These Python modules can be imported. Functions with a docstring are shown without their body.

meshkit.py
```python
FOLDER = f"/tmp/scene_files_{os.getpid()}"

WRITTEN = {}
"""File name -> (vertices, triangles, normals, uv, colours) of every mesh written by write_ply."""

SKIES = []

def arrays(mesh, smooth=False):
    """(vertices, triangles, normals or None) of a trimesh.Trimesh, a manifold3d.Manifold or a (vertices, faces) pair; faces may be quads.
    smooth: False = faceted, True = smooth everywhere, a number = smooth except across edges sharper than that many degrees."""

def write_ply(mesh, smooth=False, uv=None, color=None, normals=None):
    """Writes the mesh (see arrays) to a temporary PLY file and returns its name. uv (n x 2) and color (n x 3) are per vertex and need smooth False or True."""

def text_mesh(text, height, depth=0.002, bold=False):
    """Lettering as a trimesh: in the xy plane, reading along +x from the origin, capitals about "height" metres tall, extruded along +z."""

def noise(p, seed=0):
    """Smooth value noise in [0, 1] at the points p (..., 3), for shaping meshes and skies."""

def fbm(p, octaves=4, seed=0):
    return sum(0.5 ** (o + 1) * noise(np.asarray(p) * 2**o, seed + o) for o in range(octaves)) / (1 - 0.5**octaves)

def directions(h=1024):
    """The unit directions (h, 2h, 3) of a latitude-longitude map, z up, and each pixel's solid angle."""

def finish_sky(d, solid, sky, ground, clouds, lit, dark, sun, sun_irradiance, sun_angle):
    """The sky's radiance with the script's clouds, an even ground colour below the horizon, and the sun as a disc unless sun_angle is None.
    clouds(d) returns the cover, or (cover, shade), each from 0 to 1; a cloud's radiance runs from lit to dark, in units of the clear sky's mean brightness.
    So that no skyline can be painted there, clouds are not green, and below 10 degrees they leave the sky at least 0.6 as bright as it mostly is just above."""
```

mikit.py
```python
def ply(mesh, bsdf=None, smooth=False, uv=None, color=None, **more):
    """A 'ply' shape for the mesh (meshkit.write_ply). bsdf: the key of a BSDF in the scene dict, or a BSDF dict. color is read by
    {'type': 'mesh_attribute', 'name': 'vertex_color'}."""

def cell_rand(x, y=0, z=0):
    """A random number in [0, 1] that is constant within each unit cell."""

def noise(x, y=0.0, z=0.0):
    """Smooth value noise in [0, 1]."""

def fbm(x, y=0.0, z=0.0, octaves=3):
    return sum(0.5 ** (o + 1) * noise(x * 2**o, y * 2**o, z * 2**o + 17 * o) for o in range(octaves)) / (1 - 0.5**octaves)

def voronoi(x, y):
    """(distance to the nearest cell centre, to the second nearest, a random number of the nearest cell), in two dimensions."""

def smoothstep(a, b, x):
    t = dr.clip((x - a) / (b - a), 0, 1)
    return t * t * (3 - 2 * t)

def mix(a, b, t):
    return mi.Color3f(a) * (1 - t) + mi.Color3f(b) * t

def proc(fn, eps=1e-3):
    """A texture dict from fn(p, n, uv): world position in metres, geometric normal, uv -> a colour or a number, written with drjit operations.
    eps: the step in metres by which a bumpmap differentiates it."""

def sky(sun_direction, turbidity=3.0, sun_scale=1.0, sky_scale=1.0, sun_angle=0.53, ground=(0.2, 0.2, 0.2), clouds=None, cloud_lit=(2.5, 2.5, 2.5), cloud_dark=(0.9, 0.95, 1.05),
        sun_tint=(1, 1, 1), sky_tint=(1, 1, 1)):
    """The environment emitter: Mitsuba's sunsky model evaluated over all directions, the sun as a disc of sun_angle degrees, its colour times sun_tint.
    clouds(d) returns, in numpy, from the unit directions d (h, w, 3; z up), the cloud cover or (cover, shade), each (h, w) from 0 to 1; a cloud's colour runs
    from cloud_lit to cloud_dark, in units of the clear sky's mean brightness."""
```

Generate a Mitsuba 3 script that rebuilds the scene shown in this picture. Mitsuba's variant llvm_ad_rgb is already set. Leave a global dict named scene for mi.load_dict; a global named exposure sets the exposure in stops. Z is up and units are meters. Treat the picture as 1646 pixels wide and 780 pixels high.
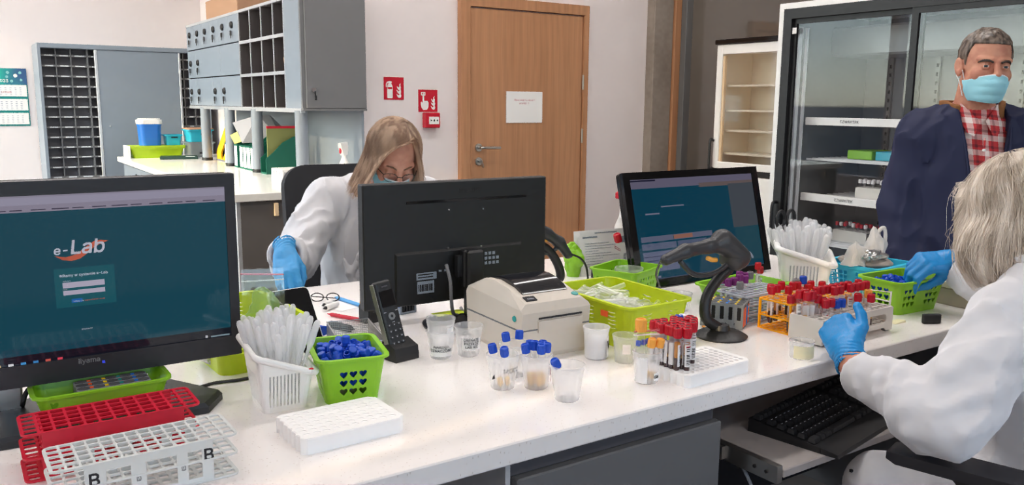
import math, random
import numpy as np, trimesh, manifold3d as m3, mitsuba as mi, drjit as dr, mikit, meshkit
from shapely.geometry import Polygon, Point, box as sbox, LineString
from shapely.ops import unary_union
from shapely import affinity
T = mi.ScalarTransform4f
scene, labels, place, count = {}, {}, {}, {}
PI = math.pi

# ---------------------------------------------------------------- camera, light, exposure
EYE = np.array([0, 0, 1.34])
_p, _y, _r = .16518, .59177, .00888
FWD = np.array([math.cos(_p)*math.sin(_y), math.cos(_p)*math.cos(_y), -math.sin(_p)])
_right = np.array([math.cos(_y), -math.sin(_y), 0])
_down = np.cross(FWD, _right)
_dn = math.sin(_r)*_right + math.cos(_r)*_down
scene['camera'] = {'type': 'perspective', 'fov': math.degrees(2*math.atan(823/1341)), 'fov_axis': 'x', 'near_clip': .05, 'far_clip': 200.,
                   'to_world': T().look_at(origin=EYE.tolist(), target=(EYE+FWD).tolist(), up=(-_dn).tolist())}
exposure = 1.85
SUN = (-.955, -.16, .42)
scene['sky'] = mikit.sky(SUN, turbidity=3.5, sun_scale=.33, sky_scale=6.3, sky_tint=(.97, 1.0, 1.04))
LAMP = (3.3, 3.16, 3.04)           # radiance of the ceiling lamps

# ---------------------------------------------------------------- helpers
def lin(c):
    if isinstance(c, str):
        c = [int(c[i:i+2], 16) for i in (1, 3, 5)]
    return [((v/255)/12.92 if v/255 < .04045 else ((v/255+.055)/1.055)**2.4) for v in c]
def rgb(c): return {'type': 'rgb', 'value': lin(c)}
def mat(key, c, rough=.5, metal=0., spec=.5, cc=0., sheen=0., two=True):
    b = {'type': 'principled', 'base_color': c if isinstance(c, dict) else rgb(c), 'roughness': rough, 'metallic': metal, 'specular': spec}
    if cc: b.update(clearcoat=cc, clearcoat_gloss=.95)
    if sheen: b['sheen'] = sheen
    scene[key] = {'type': 'twosided', 'b': b} if two else b
    return key
def thin(key, c, spec=.5, diff=1., rough=.3):
    scene[key] = {'type': 'principledthin', 'base_color': rgb(c), 'roughness': rough, 'spec_trans': spec, 'diff_trans': diff, 'eta': 1.4}
    return key
def clearish(key, w, c=(246, 246, 247)):
    """clear plastic: a clear sheet with a share w of milky diffuse"""
    scene[key] = {'type': 'blendbsdf', 'weight': w, 'a': {'type': 'thindielectric', 'int_ior': 1.45},
                  'b': {'type': 'principledthin', 'base_color': rgb(c), 'roughness': .4, 'spec_trans': 0., 'diff_trans': .9, 'eta': 1.4}}
    return key
def numbered(k):
    n = count.get(k, 0); count[k] = n+1
    return k if n == 0 else '%s_%03d' % (k, n)
def lab(key, label=None, cat=None, group=None, kind=None):
    d = labels.setdefault(key, {})
    for a, b in (('label', label), ('category', cat), ('group', group), ('kind', kind)):
        if b: d[a] = b
def thing(name, label, cat, loc=(0, 0, 0), rotz=0, group=None, tf=None):
    k = numbered(name)
    place[k] = tf if tf is not None else T().translate(list(map(float, loc))).rotate([0, 0, 1], float(rotz))
    lab(k, label, cat, group)
    return k
def root(k): return k.split('__')[0]
_cache = {}
def shape(mesh, bsdf, smooth=35):
    if isinstance(mesh, dict): return dict(mesh)
    return mikit.ply(mesh, bsdf, smooth=smooth)
def part(holder, name, mesh, bsdf=None, smooth=35, to=None, label=None, kind=None, one=False):
    """one entry under HOLDER; mesh may be a ply dict that copies share"""
    k = holder if one else numbered(holder+'__'+name)
    d = shape(mesh, bsdf, smooth)
    m = place[root(holder)]
    if to is not None: m = m @ to
    d['to_world'] = m
    scene[k] = d
    if label or kind: lab(k, label, kind=kind)
    return k
def solo(name, label, cat, mesh, bsdf, smooth=35, loc=(0, 0, 0), rotz=0, group=None, tf=None):
    k = thing(name, label, cat, loc, rotz, group, tf)
    return part(k, '', mesh, bsdf, smooth, one=True)
def struct(name, mesh, bsdf, smooth=False):
    k = numbered(name); place[k] = T()
    d = shape(mesh, bsdf, smooth); d['to_world'] = T(); scene[k] = d
    lab(k, kind='structure'); return k
def cat(*m): return trimesh.util.concatenate([x for q in m for x in (q if isinstance(q, (list, tuple)) else [q])])
def moved(m, loc=(0, 0, 0), rz=0, rx=0, ry=0):
    m = m.copy(); R = trimesh.transformations.euler_matrix(rx, ry, rz); R[:3, 3] = loc
    m.apply_transform(R); return m
def box(x0, x1, y0, y1, z0, z1):
    m = trimesh.creation.box((x1-x0, y1-y0, z1-z0)); m.apply_translation(((x0+x1)/2, (y0+y1)/2, (z0+z1)/2)); return m
def cbox(x0, x1, y0, y1, z0, z1, b=.003):
    """chamfered box"""
    pts = []
    for x, sx in ((x0, 1), (x1, -1)):
        for y, sy in ((y0, 1), (y1, -1)):
            for z, sz in ((z0, 1), (z1, -1)):
                pts += [(x+sx*b, y+sy*b, z), (x+sx*b, y, z+sz*b), (x, y+sy*b, z+sz*b)]
    return trimesh.Trimesh(*hull(pts))
def hull(pts):
    h = m3.Manifold.hull_points(np.array(pts, float)).to_mesh()
    return np.array(h.vert_properties[:, :3], float), np.array(h.tri_verts)
def hullm(pts): return trimesh.Trimesh(*hull(pts))
def rbox(sx, sy, sz, r, n=6, loc=(0, 0, 0)):
    """box of full size, rounded all over"""
    s = trimesh.creation.uv_sphere(r, count=[n, n]).vertices
    c = np.array([[a*(sx/2-r), b*(sy/2-r), d*(sz/2-r)] for a in (-1, 1) for b in (-1, 1) for d in (-1, 1)])
    m = hullm((s[None]+c[:, None]).reshape(-1, 3)); m.apply_translation(loc); return m
def prism(poly, z0, z1):
    gs = getattr(poly, 'geoms', [poly])
    ms = []
    for g in gs:
        if g.is_empty or g.geom_type != 'Polygon': continue
        m = trimesh.creation.extrude_polygon(g, z1-z0, engine='earcut'); m.apply_translation((0, 0, z0)); ms.append(m)
    return cat(ms)
def rrect(w, h, r, cx=0, cy=0, n=4):
    return affinity.translate(sbox(-w/2+r, -h/2+r, w/2-r, h/2-r).buffer(r, quad_segs=n), cx, cy)
def lathe(prof, n=20):
    """profile [(r,z)...] from bottom to top, outside on the right"""
    prof = np.array(prof, float); a = np.arange(n)*2*PI/n
    v, f, ids = [], [], []
    for r, z in prof:
        if r < 1e-7: ids.append([len(v)]*n); v.append((0, 0, z))
        else: ids.append(list(range(len(v), len(v)+n))); v += [(r*math.cos(t), r*math.sin(t), z) for t in a]
    for i in range(len(prof)-1):
        for j in range(n):
            a0, a1, b0, b1 = ids[i][j], ids[i][(j+1) % n], ids[i+1][j], ids[i+1][(j+1) % n]
            if a0 != a1: f.append((a0, a1, b1))
            if b0 != b1: f.append((a0, b1, b0))
    return trimesh.Trimesh(np.array(v), np.array(f), process=False)
def cyl(r, z0, z1, n=16, loc=(0, 0)):
    m = lathe([(0, z0), (r, z0), (r, z1), (0, z1)], n); m.apply_translation((loc[0], loc[1], 0)); return m
def tube(path, r, n=8, cap=True):
    """swept round tube along points; r number or list"""
    p = np.array(path, float); k = len(p)
    r = np.broadcast_to(np.asarray(r, float), (k,))
    t = np.gradient(p, axis=0); t /= np.linalg.norm(t, axis=1, keepdims=True)+1e-12
    u = np.cross(t[0], [0, 0, 1] if abs(t[0][2]) < .9 else [1, 0, 0]); u /= np.linalg.norm(u)
    V = []
    for i in range(k):
        u = u-t[i]*(u@t[i]); u /= np.linalg.norm(u); w = np.cross(t[i], u)
        a = np.arange(n)*2*PI/n
        V.append(p[i]+r[i]*(np.cos(a)[:, None]*u+np.sin(a)[:, None]*w))
    v = np.vstack(V); f = []
    for i in range(k-1):
        for j in range(n):
            a, b = i*n+j, i*n+(j+1) % n
            f += [(a, b, b+n), (a, b+n, a+n)]
    if cap:
        v = np.vstack([v, p[:1], p[-1:]])
        for j in range(n):
            f += [(k*n, (j+1) % n, j), (k*n+1, (k-1)*n+j, (k-1)*n+(j+1) % n)]
    return trimesh.Trimesh(v, np.array(f), process=False)
def spline(pts, n=24):
    """Catmull-Rom through pts"""
    p = np.array(pts, float); p = np.vstack([2*p[0]-p[1], p, 2*p[-1]-p[-2]]); out = []
    k = len(p)-3
    for s in np.linspace(0, k-1e-9, n):
        i = int(s); t = s-i; a, b, c, d = p[i:i+4]
        out.append(.5*((2*b)+(c-a)*t+(2*a-5*b+4*c-d)*t*t+(3*b-3*c+d-a)*t**3))
    return np.array(out)
def text(s, h, depth=.0006, bold=False, center=True):
    m = meshkit.text_mesh(s, h, depth, bold)
    if center: m.apply_translation((-(m.bounds[0][0]+m.bounds[1][0])/2, 0, 0))
    return m
def stand(m, loc, rz=0, tilt=0):
    """turn an xy drawing upright so that it faces -y (reading along +x), then turn and place it"""
    m = m.copy(); m.apply_transform(trimesh.transformations.rotation_matrix(PI/2-tilt, [1, 0, 0]))
    m.apply_transform(trimesh.transformations.rotation_matrix(rz, [0, 0, 1])); m.apply_translation(loc); return m
# --------------------------------------------------------- signed distance modelling
def surface_nets(fn, lo, hi, h):
    lo, hi = np.array(lo, float), np.array(hi, float)
    n = np.ceil((hi-lo)/h).astype(int)+1
    g = [lo[i]+h*np.arange(n[i]) for i in range(3)]
    P = np.stack(np.meshgrid(*g, indexing='ij'), -1)
    # far from the surface a coarse value will do
    c = 4; nc_ = (n-1)//c+2
    gc = [lo[i]+h*c*np.arange(nc_[i]) for i in range(3)]
    Dc = fn(np.stack(np.meshgrid(*gc, indexing='ij'), -1).reshape(-1, 3)).reshape(nc_)
    near = [np.minimum((np.arange(n[i])+c//2)//c, nc_[i]-1) for i in range(3)]
    D = Dc[np.ix_(*near)].astype(float)
    close = np.abs(D) < h*c*.5*1.75*1.7+.008
    D[close] = fn(P[close])
    D[D == 0] = 1e-9
    S = D < 0
    nc = n-1
    cs = [S[i:nc[0]+i, j:nc[1]+j, k:nc[2]+k] for i in (0, 1) for j in (0, 1) for k in (0, 1)]
    tot = sum(c.astype(np.int8) for c in cs)
    act = (tot > 0) & (tot < 8)
    idx = -np.ones(nc, int); idx[act] = np.arange(act.sum())
    A = np.argwhere(act); acc = np.zeros((len(A), 3)); cnt = np.zeros(len(A))
    corners = [np.array(c) for c in np.ndindex(2, 2, 2)]
    for a in corners:
        for ax in range(3):
            if a[ax]: continue
            b = a.copy(); b[ax] = 1
            pa, pb = A+a, A+b
            da, db = D[tuple(pa.T)], D[tuple(pb.T)]
            m = (da < 0) != (db < 0)
            t = np.where(m, da/(da-db+1e-30), 0)
            q = a+t[:, None]*(b-a)
            acc += q*m[:, None]; cnt += m
    V = lo+(A+acc/cnt[:, None])*h
    F = []
    for ax in range(3):
        u, w = (ax+1) % 3, (ax+2) % 3
        s0 = [slice(None)]*3; s1 = [slice(None)]*3
        s0[ax] = slice(0, -1); s1[ax] = slice(1, None)
        a, b = S[tuple(s0)], S[tuple(s1)]
        E = np.argwhere(a != b)
        E = E[(E[:, u] > 0) & (E[:, w] > 0) & (E[:, u] < nc[u]) & (E[:, w] < nc[w])]
        inside = a[tuple(E.T)]
        du, dw = np.eye(3, dtype=int)[u], np.eye(3, dtype=int)[w]
        q = [idx[tuple((E-x).T)] for x in (du*0, du, du+dw, dw)]
        q = np.stack(q, 1)
        q[~inside] = q[~inside][:, ::-1]
        F += [q[:, [0, 1, 2]], q[:, [0, 2, 3]]]
    return trimesh.Trimesh(V, np.vstack(F), process=False)
def nrm(v): return np.sqrt((v*v).sum(-1))
def rc(p, a, b, ra, rb):
    a, b = np.array(a, float), np.array(b, float); ba = b-a
    t = np.clip(((p-a)@ba)/(ba@ba+1e-12), 0, 1)
    return nrm(p-a-t[:, None]*ba)-(ra+t*(rb-ra))
def ell(p, c, r, R=None):
    q = p-np.array(c)
    if R is not None: q = q@R
    r = np.array(r, float)
    k0 = nrm(q/r); k1 = nrm(q/r**2)+1e-9
    return k0*(k0-1)/k1
def smin(a, b, k):
    h = np.clip(.5+.5*(b-a)/k, 0, 1)
    return b*(1-h)+a*h-k*h*(1-h)
def smax(a, b, k): return -smin(-a, -b, k)
def chain(p, pts, k=.02):
    """pts: [(xyz, r)...]"""
    d = None
    for (a, ra), (b, rb) in zip(pts[:-1], pts[1:]):
        e = rc(p, a, b, ra, rb); d = e if d is None else smin(d, e, k)
    return d
def rot(rx=0, ry=0, rz=0): return trimesh.transformations.euler_matrix(rx, ry, rz)[:3, :3]
# ---------------------------------------------------------------- materials of the room
mat('m_wall', (227, 218, 217), .75, spec=.25); mat('m_ceiling', (235, 233, 230), .8, spec=.2)
mat('m_floor', (120, 116, 112), .35)
def _quartz(p, n, uv):
    a = mikit.voronoi(p.x*95, p.y*95+p.z*50)
    s = mikit.smoothstep(.13, .05, a[0])*mikit.smoothstep(.55, .75, a[2])
    b = mikit.voronoi(p.x*40+9, p.y*40+p.z*30)
    s2 = mikit.smoothstep(.07, .03, b[0])*mikit.smoothstep(.7, .8, b[2])
    return mikit.mix(mi.Color3f(.82, .78, .755), mi.Color3f(.45, .38, .31), .55*s+.4*s2)
scene['m_quartz'] = {'type': 'twosided', 'b': {'type': 'principled', 'base_color': mikit.proc(_quartz), 'roughness': .055, 'specular': .6}}
mat('m_white_top', (228, 226, 220), .1, spec=.6)
mat('m_grey_metal', (134, 142, 152), .45); mat('m_grey_light', (130, 140, 152), .4); mat('m_grey_mid', (112, 112, 114), .5)
mat('m_grey_dark', (70, 68, 72), .6); mat('m_cab_dark', (88, 84, 82), .55); mat('m_graphite', (98, 98, 99), .45)
mat('m_black', (22, 22, 24), .45); mat('m_black_soft', (28, 27, 31), .6); mat('m_black_gloss', (14, 14, 16), .08)
mat('m_steel', (190, 188, 184), .28, 1.); mat('m_chrome', (205, 205, 205), .15, 1.); mat('m_alu', (205, 208, 212), .35, .6)
mat('m_white', (235, 233, 230), .45); mat('m_white_gloss', (236, 234, 230), .2); mat('m_paper', (232, 230, 228), .8, spec=.2)
mat('m_ink', (30, 30, 34), .7); mat('m_red', (196, 26, 46), .4); mat('m_red_sign', (190, 22, 44), .4)
def _wood(p, n, uv):
    w = mikit.fbm(p.x*22+p.y*22, p.y*3+2*mikit.noise(p.x*5, p.z*1.1), p.z*1.3, 4)
    g = mikit.noise(p.x*160+p.y*160, p.z*6)
    band = mikit.noise(p.x*7.3+p.y*7.3, 3.1, p.z*.25)
    r = dr.abs(dr.sin((p.x*26+p.y*26+4*mikit.fbm(p.x*4, p.y*4, p.z*.9, 2))*2.2))
    c = mikit.mix(mi.Color3f(.38, .175, .085), mi.Color3f(.53, .27, .142), .55*w+.35*band)
    return c*(.86+.12*g+.08*r)
scene['m_wood'] = {'type': 'twosided', 'b': {'type': 'principled', 'base_color': mikit.proc(_wood), 'roughness': .42, 'specular': .4}}
def _conc(p, n, uv):
    a = mikit.fbm(p.x*6, p.y*6, p.z*2.5, 4); b = mikit.fbm(p.x*40, p.y*40, p.z*40, 2)
    return mikit.mix(mi.Color3f(.16, .125, .10), mi.Color3f(.36, .31, .27), .75*a+.25*b)
scene['m_concrete'] = {'type': 'twosided', 'b': {'type': 'principled', 'base_color': mikit.proc(_conc), 'roughness': .8, 'specular': .2}}
scene['m_pane'] = {'type': 'thindielectric', 'int_ior': 1.52}
scene['m_pane_coated'] = {'type': 'thindielectric', 'int_ior': 1.36}
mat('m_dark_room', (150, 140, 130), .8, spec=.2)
mat('m_cardboard', (176, 138, 112), .8, spec=.2)

# ---------------------------------------------------------------- room shell
struct('floor', box(-2.1, 6.6, -3.2, 8.5, -.1, 0), 'm_floor')
struct('ceiling', box(-2.1, 6.6, -3.2, 8.5, 3.1, 3.2), 'm_ceiling')
struct('wall_far', box(-2.1, 2.05, 8.3, 8.5, 0, 3.1), 'm_wall')
struct('wall_side', box(2.05, 2.15, 4.72, 8.5, 0, 3.1), 'm_wall')
struct('wall_back', box(2.05, 4.34, 4.7, 4.86, 0, 3.1), 'm_wall')
struct('wall_front', cat(box(-2.1, 6.6, -3.2, -3.05, 0, 1.0), box(-2.1, 6.6, -3.2, -3.05, 2.6, 3.1), box(-2.1, -1.4, -3.2, -3.05, 1.0, 2.6), box(.8, 1.6, -3.2, -3.05, 1.0, 2.6), box(3.6, 6.6, -3.2, -3.05, 1.0, 2.6)), 'm_wall')
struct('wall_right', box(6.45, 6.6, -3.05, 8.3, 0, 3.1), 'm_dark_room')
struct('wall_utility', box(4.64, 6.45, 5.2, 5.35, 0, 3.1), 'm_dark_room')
# window wall on the left, outside the frame: piers, sill, lintel, open bays
W0 = [(.72, .80), (3.6, 5.7), (5.8, 8.1)]
WX = -1.9
wl = [box(WX-.2, WX, -3.05, 8.3, 0, .5), box(WX-.2, WX, -3.05, 8.3, 3.0, 3.1)]
ys = [-3.05]+[v for a in W0 for v in a]+[8.3]
for a, b in zip(ys[::2], ys[1::2]): wl.append(box(WX-.2, WX, a, b, .5, 3.0))
struct('wall_left', cat(wl), 'm_wall')
struct('column_concrete', cbox(4.34, 4.53, 4.62, 5.2, 0, 3.1, .006), 'm_concrete')
# glazed partition on the right: timber post, sill, glass sheet
struct('trim_1', cbox(4.53, 4.645, 4.6, 4.72, 0, 3.1, .004), 'm_wood')
struct('trim_2', cbox(4.56, 4.645, 1.0, 4.6, 0, .12, .004), 'm_wood')
struct('trim_3', cbox(4.585, 4.655, 4.545, 4.598, .12, 3.1, .003), 'm_graphite')
struct('trim_4', cbox(4.56, 4.645, 1.0, 4.55, 2.9, 3.1, .004), 'm_wood')
g = trimesh.Trimesh([(4.6, 1.0, .12), (4.6, 4.55, .12), (4.6, 4.55, 2.9), (4.6, 1.0, 2.9)], [(0, 1, 2), (0, 2, 3)])
struct('window_1', g, 'm_pane')
# ceiling lamps: long panels running along the room
for (x0, x1, y0, y1) in ((-1.3, 1.1, 1.75, 2.0), (1.3, 3.7, 1.75, 2.0), (-1.7, .9, 3.5, 3.75), (1.3, 4.1, 3.4, 3.65), (-1.6, 1.2, 5.4, 5.65), (-1.6, 1.2, 7.0, 7.25), (-1.7, .9, -1.4, -1.15), (1.3, 4.1, -1.4, -1.15), (5.2, 6.2, 4.0, 4.15)):
    k = thing('ceiling_lamp', 'long flat ceiling lamp running along the room', 'lamp', group='ceiling lamps')
    part(k, 'housing', cbox(x0-.02, x1+.02, y0-.02, y1+.02, 3.055, 3.1, .004), 'm_white')
    em = trimesh.Trimesh([(x0, y0, 3.054), (x1, y0, 3.054), (x1, y1, 3.054), (x0, y1, 3.054)], [(0, 2, 1), (0, 3, 2)])
    q = part(k, 'diffuser', em, 'm_white', False)
    scene[q]['emitter'] = {'type': 'area', 'radiance': {'type': 'rgb', 'value': list(LAMP)}}

# ---------------------------------------------------------------- door
k = 'door_1'; place[k] = T(); lab(k, kind='structure')
part(k, 'frame', cat(box(2.73, 2.80, 4.655, 4.72, 0, 2.01), box(3.72, 3.76, 4.655, 4.72, 0, 2.01), box(2.80, 3.72, 4.655, 4.72, 1.945, 2.01)), 'm_wood', False)
part(k, 'leaf', cbox(2.808, 3.713, 4.668, 4.71, .01, 1.937, .002), 'm_wood', False)
h = part(k, 'handle', cat(moved(cyl(.026, 0, .01, 24), (2.865, 4.668, 1.055), rx=PI/2), tube(spline([(2.865, 4.66, 1.055), (2.865, 4.62, 1.055), (2.89, 4.612, 1.055), (3.0, 4.61, 1.052)], 14), .0095, 10)), 'm_steel', label='brushed steel lever handle')
part(k, 'lock', cat(moved(cyl(.026, 0, .01, 24), (2.865, 4.668, .965), rx=PI/2), moved(cyl(.009, 0, .014, 12), (2.865, 4.66, .97), rx=PI/2)), 'm_steel')
part(k, 'key', cat(cbox(2.862, 2.868, 4.615, 4.655, .955, .975, .001), moved(cyl(.014, 0, .003, 14), (2.866, 4.62, .945), rz=0, ry=PI/2), moved(cyl(.012, 0, .003, 14), (2.873, 4.625, .935), ry=PI/2)), 'm_steel')
for z in (1.49, 1.12): part(k, 'hinge', cyl(.007, z-.05, z+.05, 10, (3.715, 4.655)), 'm_steel')
k = thing('door_notice', 'white paper notice with two lines of red print taped on the wooden door', 'notice', (3.225, 4.664, 1.315))
part(k, 'sheet', box(-.147, .147, -.0015, 0, -.102, .104), 'm_paper', False)
mat('m_red_print', (178, 80, 92), .7)
part(k, 'print', cat(stand(text('Zakaz wstępu osobom z', .0105), (0, -.0016, .043)), stand(text('zewnątrz', .0105), (-.012, -.0016, .022)), stand(text('!', .012, bold=True), (.034, -.0016, .022))), 'm_red_print', False)

# ---------------------------------------------------------------- fire signs and call point on the back wall
def flames(s):
    out = []
    for i, (y0, w) in enumerate(((.02, 1.), (.28, .95), (.52, .85))):
        out.append(Polygon([(-.12*w, y0+.06), (.0, y0), (.13*w, y0+.02), (.16*w, y0+.16), (.10*w, y0+.30), (.15*w, y0+.44), (.02, y0+.34), (.03, y0+.22), (-.04, y0+.16)]))
        out.append(Polygon([(-.2*w, y0+.26), (-.12*w, y0+.10), (-.02, y0+.02), (-.06, y0+.17)]))
    return affinity.scale(unary_union([o.buffer(0) for o in out]), s, s, origin=(0, 0))
def sign(cx, cz, name_label, pict):
    k = thing('fire_sign', name_label, 'sign', (cx, 4.699, cz))
    part(k, 'plate', cbox(-.067, .067, -.003, 0, -.068, .068, .0008), 'm_red_sign', False)
    part(k, 'pictogram', stand(cat([prism(q, 0, .0008) for q in pict]), (0, -.003, 0)), 'm_paper', False)
ext = unary_union([rrect(.036, .074, .004, -.027, -.022), Polygon([(-.045, .013), (-.009, .013), (-.018, .03), (-.036, .03)]), rrect(.022, .012, .003, -.026, .037), LineString([(-.03, .041), (-.044, .036), (-.05, .024), (-.051, .012)]).buffer(.0035)]).difference(sbox(-.041, -.004, -.013, .008))
sign(2.279, 1.424, 'red square sign with white fire extinguisher and flames on the pale wall', [ext, affinity.translate(flames(.095), .034, -.058)])
hand = unary_union([sbox(-.049, .032, -.019, .054).difference(sbox(-.044, .037, -.024, .049)), LineString([(-.033, .042), (-.033, -.01)]).buffer(.0055), Polygon([(-.052, -.012), (-.045, -.004), (-.04, -.018), (-.038, .0), (-.004, .0), (.004, -.012), (.003, -.038), (-.008, -.055), (-.034, -.058), (-.048, -.04)])])
sign(2.513, 1.352, 'red square sign with white hand pressing a button, above the red fire call point', [hand, affinity.translate(flames(.09), .036, -.056)])
k = thing('fire_call_point', 'small red fire alarm call point box on the wall under the hand sign', 'call point', (2.525, 4.699, 1.232))
part(k, 'housing', cbox(-.052, .052, -.045, 0, -.047, .047, .004), 'm_red_sign', False)
part(k, 'plate', box(-.028, .042, -.0465, -.045, -.024, .022), 'm_paper', False)
part(k, 'symbol', stand(cat([prism(q, 0, .001) for q in (Point(.008, 0).buffer(.006), Polygon([(-.018, .006), (-.018, -.006), (-.006, 0)]), Polygon([(.034, .006), (.034, -.006), (.022, 0)]))]), (0, -.0465, -.001)), 'm_ink', False)

# ---------------------------------------------------------------- wall calendar
mat('m_teal_card', (16, 120, 118), .5)
def _calh(p, n, uv):
    t = mikit.smoothstep(.50, .72, p.x+.2*mikit.noise(p.x*9, p.z*9))
    return mikit.mix(mi.Color3f(.015, .33, .28), mi.Color3f(.03, .09, .22), t)
scene['m_calendar_head'] = {'type': 'twosided', 'b': {'type': 'principled', 'base_color': mikit.proc(_calh), 'roughness': .5}}
k = thing('wall_calendar', 'three-month wall calendar with teal header on the far white wall', 'calendar', (.435, 8.297, 1.36))
part(k, 'backing', box(-.155, .158, -.004, 0, -.245, .1), 'm_teal_card', False)
part(k, 'header', box(-.157, .157, -.006, -.001, .1, .235), 'm_calendar_head', False)
part(k, 'year', stand(text('2023', .024, bold=True), (-.02, -.006, .12)), 'm_paper', False)
mat('m_pale_teal', (130, 190, 190), .5)
for x, z, r in ((.02, .2, .012), (.012, .165, .011), (.075, .175, .015), (.11, .2, .012), (.045, .13, .012), (.115, .14, .01)):
    part(k, 'bubble', stand(prism(Point(x, z).buffer(r), 0, .001), (0, -.006, 0)), 'm_paper' if r == .015 else 'm_pale_teal', False)
for j, z in enumerate((.0, -.117, -.234)):
    q = part(k, 'month_pad', box(-.15, .15, -.008, -.004, z+.002, z+.098), 'm_paper', False)
    dts = [box(-.12+c*.036, -.105+c*.036, -.0086, -.008, z+.014+r*.0145, z+.019+r*.0145) for c in range(7) for r in range(5)]
    mat('m_pale_ink', (176, 178, 190), .8)
    part(q, 'dates', cat(dts), 'm_pale_ink', False)
    if j == 0: part(q, 'month_name', stand(text('STYCZEŃ', .012, bold=True), (0, -.008, z+.03)), 'm_red_print', False)

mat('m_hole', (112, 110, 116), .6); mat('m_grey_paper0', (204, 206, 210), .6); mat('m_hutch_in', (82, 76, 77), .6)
# ---------------------------------------------------------------- pigeonhole cabinet with sliding door
k = thing('sorting_cabinet', 'tall light grey sorting cabinet with rows of dark pigeonholes and a grey sliding door', 'cabinet')
part(k, 'frame', cat(cbox(.646, .672, 7.83, 8.29, .0, 1.79), cbox(1.95, 1.985, 7.83, 8.29, 0, 1.79), cbox(.672, 1.95, 7.83, 8.29, 1.752, 1.79), box(.672, 1.95, 7.86, 8.29, 0, .08), box(.672, 1.95, 8.27, 8.29, .08, 1.752)), 'm_grey_light', False)
part(k, 'sliding_door', cbox(1.082, 1.73, 7.84, 7.862, .08, 1.752, .004), 'm_grey_light', False)
part(k, 'door_edge', cat(cbox(1.062, 1.084, 7.835, 7.866, .08, 1.752), cbox(1.728, 1.746, 7.835, 7.866, .08, 1.752)), 'm_alu', False)
part(k, 'lock', moved(cyl(.007, 0, .008, 12), (1.147, 7.84, 1.12), rx=PI/2), 'm_chrome')
cols = [(.675, .779), (.787, .89), (.898, 1.012), (1.024, 1.13), (1.70, 1.775), (1.785, 1.862), (1.872, 1.948)]
up = [box(b, c, 7.9, 8.27, .08, 1.752) for (a, b), (c, d) in zip(cols[:-1], cols[1:]) if c-b < .1]
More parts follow.
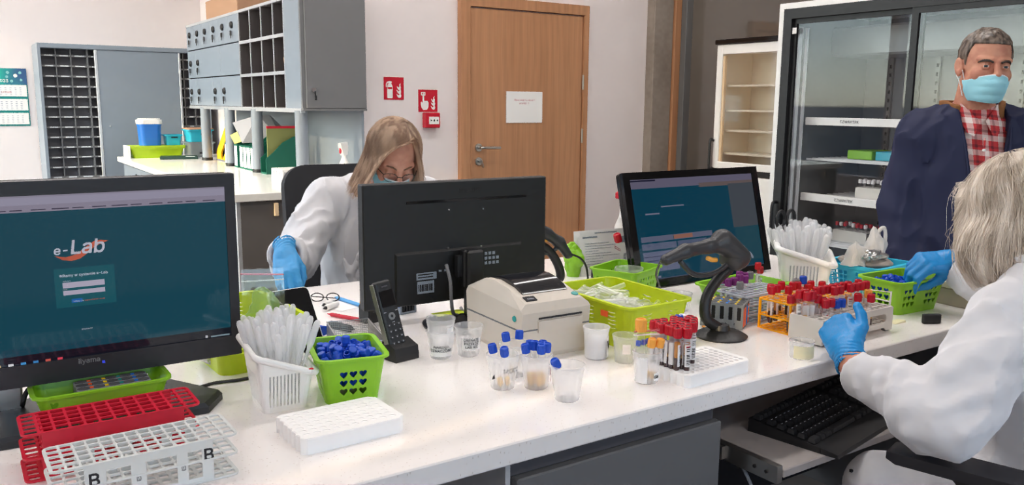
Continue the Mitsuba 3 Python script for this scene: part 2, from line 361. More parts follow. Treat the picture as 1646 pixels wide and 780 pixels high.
part(k, 'upright', up[0], 'm_grey_mid', False)
for u in up[1:]: part(k, 'upright', u, 'm_grey_mid', False)
for (a, b) in cols:
    sh = mikit.ply(cat(box(a, b, 7.9, 7.99, 0, .006), box(a, b, 7.893, 7.9, -.002, .013)), 'm_grey_mid', smooth=False)
    lb = mikit.ply(box(a+.024, b-.018, 7.891, 7.893, .0005, .0105), 'm_grey_paper0', smooth=False)
    for r in range(19):
        z = 1.69-.0832*r
        q = part(k, 'shelf', sh, to=T().translate([0, 0, z]))
        part(q, 'label_strip', lb, to=T().translate([0, 0, z]))
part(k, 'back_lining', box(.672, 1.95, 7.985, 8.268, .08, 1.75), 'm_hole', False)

# ---------------------------------------------------------------- locker and pigeonhole hutch on posts, over the side counter
k = thing('locker_hutch', 'grey wall-length hutch of lockers and open pigeonholes raised on round posts', 'locker unit')
XF, XB, ZB, ZT = 1.66, 2.045, 1.29, 1.93
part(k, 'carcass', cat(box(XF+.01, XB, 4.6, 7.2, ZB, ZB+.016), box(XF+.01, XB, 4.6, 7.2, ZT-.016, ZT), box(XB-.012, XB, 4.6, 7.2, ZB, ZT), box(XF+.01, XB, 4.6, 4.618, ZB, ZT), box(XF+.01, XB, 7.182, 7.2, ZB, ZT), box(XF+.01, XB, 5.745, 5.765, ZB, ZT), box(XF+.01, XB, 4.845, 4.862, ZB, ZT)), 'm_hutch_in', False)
part(k, 'stile', cbox(XF, XF+.02, 4.6, 4.86, ZB, ZT), 'm_grey_light', False)
part(k, 'end_panel', cat(box(XF, XB, 4.582, 4.6, ZB, ZT), box(XF, XB, 4.57, 4.584, ZB, ZB+.012)), 'm_grey_mid', False)
q = part(k, 'end_door', cbox(XF+.02, XB-.004, 4.566, 4.582, ZB+.014, ZT-.004, .002), 'm_grey_mid', False)
part(q, 'lock', cat(moved(cyl(.012, 0, .012, 14), (XF+.06, 4.566, 1.405), rx=PI/2)), 'm_chrome')
part(q, 'key', cat(box(XF+.062, XF+.066, 4.545, 4.556, 1.365, 1.4), moved(rbox(.012, .006, .026, .003), (XF+.067, 4.55, 1.362))), 'm_black', False)
part(k, 'back_board', box(XB-.016, XB, 4.62, 7.2, .88, ZB), 'm_grey_metal', False)
for z in (1.505, 1.72): q = part(k, 'pigeonhole_shelf', box(XF+.004, XB-.02, 4.862, 5.745, z-.006, z+.006), 'm_hutch_in', False); part(q, 'label_rail', box(XF-.004, XF+.004, 4.862, 5.745, z-.008, z+.012), 'm_alu', False)
for y in (4.86, 5.052, 5.278, 5.512, 5.752): q = part(k, 'divider', box(XF+.006, XB-.02, y-.005, y+.005, ZB+.012, ZT-.01), 'm_hutch_in', False); part(q, 'front_edge', box(XF, XF+.006, y-.006, y+.006, ZB+.012, ZT-.01), 'm_alu', False)
part(k, 'front_edge', cat(box(XF-.004, XF+.02, 4.6, 7.2, ZB-.012, ZB+.012), box(XF-.003, XF+.02, 4.862, 7.2, ZT-.014, ZT+.003)), 'm_alu', False)
lockm = mikit.ply(cat(moved(lathe([(0, 0), (.022, 0), (.024, .006), (.018, .014), (0, .014)], 14), ry=-PI/2)), 'm_black', smooth=40)
keym = mikit.ply(cat(moved(rbox(.008, .026, .034, .0035, 6), (-.012, 0, -.05)), box(-.014, -.010, -.003, .003, -.085, -.06)), 'm_black', smooth=40)
rows = [(1.735, ZT-.006, [7.2-.24*i for i in range(7)], 1.845, (7.085, 6.845, 6.61, 6.37, 6.13, 5.90)), (1.518, 1.728, [7.2, 6.95, 6.23, 5.76], 1.625, (7.09, 6.86)), (ZB+.014, 1.511, [7.2, 6.95, 6.47, 6.235, 5.76], 1.405, (7.10, 6.86, 6.39, 6.15))]
for z0, z1, ed, zl, lk in rows:
    for i, (y1, y0) in enumerate(zip(ed[:-1], ed[1:])):
        q = part(k, 'locker_door', cbox(XF, XF+.016, y0+.003, y1-.003, z0, z1, .002), 'm_grey_light', False)
        if i < len(lk): part(q, 'lock', lockm, to=T().translate([XF, lk[i], zl+.005])); part(q, 'key', keym, to=T().translate([XF, lk[i], zl]))
for y in (6.78, 6.1, 5.47, 4.645):
    q = part(k, 'post', cyl(.036, .88, ZB, 18, (1.672, y)), 'm_grey_metal'); part(q, 'foot', cyl(.041, .882, .902, 18, (1.672, y)), 'm_black')
k = solo('kraft_envelope', 'brown kraft envelope tip standing in a dark pigeonhole', 'envelope', hullm([(1.70, 4.93, 1.513), (1.70, 4.96, 1.513), (1.95, 4.93, 1.513), (1.95, 4.96, 1.513), (1.70, 5.0, 1.60), (1.95, 4.99, 1.58), (1.70, 4.995, 1.60)]), 'm_cardboard', False)
k = thing('cardboard_box', 'brown cardboard box lying on top of the grey locker unit', 'box', (1.86, 6.42, ZT+.002))
part(k, 'body', cbox(-.13, .13, -.42, .42, 0, .16, .004), 'm_cardboard', False); part(k, 'flap', moved(box(-.13, .13, -.42, .44, 0, .006), (0, 0, .165), rx=.04), 'm_cardboard', False)

# ---------------------------------------------------------------- side counter
k = thing('side_counter', 'long side counter with glossy white top and grey doors under the lockers', 'counter')
part(k, 'worktop', cbox(1.14, 2.045, 4.2, 7.55, .84, .88, .003), 'm_white_top', False)
part(k, 'end_panel', box(1.19, 2.03, 4.225, 4.245, .05, .84), 'm_cab_dark', False)
part(k, 'edge_strip', box(1.172, 1.19, 4.226, 4.245, .05, .84), 'm_alu', False)
part(k, 'body', box(1.2, 2.03, 4.245, 7.5, .05, .839), 'm_grey_light', False)
for i in range(5):
    q = part(k, 'cabinet_door', cbox(1.178, 1.198, 4.26+i*.648, 4.898+i*.648, .06, .82, .002), 'm_grey_light', False)
    part(q, 'lock', moved(cyl(.008, 0, .01, 10), (1.178, 4.34+i*.648, .77), ry=-PI/2), 'm_black')
mat('m_beige_wood', (222, 196, 160), .5)
part(k, 'handle', cbox(1.358, 1.38, 4.205, 4.225, .757, .826, .003), 'm_beige_wood', False)

# ---------------------------------------------------------------- things on the side counter
mat('m_lime', (176, 204, 28), .35); mat('m_green', (134, 190, 34), .35); mat('m_cyan', (44, 172, 196), .35); mat('m_blue', (38, 110, 196), .4)
mat('m_dkgreen', (8, 92, 74), .5); mat('m_olive', (128, 132, 78), .6); mat('m_yellow', (232, 172, 26), .45); mat('m_navy', (34, 44, 96), .5)
thin('m_clear', (236, 238, 240), .75, .9, .12); thin('m_frost', (236, 238, 240), .35, 1., .35)
def tub(w, d, h, r, t=.004, taper=.9, rim=.012):
    o = [rrect(w*taper, d*taper, r), rrect(w, d, r)]
    n = len(o[0].exterior.coords)-1
    def ring(p, s, z): c = np.array(p.exterior.coords)[:-1]*np.array(s); return np.c_[c, np.full(n, z)]
    R = [ring(o[0], (1, 1), 0), ring(o[1], (1, 1), h-.012), ring(o[1], ((w+2*rim)/w, (d+2*rim)/d), h-.012), ring(o[1], ((w+2*rim)/w, (d+2*rim)/d), h), ring(o[1], ((w-2*t)/w, (d-2*t)/d), h), ring(o[0], ((w*taper-2*t)/(w*taper), (d*taper-2*t)/(d*taper)), t)]
    v = np.vstack(R); f = []
    for i in range(len(R)-1):
        for j in range(n):
            a, b, c, e = i*n+j, i*n+(j+1) % n, (i+1)*n+j, (i+1)*n+(j+1) % n
            f += [(a, b, e), (a, e, c)]
    m = len(v); v = np.vstack([v, [(0, 0, 0), (0, 0, t)]])
    for j in range(n): f += [(m, (j+1) % n, j), (m+1, (len(R)-1)*n+j, (len(R)-1)*n+(j+1) % n)]
    return trimesh.Trimesh(v, np.array(f), process=False)
def lid(w, d, r, h=.012): return prism(rrect(w+.03, d+.03, r), 0, h)
k = thing('storage_box', 'low lime green storage box under the blue cooler at the end of the side counter', 'box', (1.40, 7.33, .88))
part(k, 'body', tub(.40, .20, .085, .02), 'm_lime'); part(k, 'lid', moved(lid(.40, .20, .02), (0, 0, .085)), 'm_lime', False)
k = thing('cooler_bucket', 'blue cooler bucket with white lid on the lime green box', 'cooler', (1.36, 7.33, .979))
part(k, 'body', tub(.17, .15, .17, .04, taper=.92, rim=.004), 'm_blue'); part(k, 'lid', cat(prism(rrect(.185, .165, .04), .172, .205), prism(rrect(.16, .14, .04), .205, .215)), 'm_white', 40)
k = thing('document_stand', 'white board standing left of the lime green box', 'board', (1.17, 7.3, .88)); part(k, '', cbox(0, .02, -.09, .12, 0, .1, .002), 'm_white', False, one=True)
k = thing('storage_box', 'small cyan box sitting on the right of the lime green box', 'box', (1.535, 7.34, .979))
part(k, 'body', tub(.12, .13, .085, .015), 'm_cyan'); part(k, 'grip', box(-.02, .03, -.0715, -.066, .058, .066), 'm_black', False)
k = thing('storage_box', 'clear plastic box carrying the lidded cyan box beside the lime green box', 'box', (1.72, 7.25, .88))
part(k, 'body', tub(.20, .22, .125, .02), 'm_clear'); part(k, 'clip', box(-.02, .04, -.118, -.112, .03, .042), 'm_black', False)
k = thing('storage_box', 'cyan box with wooden lid stacked on the clear plastic box', 'box', (1.72, 7.25, 1.007))
part(k, 'body', tub(.19, .21, .10, .02), 'm_cyan'); part(k, 'lid', moved(lid(.18, .20, .02, .01), (0, 0, .1)), 'm_cardboard', False); part(k, 'grip', box(0, .05, -.116, -.105, .055, .07), 'm_black', False)
k = thing('folder', 'dark green folder lying flat on the side counter', 'folder', (1.51, 7.06, .881), -12)
mat('m_folder', (30, 58, 50), .5)
part(k, 'cover', cbox(-.13, .15, -.1, .12, 0, .018, .003), 'm_folder', False); part(k, 'sheet', box(.06, .13, -.07, -.02, .018, .0188), 'm_paper', False)
k = thing('lever_binder', 'navy lever arch binder behind the yellow magazine rack', 'binder', (1.94, 6.74, .88)); part(k, '', cbox(-.07, .07, -.06, .10, 0, .27, .004), 'm_navy', False, one=True)
k = thing('magazine_rack', 'yellow slanted magazine rack with dark oval cut-out', 'rack', (1.772, 6.56, .88), -90)
pr = Polygon([(-.20, 0), (.20, 0), (.20, .24), (.06, .26), (-.20, .07)])
slot = LineString([(-.05, .045), (.11, .16)]).buffer(.030)
part(k, 'side', moved(prism(pr.difference(slot), 0, .012), (0, -.02, 0), rx=PI/2), 'm_yellow', False); part(k, 'body', moved(prism(pr.buffer(-.004), 0, .09), (0, .08, 0), rx=PI/2), 'm_black', False)
part(k, 'base', cbox(-.21, .21, -.034, .09, -.0, .012, .002), 'm_grey_mid', False)
def file_holder(y, lbl, papers=0):
    k = thing('magazine_file', lbl, 'magazine file', (1.83, y, .88), group='green magazine files')
    pr = Polygon([(-.16, 0), (.1, 0), (.1, .29), (.06, .29), (-.10, .16), (-.16, .16)])
    part(k, 'side', moved(prism(pr, 0, .003), (0, -.037, 0), rx=PI/2), 'm_dkgreen', False); part(k, 'side', moved(prism(pr, 0, .003), (0, .04, 0), rx=PI/2), 'm_dkgreen', False)
    part(k, 'spine', box(-.163, -.16, -.04, .04, 0, .16), 'm_dkgreen', False)
    part(k, 'spine_label', box(-.1645, -.163, -.033, .033, .012, .15), 'm_paper', False)
    part(k, 'papers', box(-.15, .09, -.03, .03, .004, .15), 'm_paper', False)
for y, o in zip((6.21, 5.97, 5.84, 5.755, 5.67, 5.585), ('first', 'second', 'third', 'fourth', 'fifth', 'sixth')): file_holder(y, o+' green magazine file with white spine counted from the yellow rack')
k = thing('document_stack', 'grey sheets fanned out of the green magazine files behind the posts', 'papers', (1.80, 5.80, 1.05))
mat('m_grey_paper', (158, 158, 164), .7)
part(k, 'sheet', hullm([(-.10, .12, 0), (.1, -.14, .02), (-.08, -.2, .20), (.0, -.2, .20), (-.13, .23, .14), (.1, -.14, .12), (-.09, .12, .002)]), 'm_grey_paper', False)
mat('m_pale_yellow', (226, 214, 120), .6)
part(k, 'sheet', hullm([(-.12, .24, -.01), (-.10, .13, .01), (-.14, .27, .05), (-.12, .16, .08), (-.11, .24, -.01)]), 'm_pale_yellow', False)
k = thing('box_file', 'large dark green box file with olive back panel and red top edge beside the post', 'box file', (1.88, 5.33, .88))
side = Polygon([(-.22, 0), (.02, 0), (.02, .25), (-.04, .235), (-.11, .20), (-.17, .14), (-.22, .10)])
part(k, 'side', moved(prism(side, 0, .006), (0, -.05, 0), rx=PI/2), 'm_dkgreen', False); part(k, 'side', moved(prism(side, 0, .006), (0, .06, 0), rx=PI/2), 'm_dkgreen', False)
part(k, 'back_panel', box(-.2, .02, -.03, -.02, .01, .29), 'm_olive', False); part(k, 'top_edge', box(-.2, .02, -.032, -.018, .29, .305), 'm_red', False)
part(k, 'base', box(-.22, .02, -.05, .06, 0, .01), 'm_dkgreen', False)
k = thing('glove_box', 'white printed glove carton lying in front of the dark green box file', 'carton', (1.72, 4.925, .88), 0)
part(k, 'carton', cbox(-.1, .16, -.07, .13, 0, .06, .003), 'm_white', False)
part(k, 'print', cat([box(-.102, -.1, -.06+.028*i, -.045+.028*i, .012+.006*(i % 3), .05) for i in range(6)]+[box(-.09+.03*i, -.072+.03*i, -.0715, -.07, .01, .045-.006*(i % 2)) for i in range(7)]), 'm_grey_paper', False)
k = thing('spray_bottle', 'white spray bottle head with red trigger behind the office chair', 'bottle', (1.93, 4.66, .88), 25)
part(k, 'bottle', lathe([(0, 0), (.032, 0), (.034, .01), (.034, .09), (.02, .12), (.013, .14), (.013, .15), (0, .15)], 18), 'm_white_gloss')
part(k, 'nozzle', cat(hullm([(-.016, -.014, .15), (.016, -.014, .15), (-.016, .014, .15), (.016, .014, .15), (-.034, -.013, .20), (.026, -.013, .20), (-.034, .013, .2), (.026, .013, .2), (-.036, -.012, .222), (.02, -.012, .226), (-.036, .012, .222), (.02, .012, .226)])), 'm_white_gloss', False)
part(k, 'trigger', hullm([(-.03, -.006, .2), (-.018, -.006, .2), (-.03, .006, .2), (-.018, .006, .2), (-.036, -.005, .165), (-.03, -.005, .16), (-.036, .005, .165)]), 'm_red', False)

# ---------------------------------------------------------------- small fridge by the glass partition
mat('m_fridge_in', (226, 218, 202), .5); mat('m_fridge_grey', (214, 208, 194), .5)
k = thing('small_fridge', 'white upright fridge with glass door and black top panel beside the concrete column', 'fridge', (4.2, 3.875, 0))
part(k, 'body', cat(box(.03, .36, -.68, 0, 0, .05), box(.03, .36, -.018, 0, .05, 1.75), box(.03, .36, -.68, -.662, .05, 1.75), box(.34, .36, -.662, -.018, .05, 1.75), box(.03, .34, -.662, -.018, 1.68, 1.75), box(.03, .34, -.662, -.018, .05, .08)), 'm_white', False)
part(k, 'lining', cat(box(.31, .338, -.66, -.02, .08, 1.68), box(.05, .31, -.034, -.02, .08, 1.68), box(.05, .31, -.66, -.646, .08, 1.68)), 'm_fridge_in', False)
part(k, 'door_frame', cat(cbox(0, .03, -.045, 0, .93, 1.725), cbox(0, .03, -.68, -.635, .93, 1.725), cbox(0, .03, -.635, -.045, 1.665, 1.725), cbox(0, .03, -.635, -.045, .93, .975)), 'm_white', False)
for x in (.008, .024): part(k, 'glass_pane', trimesh.Trimesh([(x, -.635, .975), (x, -.045, .975), (x, -.045, 1.665), (x, -.635, 1.665)], [(0, 2, 1), (0, 3, 2)]), 'm_pane', False)
part(k, 'lower_door', cbox(0, .03, -.68, 0, .09, .89, .003), 'm_white', False); part(k, 'gap', box(.005, .03, -.68, 0, .895, .928), 'm_black', False)
part(k, 'top_panel', cbox(-.015, .05, -.69, .01, 1.728, 1.758, .004), 'm_black_gloss', False)
part(k, 'seal', box(.012, .03, -.062, -.046, .975, 1.655), 'm_beige_wood', False)
part(k, 'handle', cat(tube(spline([(0, -.005, 1.11), (-.03, -.005, 1.115), (-.034, -.005, 1.02), (-.03, -.005, .925), (0, -.005, .93)], 16), .009, 8)), 'm_black')
for z in (1.02, 1.17, 1.30, 1.46): part(k, 'shelf', box(.06, .3, -.64, -.04, z, z+.012), 'm_fridge_grey', False)

# ---------------------------------------------------------------- big sliding door fridge
k = thing('display_fridge', 'large fridge with two black framed sliding glass doors behind the man', 'fridge', (3.6, 2.91, 0))
part(k, 'body', cat(box(.0, .75, -.042, 0, 0, 1.855), box(0, .75, -1.6, -1.558, 0, 1.855), box(.72, .75, -1.558, -.042, .05, 1.855), box(0, .75, -1.558, -.042, 1.815, 1.855), box(0, .75, -1.558, -.042, 0, .25)), 'm_white', False)
mat('m_fridge_wall', (118, 119, 120), .35, .2)
part(k, 'lining', cat(box(.69, .718, -1.55, -.05, .26, 1.81), box(.06, .69, -.06, -.044, .26, 1.81), box(.06, .69, -1.556, -1.54, .26, 1.81), box(.06, .69, -1.54, -.06, .25, .27)), 'm_fridge_wall', False)
part(k, 'fan_cover', cbox(.34, .69, -1.53, -.07, 1.60, 1.75, .01), 'm_fridge_wall', False)
part(k, 'outer_frame', cat(box(-.01, .05, -.085, -.036, .25, 1.825), box(-.01, .05, -1.565, -1.5, .25, 1.825), box(-.01, .05, -1.5, -.085, 1.775, 1.825), box(-.01, .05, -1.5, -.085, .25, .30)), 'm_black', False)
for j, (y0, y1, x) in enumerate(((-.775, -.07, .012), (-1.51, -.725, -.004))):
    q = part(k, 'sliding_door', cat(box(x, x+.016, y0, y0+.05, .3, 1.775), box(x, x+.016, y1-.032, y1, .3, 1.775), box(x, x+.016, y0, y1, 1.75, 1.775), box(x, x+.016, y0, y1, .3, .34)), 'm_black', False)
    part(q, 'pane', trimesh.Trimesh([(x+.008, y0+.05, .34), (x+.008, y1-.032, .34), (x+.008, y1-.032, 1.75), (x+.008, y0+.05, 1.75)], [(0, 1, 2), (0, 2, 3)]), 'm_pane_coated', False)
part(k, 'handle', cat(tube(spline([(-.01, -.06, .84), (-.04, -.06, .835), (-.045, -.06, .76), (-.04, -.06, .69), (-.01, -.06, .685)], 14), .008, 8)), 'm_black')
mat('m_led', (240, 244, 248), .4)
part(k, 'light_strip', cat(box(.075, .1, -.075, -.06, .45, 1.74), box(.14, .15, -.075, -.06, .5, 1.74)), 'm_led', False)
for y in (-.22, -.48, -.9, -1.25):
    part(k, 'shelf_rail', cat([box(.672, .69, y-.012, y+.012, .4, 1.6)]), 'm_fridge_wall', False)
    part(k, 'rail_slots', cat([box(.668, .673, y-.004, y+.004, z, z+.018) for z in np.arange(.42, 1.58, .045)]), 'm_black', False)
mat('m_shelf', (206, 207, 208), .4)
for z, f in ((1.255, 1), (1.06, 0), (.86, 1), (.62, 0)):
    q = part(k, 'shelf', cat([box(.16, .66, -1.5, -.1, z, z+.006)]+[box(.16+.05*i, .165+.05*i, -1.5, -.1, z+.006, z+.01) for i in range(10)]), 'm_shelf', False)
    if f:
        part(q, 'price_rail', cbox(.13, .16, -1.5, -.1, z-.012, z+.028, .002), 'm_white', False)
        part(q, 'rail_label', cat(stand(text('CZWARTEK', .014), (.1295, -.36, z+.002), rz=-PI/2), stand(text('CZWARTEK', .014), (.1295, -1.1, z+.002), rz=-PI/2)), 'm_ink', False)
part(k, 'door_tag', box(-.0055, -.004, -.115, -.09, 1.70, 1.73), 'm_paper', False)
# ================================================================ the long desk
Z = .78
k = thing('desk', 'long white speckled stone worktop desk with grey cabinets beneath', 'desk')
part(k, 'worktop', cbox(-1.3, 2.57, 1.0925, 2.42, .741, Z, .0025), 'm_quartz', False)
c = part(k, 'drawer_cabinet', box(.752, 1.268, 1.135, 1.75, .06, .738), 'm_graphite', False)
part(c, 'side_edge', box(.742, .752, 1.118, 1.75, .05, .739), 'm_alu', False)
part(c, 'recess_strip', box(.754, 1.258, 1.128, 1.137, .702, .738), 'm_grey_dark', False)
for z0, z1 in ((.42, .70), (.07, .41)): part(c, 'drawer', cbox(.764, 1.272, 1.112, 1.135, z0, z1, .003), 'm_graphite', False)
part(k, 'modesty_panel', box(-1.25, 2.52, 1.74, 1.76, .05, .739), 'm_black_soft', False)
part(k, 'end_panel', box(2.51, 2.55, 1.12, 2.4, 0, .74), 'm_graphite', False); part(k, 'end_panel', box(-1.28, -1.25, 1.12, 2.4, 0, .74), 'm_graphite', False)
mat('m_tray', (158, 150, 146), .5)
t = part(k, 'keyboard_tray', cbox(1.335, 2.0, 1.0, 1.40, .602, .62, .002), 'm_tray', False)
part(t, 'slide_rail', cat(box(1.318, 1.334, 1.004, 1.42, .592, .628), box(1.308, 1.32, 1.14, 1.42, .596, .624), box(1.27, 1.31, 1.2, 1.42, .60, .62)), 'm_steel', False)
part(t, 'rail_screw', cat([moved(cyl(.004, 0, .003, 10), (1.318, y, .61), ry=-PI/2) for y in (1.03, 1.06)]), 'm_black', False)
part(k, 'tray_hanger', cat(box(1.29, 1.315, 1.3, 1.42, .60, .74), box(2.0, 2.02, 1.3, 1.42, .6, .74)), 'm_black_soft', False)
solo('tray_cable', 'pale grey cable hanging under the keyboard tray', 'cable', tube(spline([(1.36, 1.15, .596), (1.31, 1.06, .57), (1.26, .99, .52), (1.22, .98, .40), (1.2, 1.0, .2), (1.2, 1.05, .0)], 22), .004, 6), 'm_grey_metal', True)
# keyboard
mat('m_key', (30, 30, 33), .4)
k = thing('keyboard', 'black computer keyboard on the pull-out tray', 'keyboard', (1.675, 1.135, .62), 10)
part(k, 'body', hullm([(-.23, -.085, 0), (.23, -.085, 0), (-.23, .085, 0), (.23, .085, 0), (-.23, -.085, .012), (.23, -.085, .012), (-.228, .085, .03), (.228, .085, .03)]), 'm_black', False)
part(k, 'wrist_rest', hullm([(-.23, -.125, 0), (.23, -.125, 0), (-.23, -.086, 0), (.23, -.086, 0), (-.23, -.122, .008), (.23, -.122, .008), (-.23, -.086, .013), (.23, -.086, .013)]), 'm_black', False)
def keycap(w): return mikit.ply(hullm([(sx*w/2, sy*.0085, 0) for sx in (-1, 1) for sy in (-1, 1)]+[(sx*(w/2-.0025), sy*.006+.001, .009) for sx in (-1, 1) for sy in (-1, 1)]), 'm_key', smooth=False)
kc = {w: keycap(w) for w in (.0172, .027, .036, .11)}
for r in range(6):
    y = -.062+.0245*r+(.008 if r == 5 else 0); zz = .0135+(y+.085)*.106
    if r == 0: row = [(-.212, .027), (-.184, .0172), (-.158, .027), (-.085, .11), (-.01, .027), (.02, .0172), (.045, .027)]+[(.082+.019*i, .0172) for i in range(3)]+[(.148+.019*i, .0172) for i in range(4)]
    else: row = [(-.215+.019*i+(.004*r if 0 < i < 13 and r < 5 else 0), .0172) for i in range(14)]+[(.082+.019*i, .0172) for i in range(3 if r > 2 else 1)]+[(.148+.019*i, .0172) for i in range(4)]
    for x, w in row: part(k, 'key', kc[w], to=T().translate([x, y, zz]).rotate([1, 0, 0], 6))
kc_l = [box(-.216+.019*i, -.209+.019*i, -.062+.0245*r+.001, -.062+.0245*r+.0022, .0135+(.0245*r+.023)*.106+.0088, .0135+(.0245*r+.023)*.106+.0094) for r in range(1, 5) for i in range(13)]
part(k, 'legend', cat(kc_l), 'm_grey_paper', False)

# ================================================================ monitors
def scr_rects(base, rects):
    """flat colours of a lit screen, in its own plane (x, z)"""
    def fn(p, n, uv):
        c = mi.Color3f(base)
        x, z = uv.x, uv.y
        for x0, x1, z0, z1, col in rects:
            c = dr.select((x > x0) & (x < x1) & (z > z0) & (z < z1), mi.Color3f([float(v) for v in col]), c)
        return c
    return mikit.proc(fn)
def screen_mesh(w, h):
    v = np.array([(-w/2, 0, 0), (w/2, 0, 0), (w/2, 0, h), (-w/2, 0, h)], float)
    return v, np.array([(0, 1, 2), (0, 2, 3)]), v[:, [0, 2]]
mat('m_screen', (9, 9, 11), .06, spec=.4)
def screen(holder, w, h, tex, z0, y, gain):
    v, f, uv = screen_mesh(w, h)
    v = v+np.array([0, y, z0])
    q = numbered(holder+'__screen')
    d = mikit.ply(trimesh.Trimesh(v, f, process=False), 'm_screen', smooth=False, uv=uv)
    d['emitter'] = {'type': 'area', 'radiance': tex}
    d['to_world'] = place[root(holder)]; scene[q] = d
    return q
def L3(c, g=1.): return [v*g*.8*2.**-exposure for v in lin(c)]
mat('m_plastic_dk', (34, 33, 38), .4)
k = thing('monitor', 'large black framed monitor showing a teal login page at the left end of the desk', 'monitor', (.186, 1.6, .853), 0)
W, Hh = .51, .352
sw, sh, sz = .474, .289, .039
part(k, 'bezel', cat(box(-W/2, W/2, 0, .03, 0, sz), box(-W/2, W/2, 0, .03, sz+sh, Hh), box(-W/2, -sw/2, 0, .03, sz, sz+sh), box(sw/2, W/2, 0, .03, sz, sz+sh), cbox(-W/2, W/2, .03, .05, .0, Hh, .008)), 'm_plastic_dk', False)
xo, zo = .186, .853+sz       # uv: x from the screen's centre, z from its bottom
R = lambda x0, x1, z0, z1, c: (x0-xo, x1-xo, z0-zo, z1-zo, c)
teal, teal2, lav = L3((4, 66, 82), 1.), L3((14, 84, 96)), L3((138, 132, 150))
rects = [R(-.1, .5, 1.153, 1.20, lav), R(-.1, .5, 1.165, 1.178, L3((150, 146, 166))), R(-.1, .5, .86, .908, L3((12, 18, 30))),
         R(.13, .225, .983, 1.052, teal2), R(.142, .208, 1.017, 1.027, L3((176, 170, 190))), R(.142, .208, 1.0045, 1.0125, L3((176, 170, 190))), R(.154, .171, .990, .997, L3((20, 96, 170)))]
for i, c in enumerate(((210, 170, 120), (220, 220, 225), (70, 150, 210), (60, 130, 190), (200, 90, 80), (220, 70, 90))):
    rects.append(R(.0325+.0185*i, .0405+.0185*i, .887, .896, L3(c)))
for i in range(14): rects.append(R(-.02+.031*i, -.002+.031*i+.004*(i % 3), 1.1555, 1.1575, L3((70, 66, 84))))
rects.append(R(.385, .42, .893, .896, L3((120, 140, 150)))); rects.append(R(.375, .379, .893, .898, L3((190, 190, 200))))
q = screen(k, sw, sh, scr_rects(teal, rects), sz, .003, .22)
mat('m_screen_white', (208, 206, 216), .5); mat('m_screen_orange', (206, 92, 62), .5)
def scr_text(q, s, x, z, h, m='m_screen_white', bold=False, shear=0.):
    t = text(s, h, .0003, bold, center=False)
    if shear: t.vertices[:, 0] += shear*t.vertices[:, 1]
    part(q, 'lettering', stand(t, (x-xo, .0028, z-.853)), m, False)
scr_text(q, 'e-', .131, 1.077, .0145, bold=True, shear=.1); scr_text(q, 'Lab', .1555, 1.0765, .0235, bold=True, shear=.15)
sw1 = Polygon([(.133, 1.075), (.145, 1.067), (.158, 1.064), (.172, 1.067), (.185, 1.076), (.196, 1.0865), (.219, 1.0955), (.206, 1.0975), (.196, 1.0965), (.18, 1.086), (.168, 1.0755), (.15, 1.0715)])
part(q, 'logo_swoosh', stand(prism(affinity.translate(sw1, -xo, -.853), 0, .0002), (0, .0028, 0)), 'm_screen_orange', False)
scr_text(q, 'Witamy w systemie e-Lab', .1375, 1.037, .0045, bold=True)
scr_text(q, 'Zaloguj się', .1555, .9915, .0025); scr_text(q, 'zapomniałem hasła', .174, .9915, .0026, 'm_screen_orange'); scr_text(q, 'użytkownik', .142, 1.0285, .0018); scr_text(q, 'hasło', .142, 1.0140, .0018); scr_text(q, '@synectik', .166, .940, .0026)
part(k, 'brand_lettering', stand(text('iiyama', .0085, .0004, bold=True), (-.012, -.0001, .027)), 'm_grey_mid', False)
mat('m_led_blue', (70, 90, 255), .3); part(k, 'power_light', box(.008, .013, -.001, .002, .022, .027), 'm_led_blue', False)
part(k, 'column', cat(cbox(-.155, -.115, .055, .085, -.07, .2, .004), cbox(-.17, -.1, .045, .06, .1, .24, .004)), 'm_steel', False)
foot = Polygon([(-.255, -.085), (.165, -.097), (.205, -.036), (.13, .1), (-.10, .11), (-.255, .03)])
part(k, 'foot', cat([hullm([(x*s, y*s+.0*s, z) for z, s in ((-.0725, 1), (-.061, 1), (-.053, .965)) for x, y in list(foot.exterior.coords)[:-1]])]), 'm_black', False)
solo('monitor_cable', 'black cable dropping behind the teal login monitor', 'cable', tube(spline([(.09, 1.66, .93), (.095, 1.648, .86), (.075, 1.652, .825), (.068, 1.66, .802), (.064, 1.74, .79), (.06, 1.9, .785)], 26), .0045, 6), 'm_black', True)
solo('power_cable', 'thin black cable lying across the desk beside the lime basket', 'cable', tube(spline([(.30, 1.66, .802), (.345, 1.645, .784), (.40, 1.655, .784), (.45, 1.648, .784), (.53, 1.66, .784)], 30), .0032, 6), 'm_black', True)

k = thing('monitor', 'black monitor seen from its back on a round foot in the middle of the desk', 'monitor', (1.093, 1.88, .826), -1.2)
mat('m_back', (19, 19, 21), .5); mat('m_back2', (15, 15, 17), .5)
part(k, 'back_shell', cat(cbox(-.272, .272, -.012, .02, 0, .316, .003)), 'm_back', False)
part(k, 'rear_housing', hullm([(sx*.19, -.012, z) for sx in (-1, 1) for z in (.002, .14)]+[(sx*.186, -.018, z) for sx in (-1, 1) for z in (.004, .134)]), 'm_back2', False)
part(k, 'vent_slot', cbox(-.155, .205, -.0135, -.011, .262, .269, .0005), 'm_black_gloss', False)
part(k, 'brand_lettering', stand(text('PHILIPS', .0115, .0012, bold=True), (.028, -.0115, .284)), 'm_black_gloss', False)
for x, z in ((-.035, .242), (.068, .238), (-.038, .142), (.062, .138)): part(k, 'screw', moved(cyl(.0022, 0, .002, 8), (x, -.0125, z), rx=PI/2), 'm_chrome')
part(k, 'spec_label', box(-.132, -.075, -.0195, -.018, .066, .084), 'm_grey_metal', False)
part(k, 'barcode_label', box(-.13, -.082, -.0195, -.018, .030, .062), 'm_grey_metal', False)
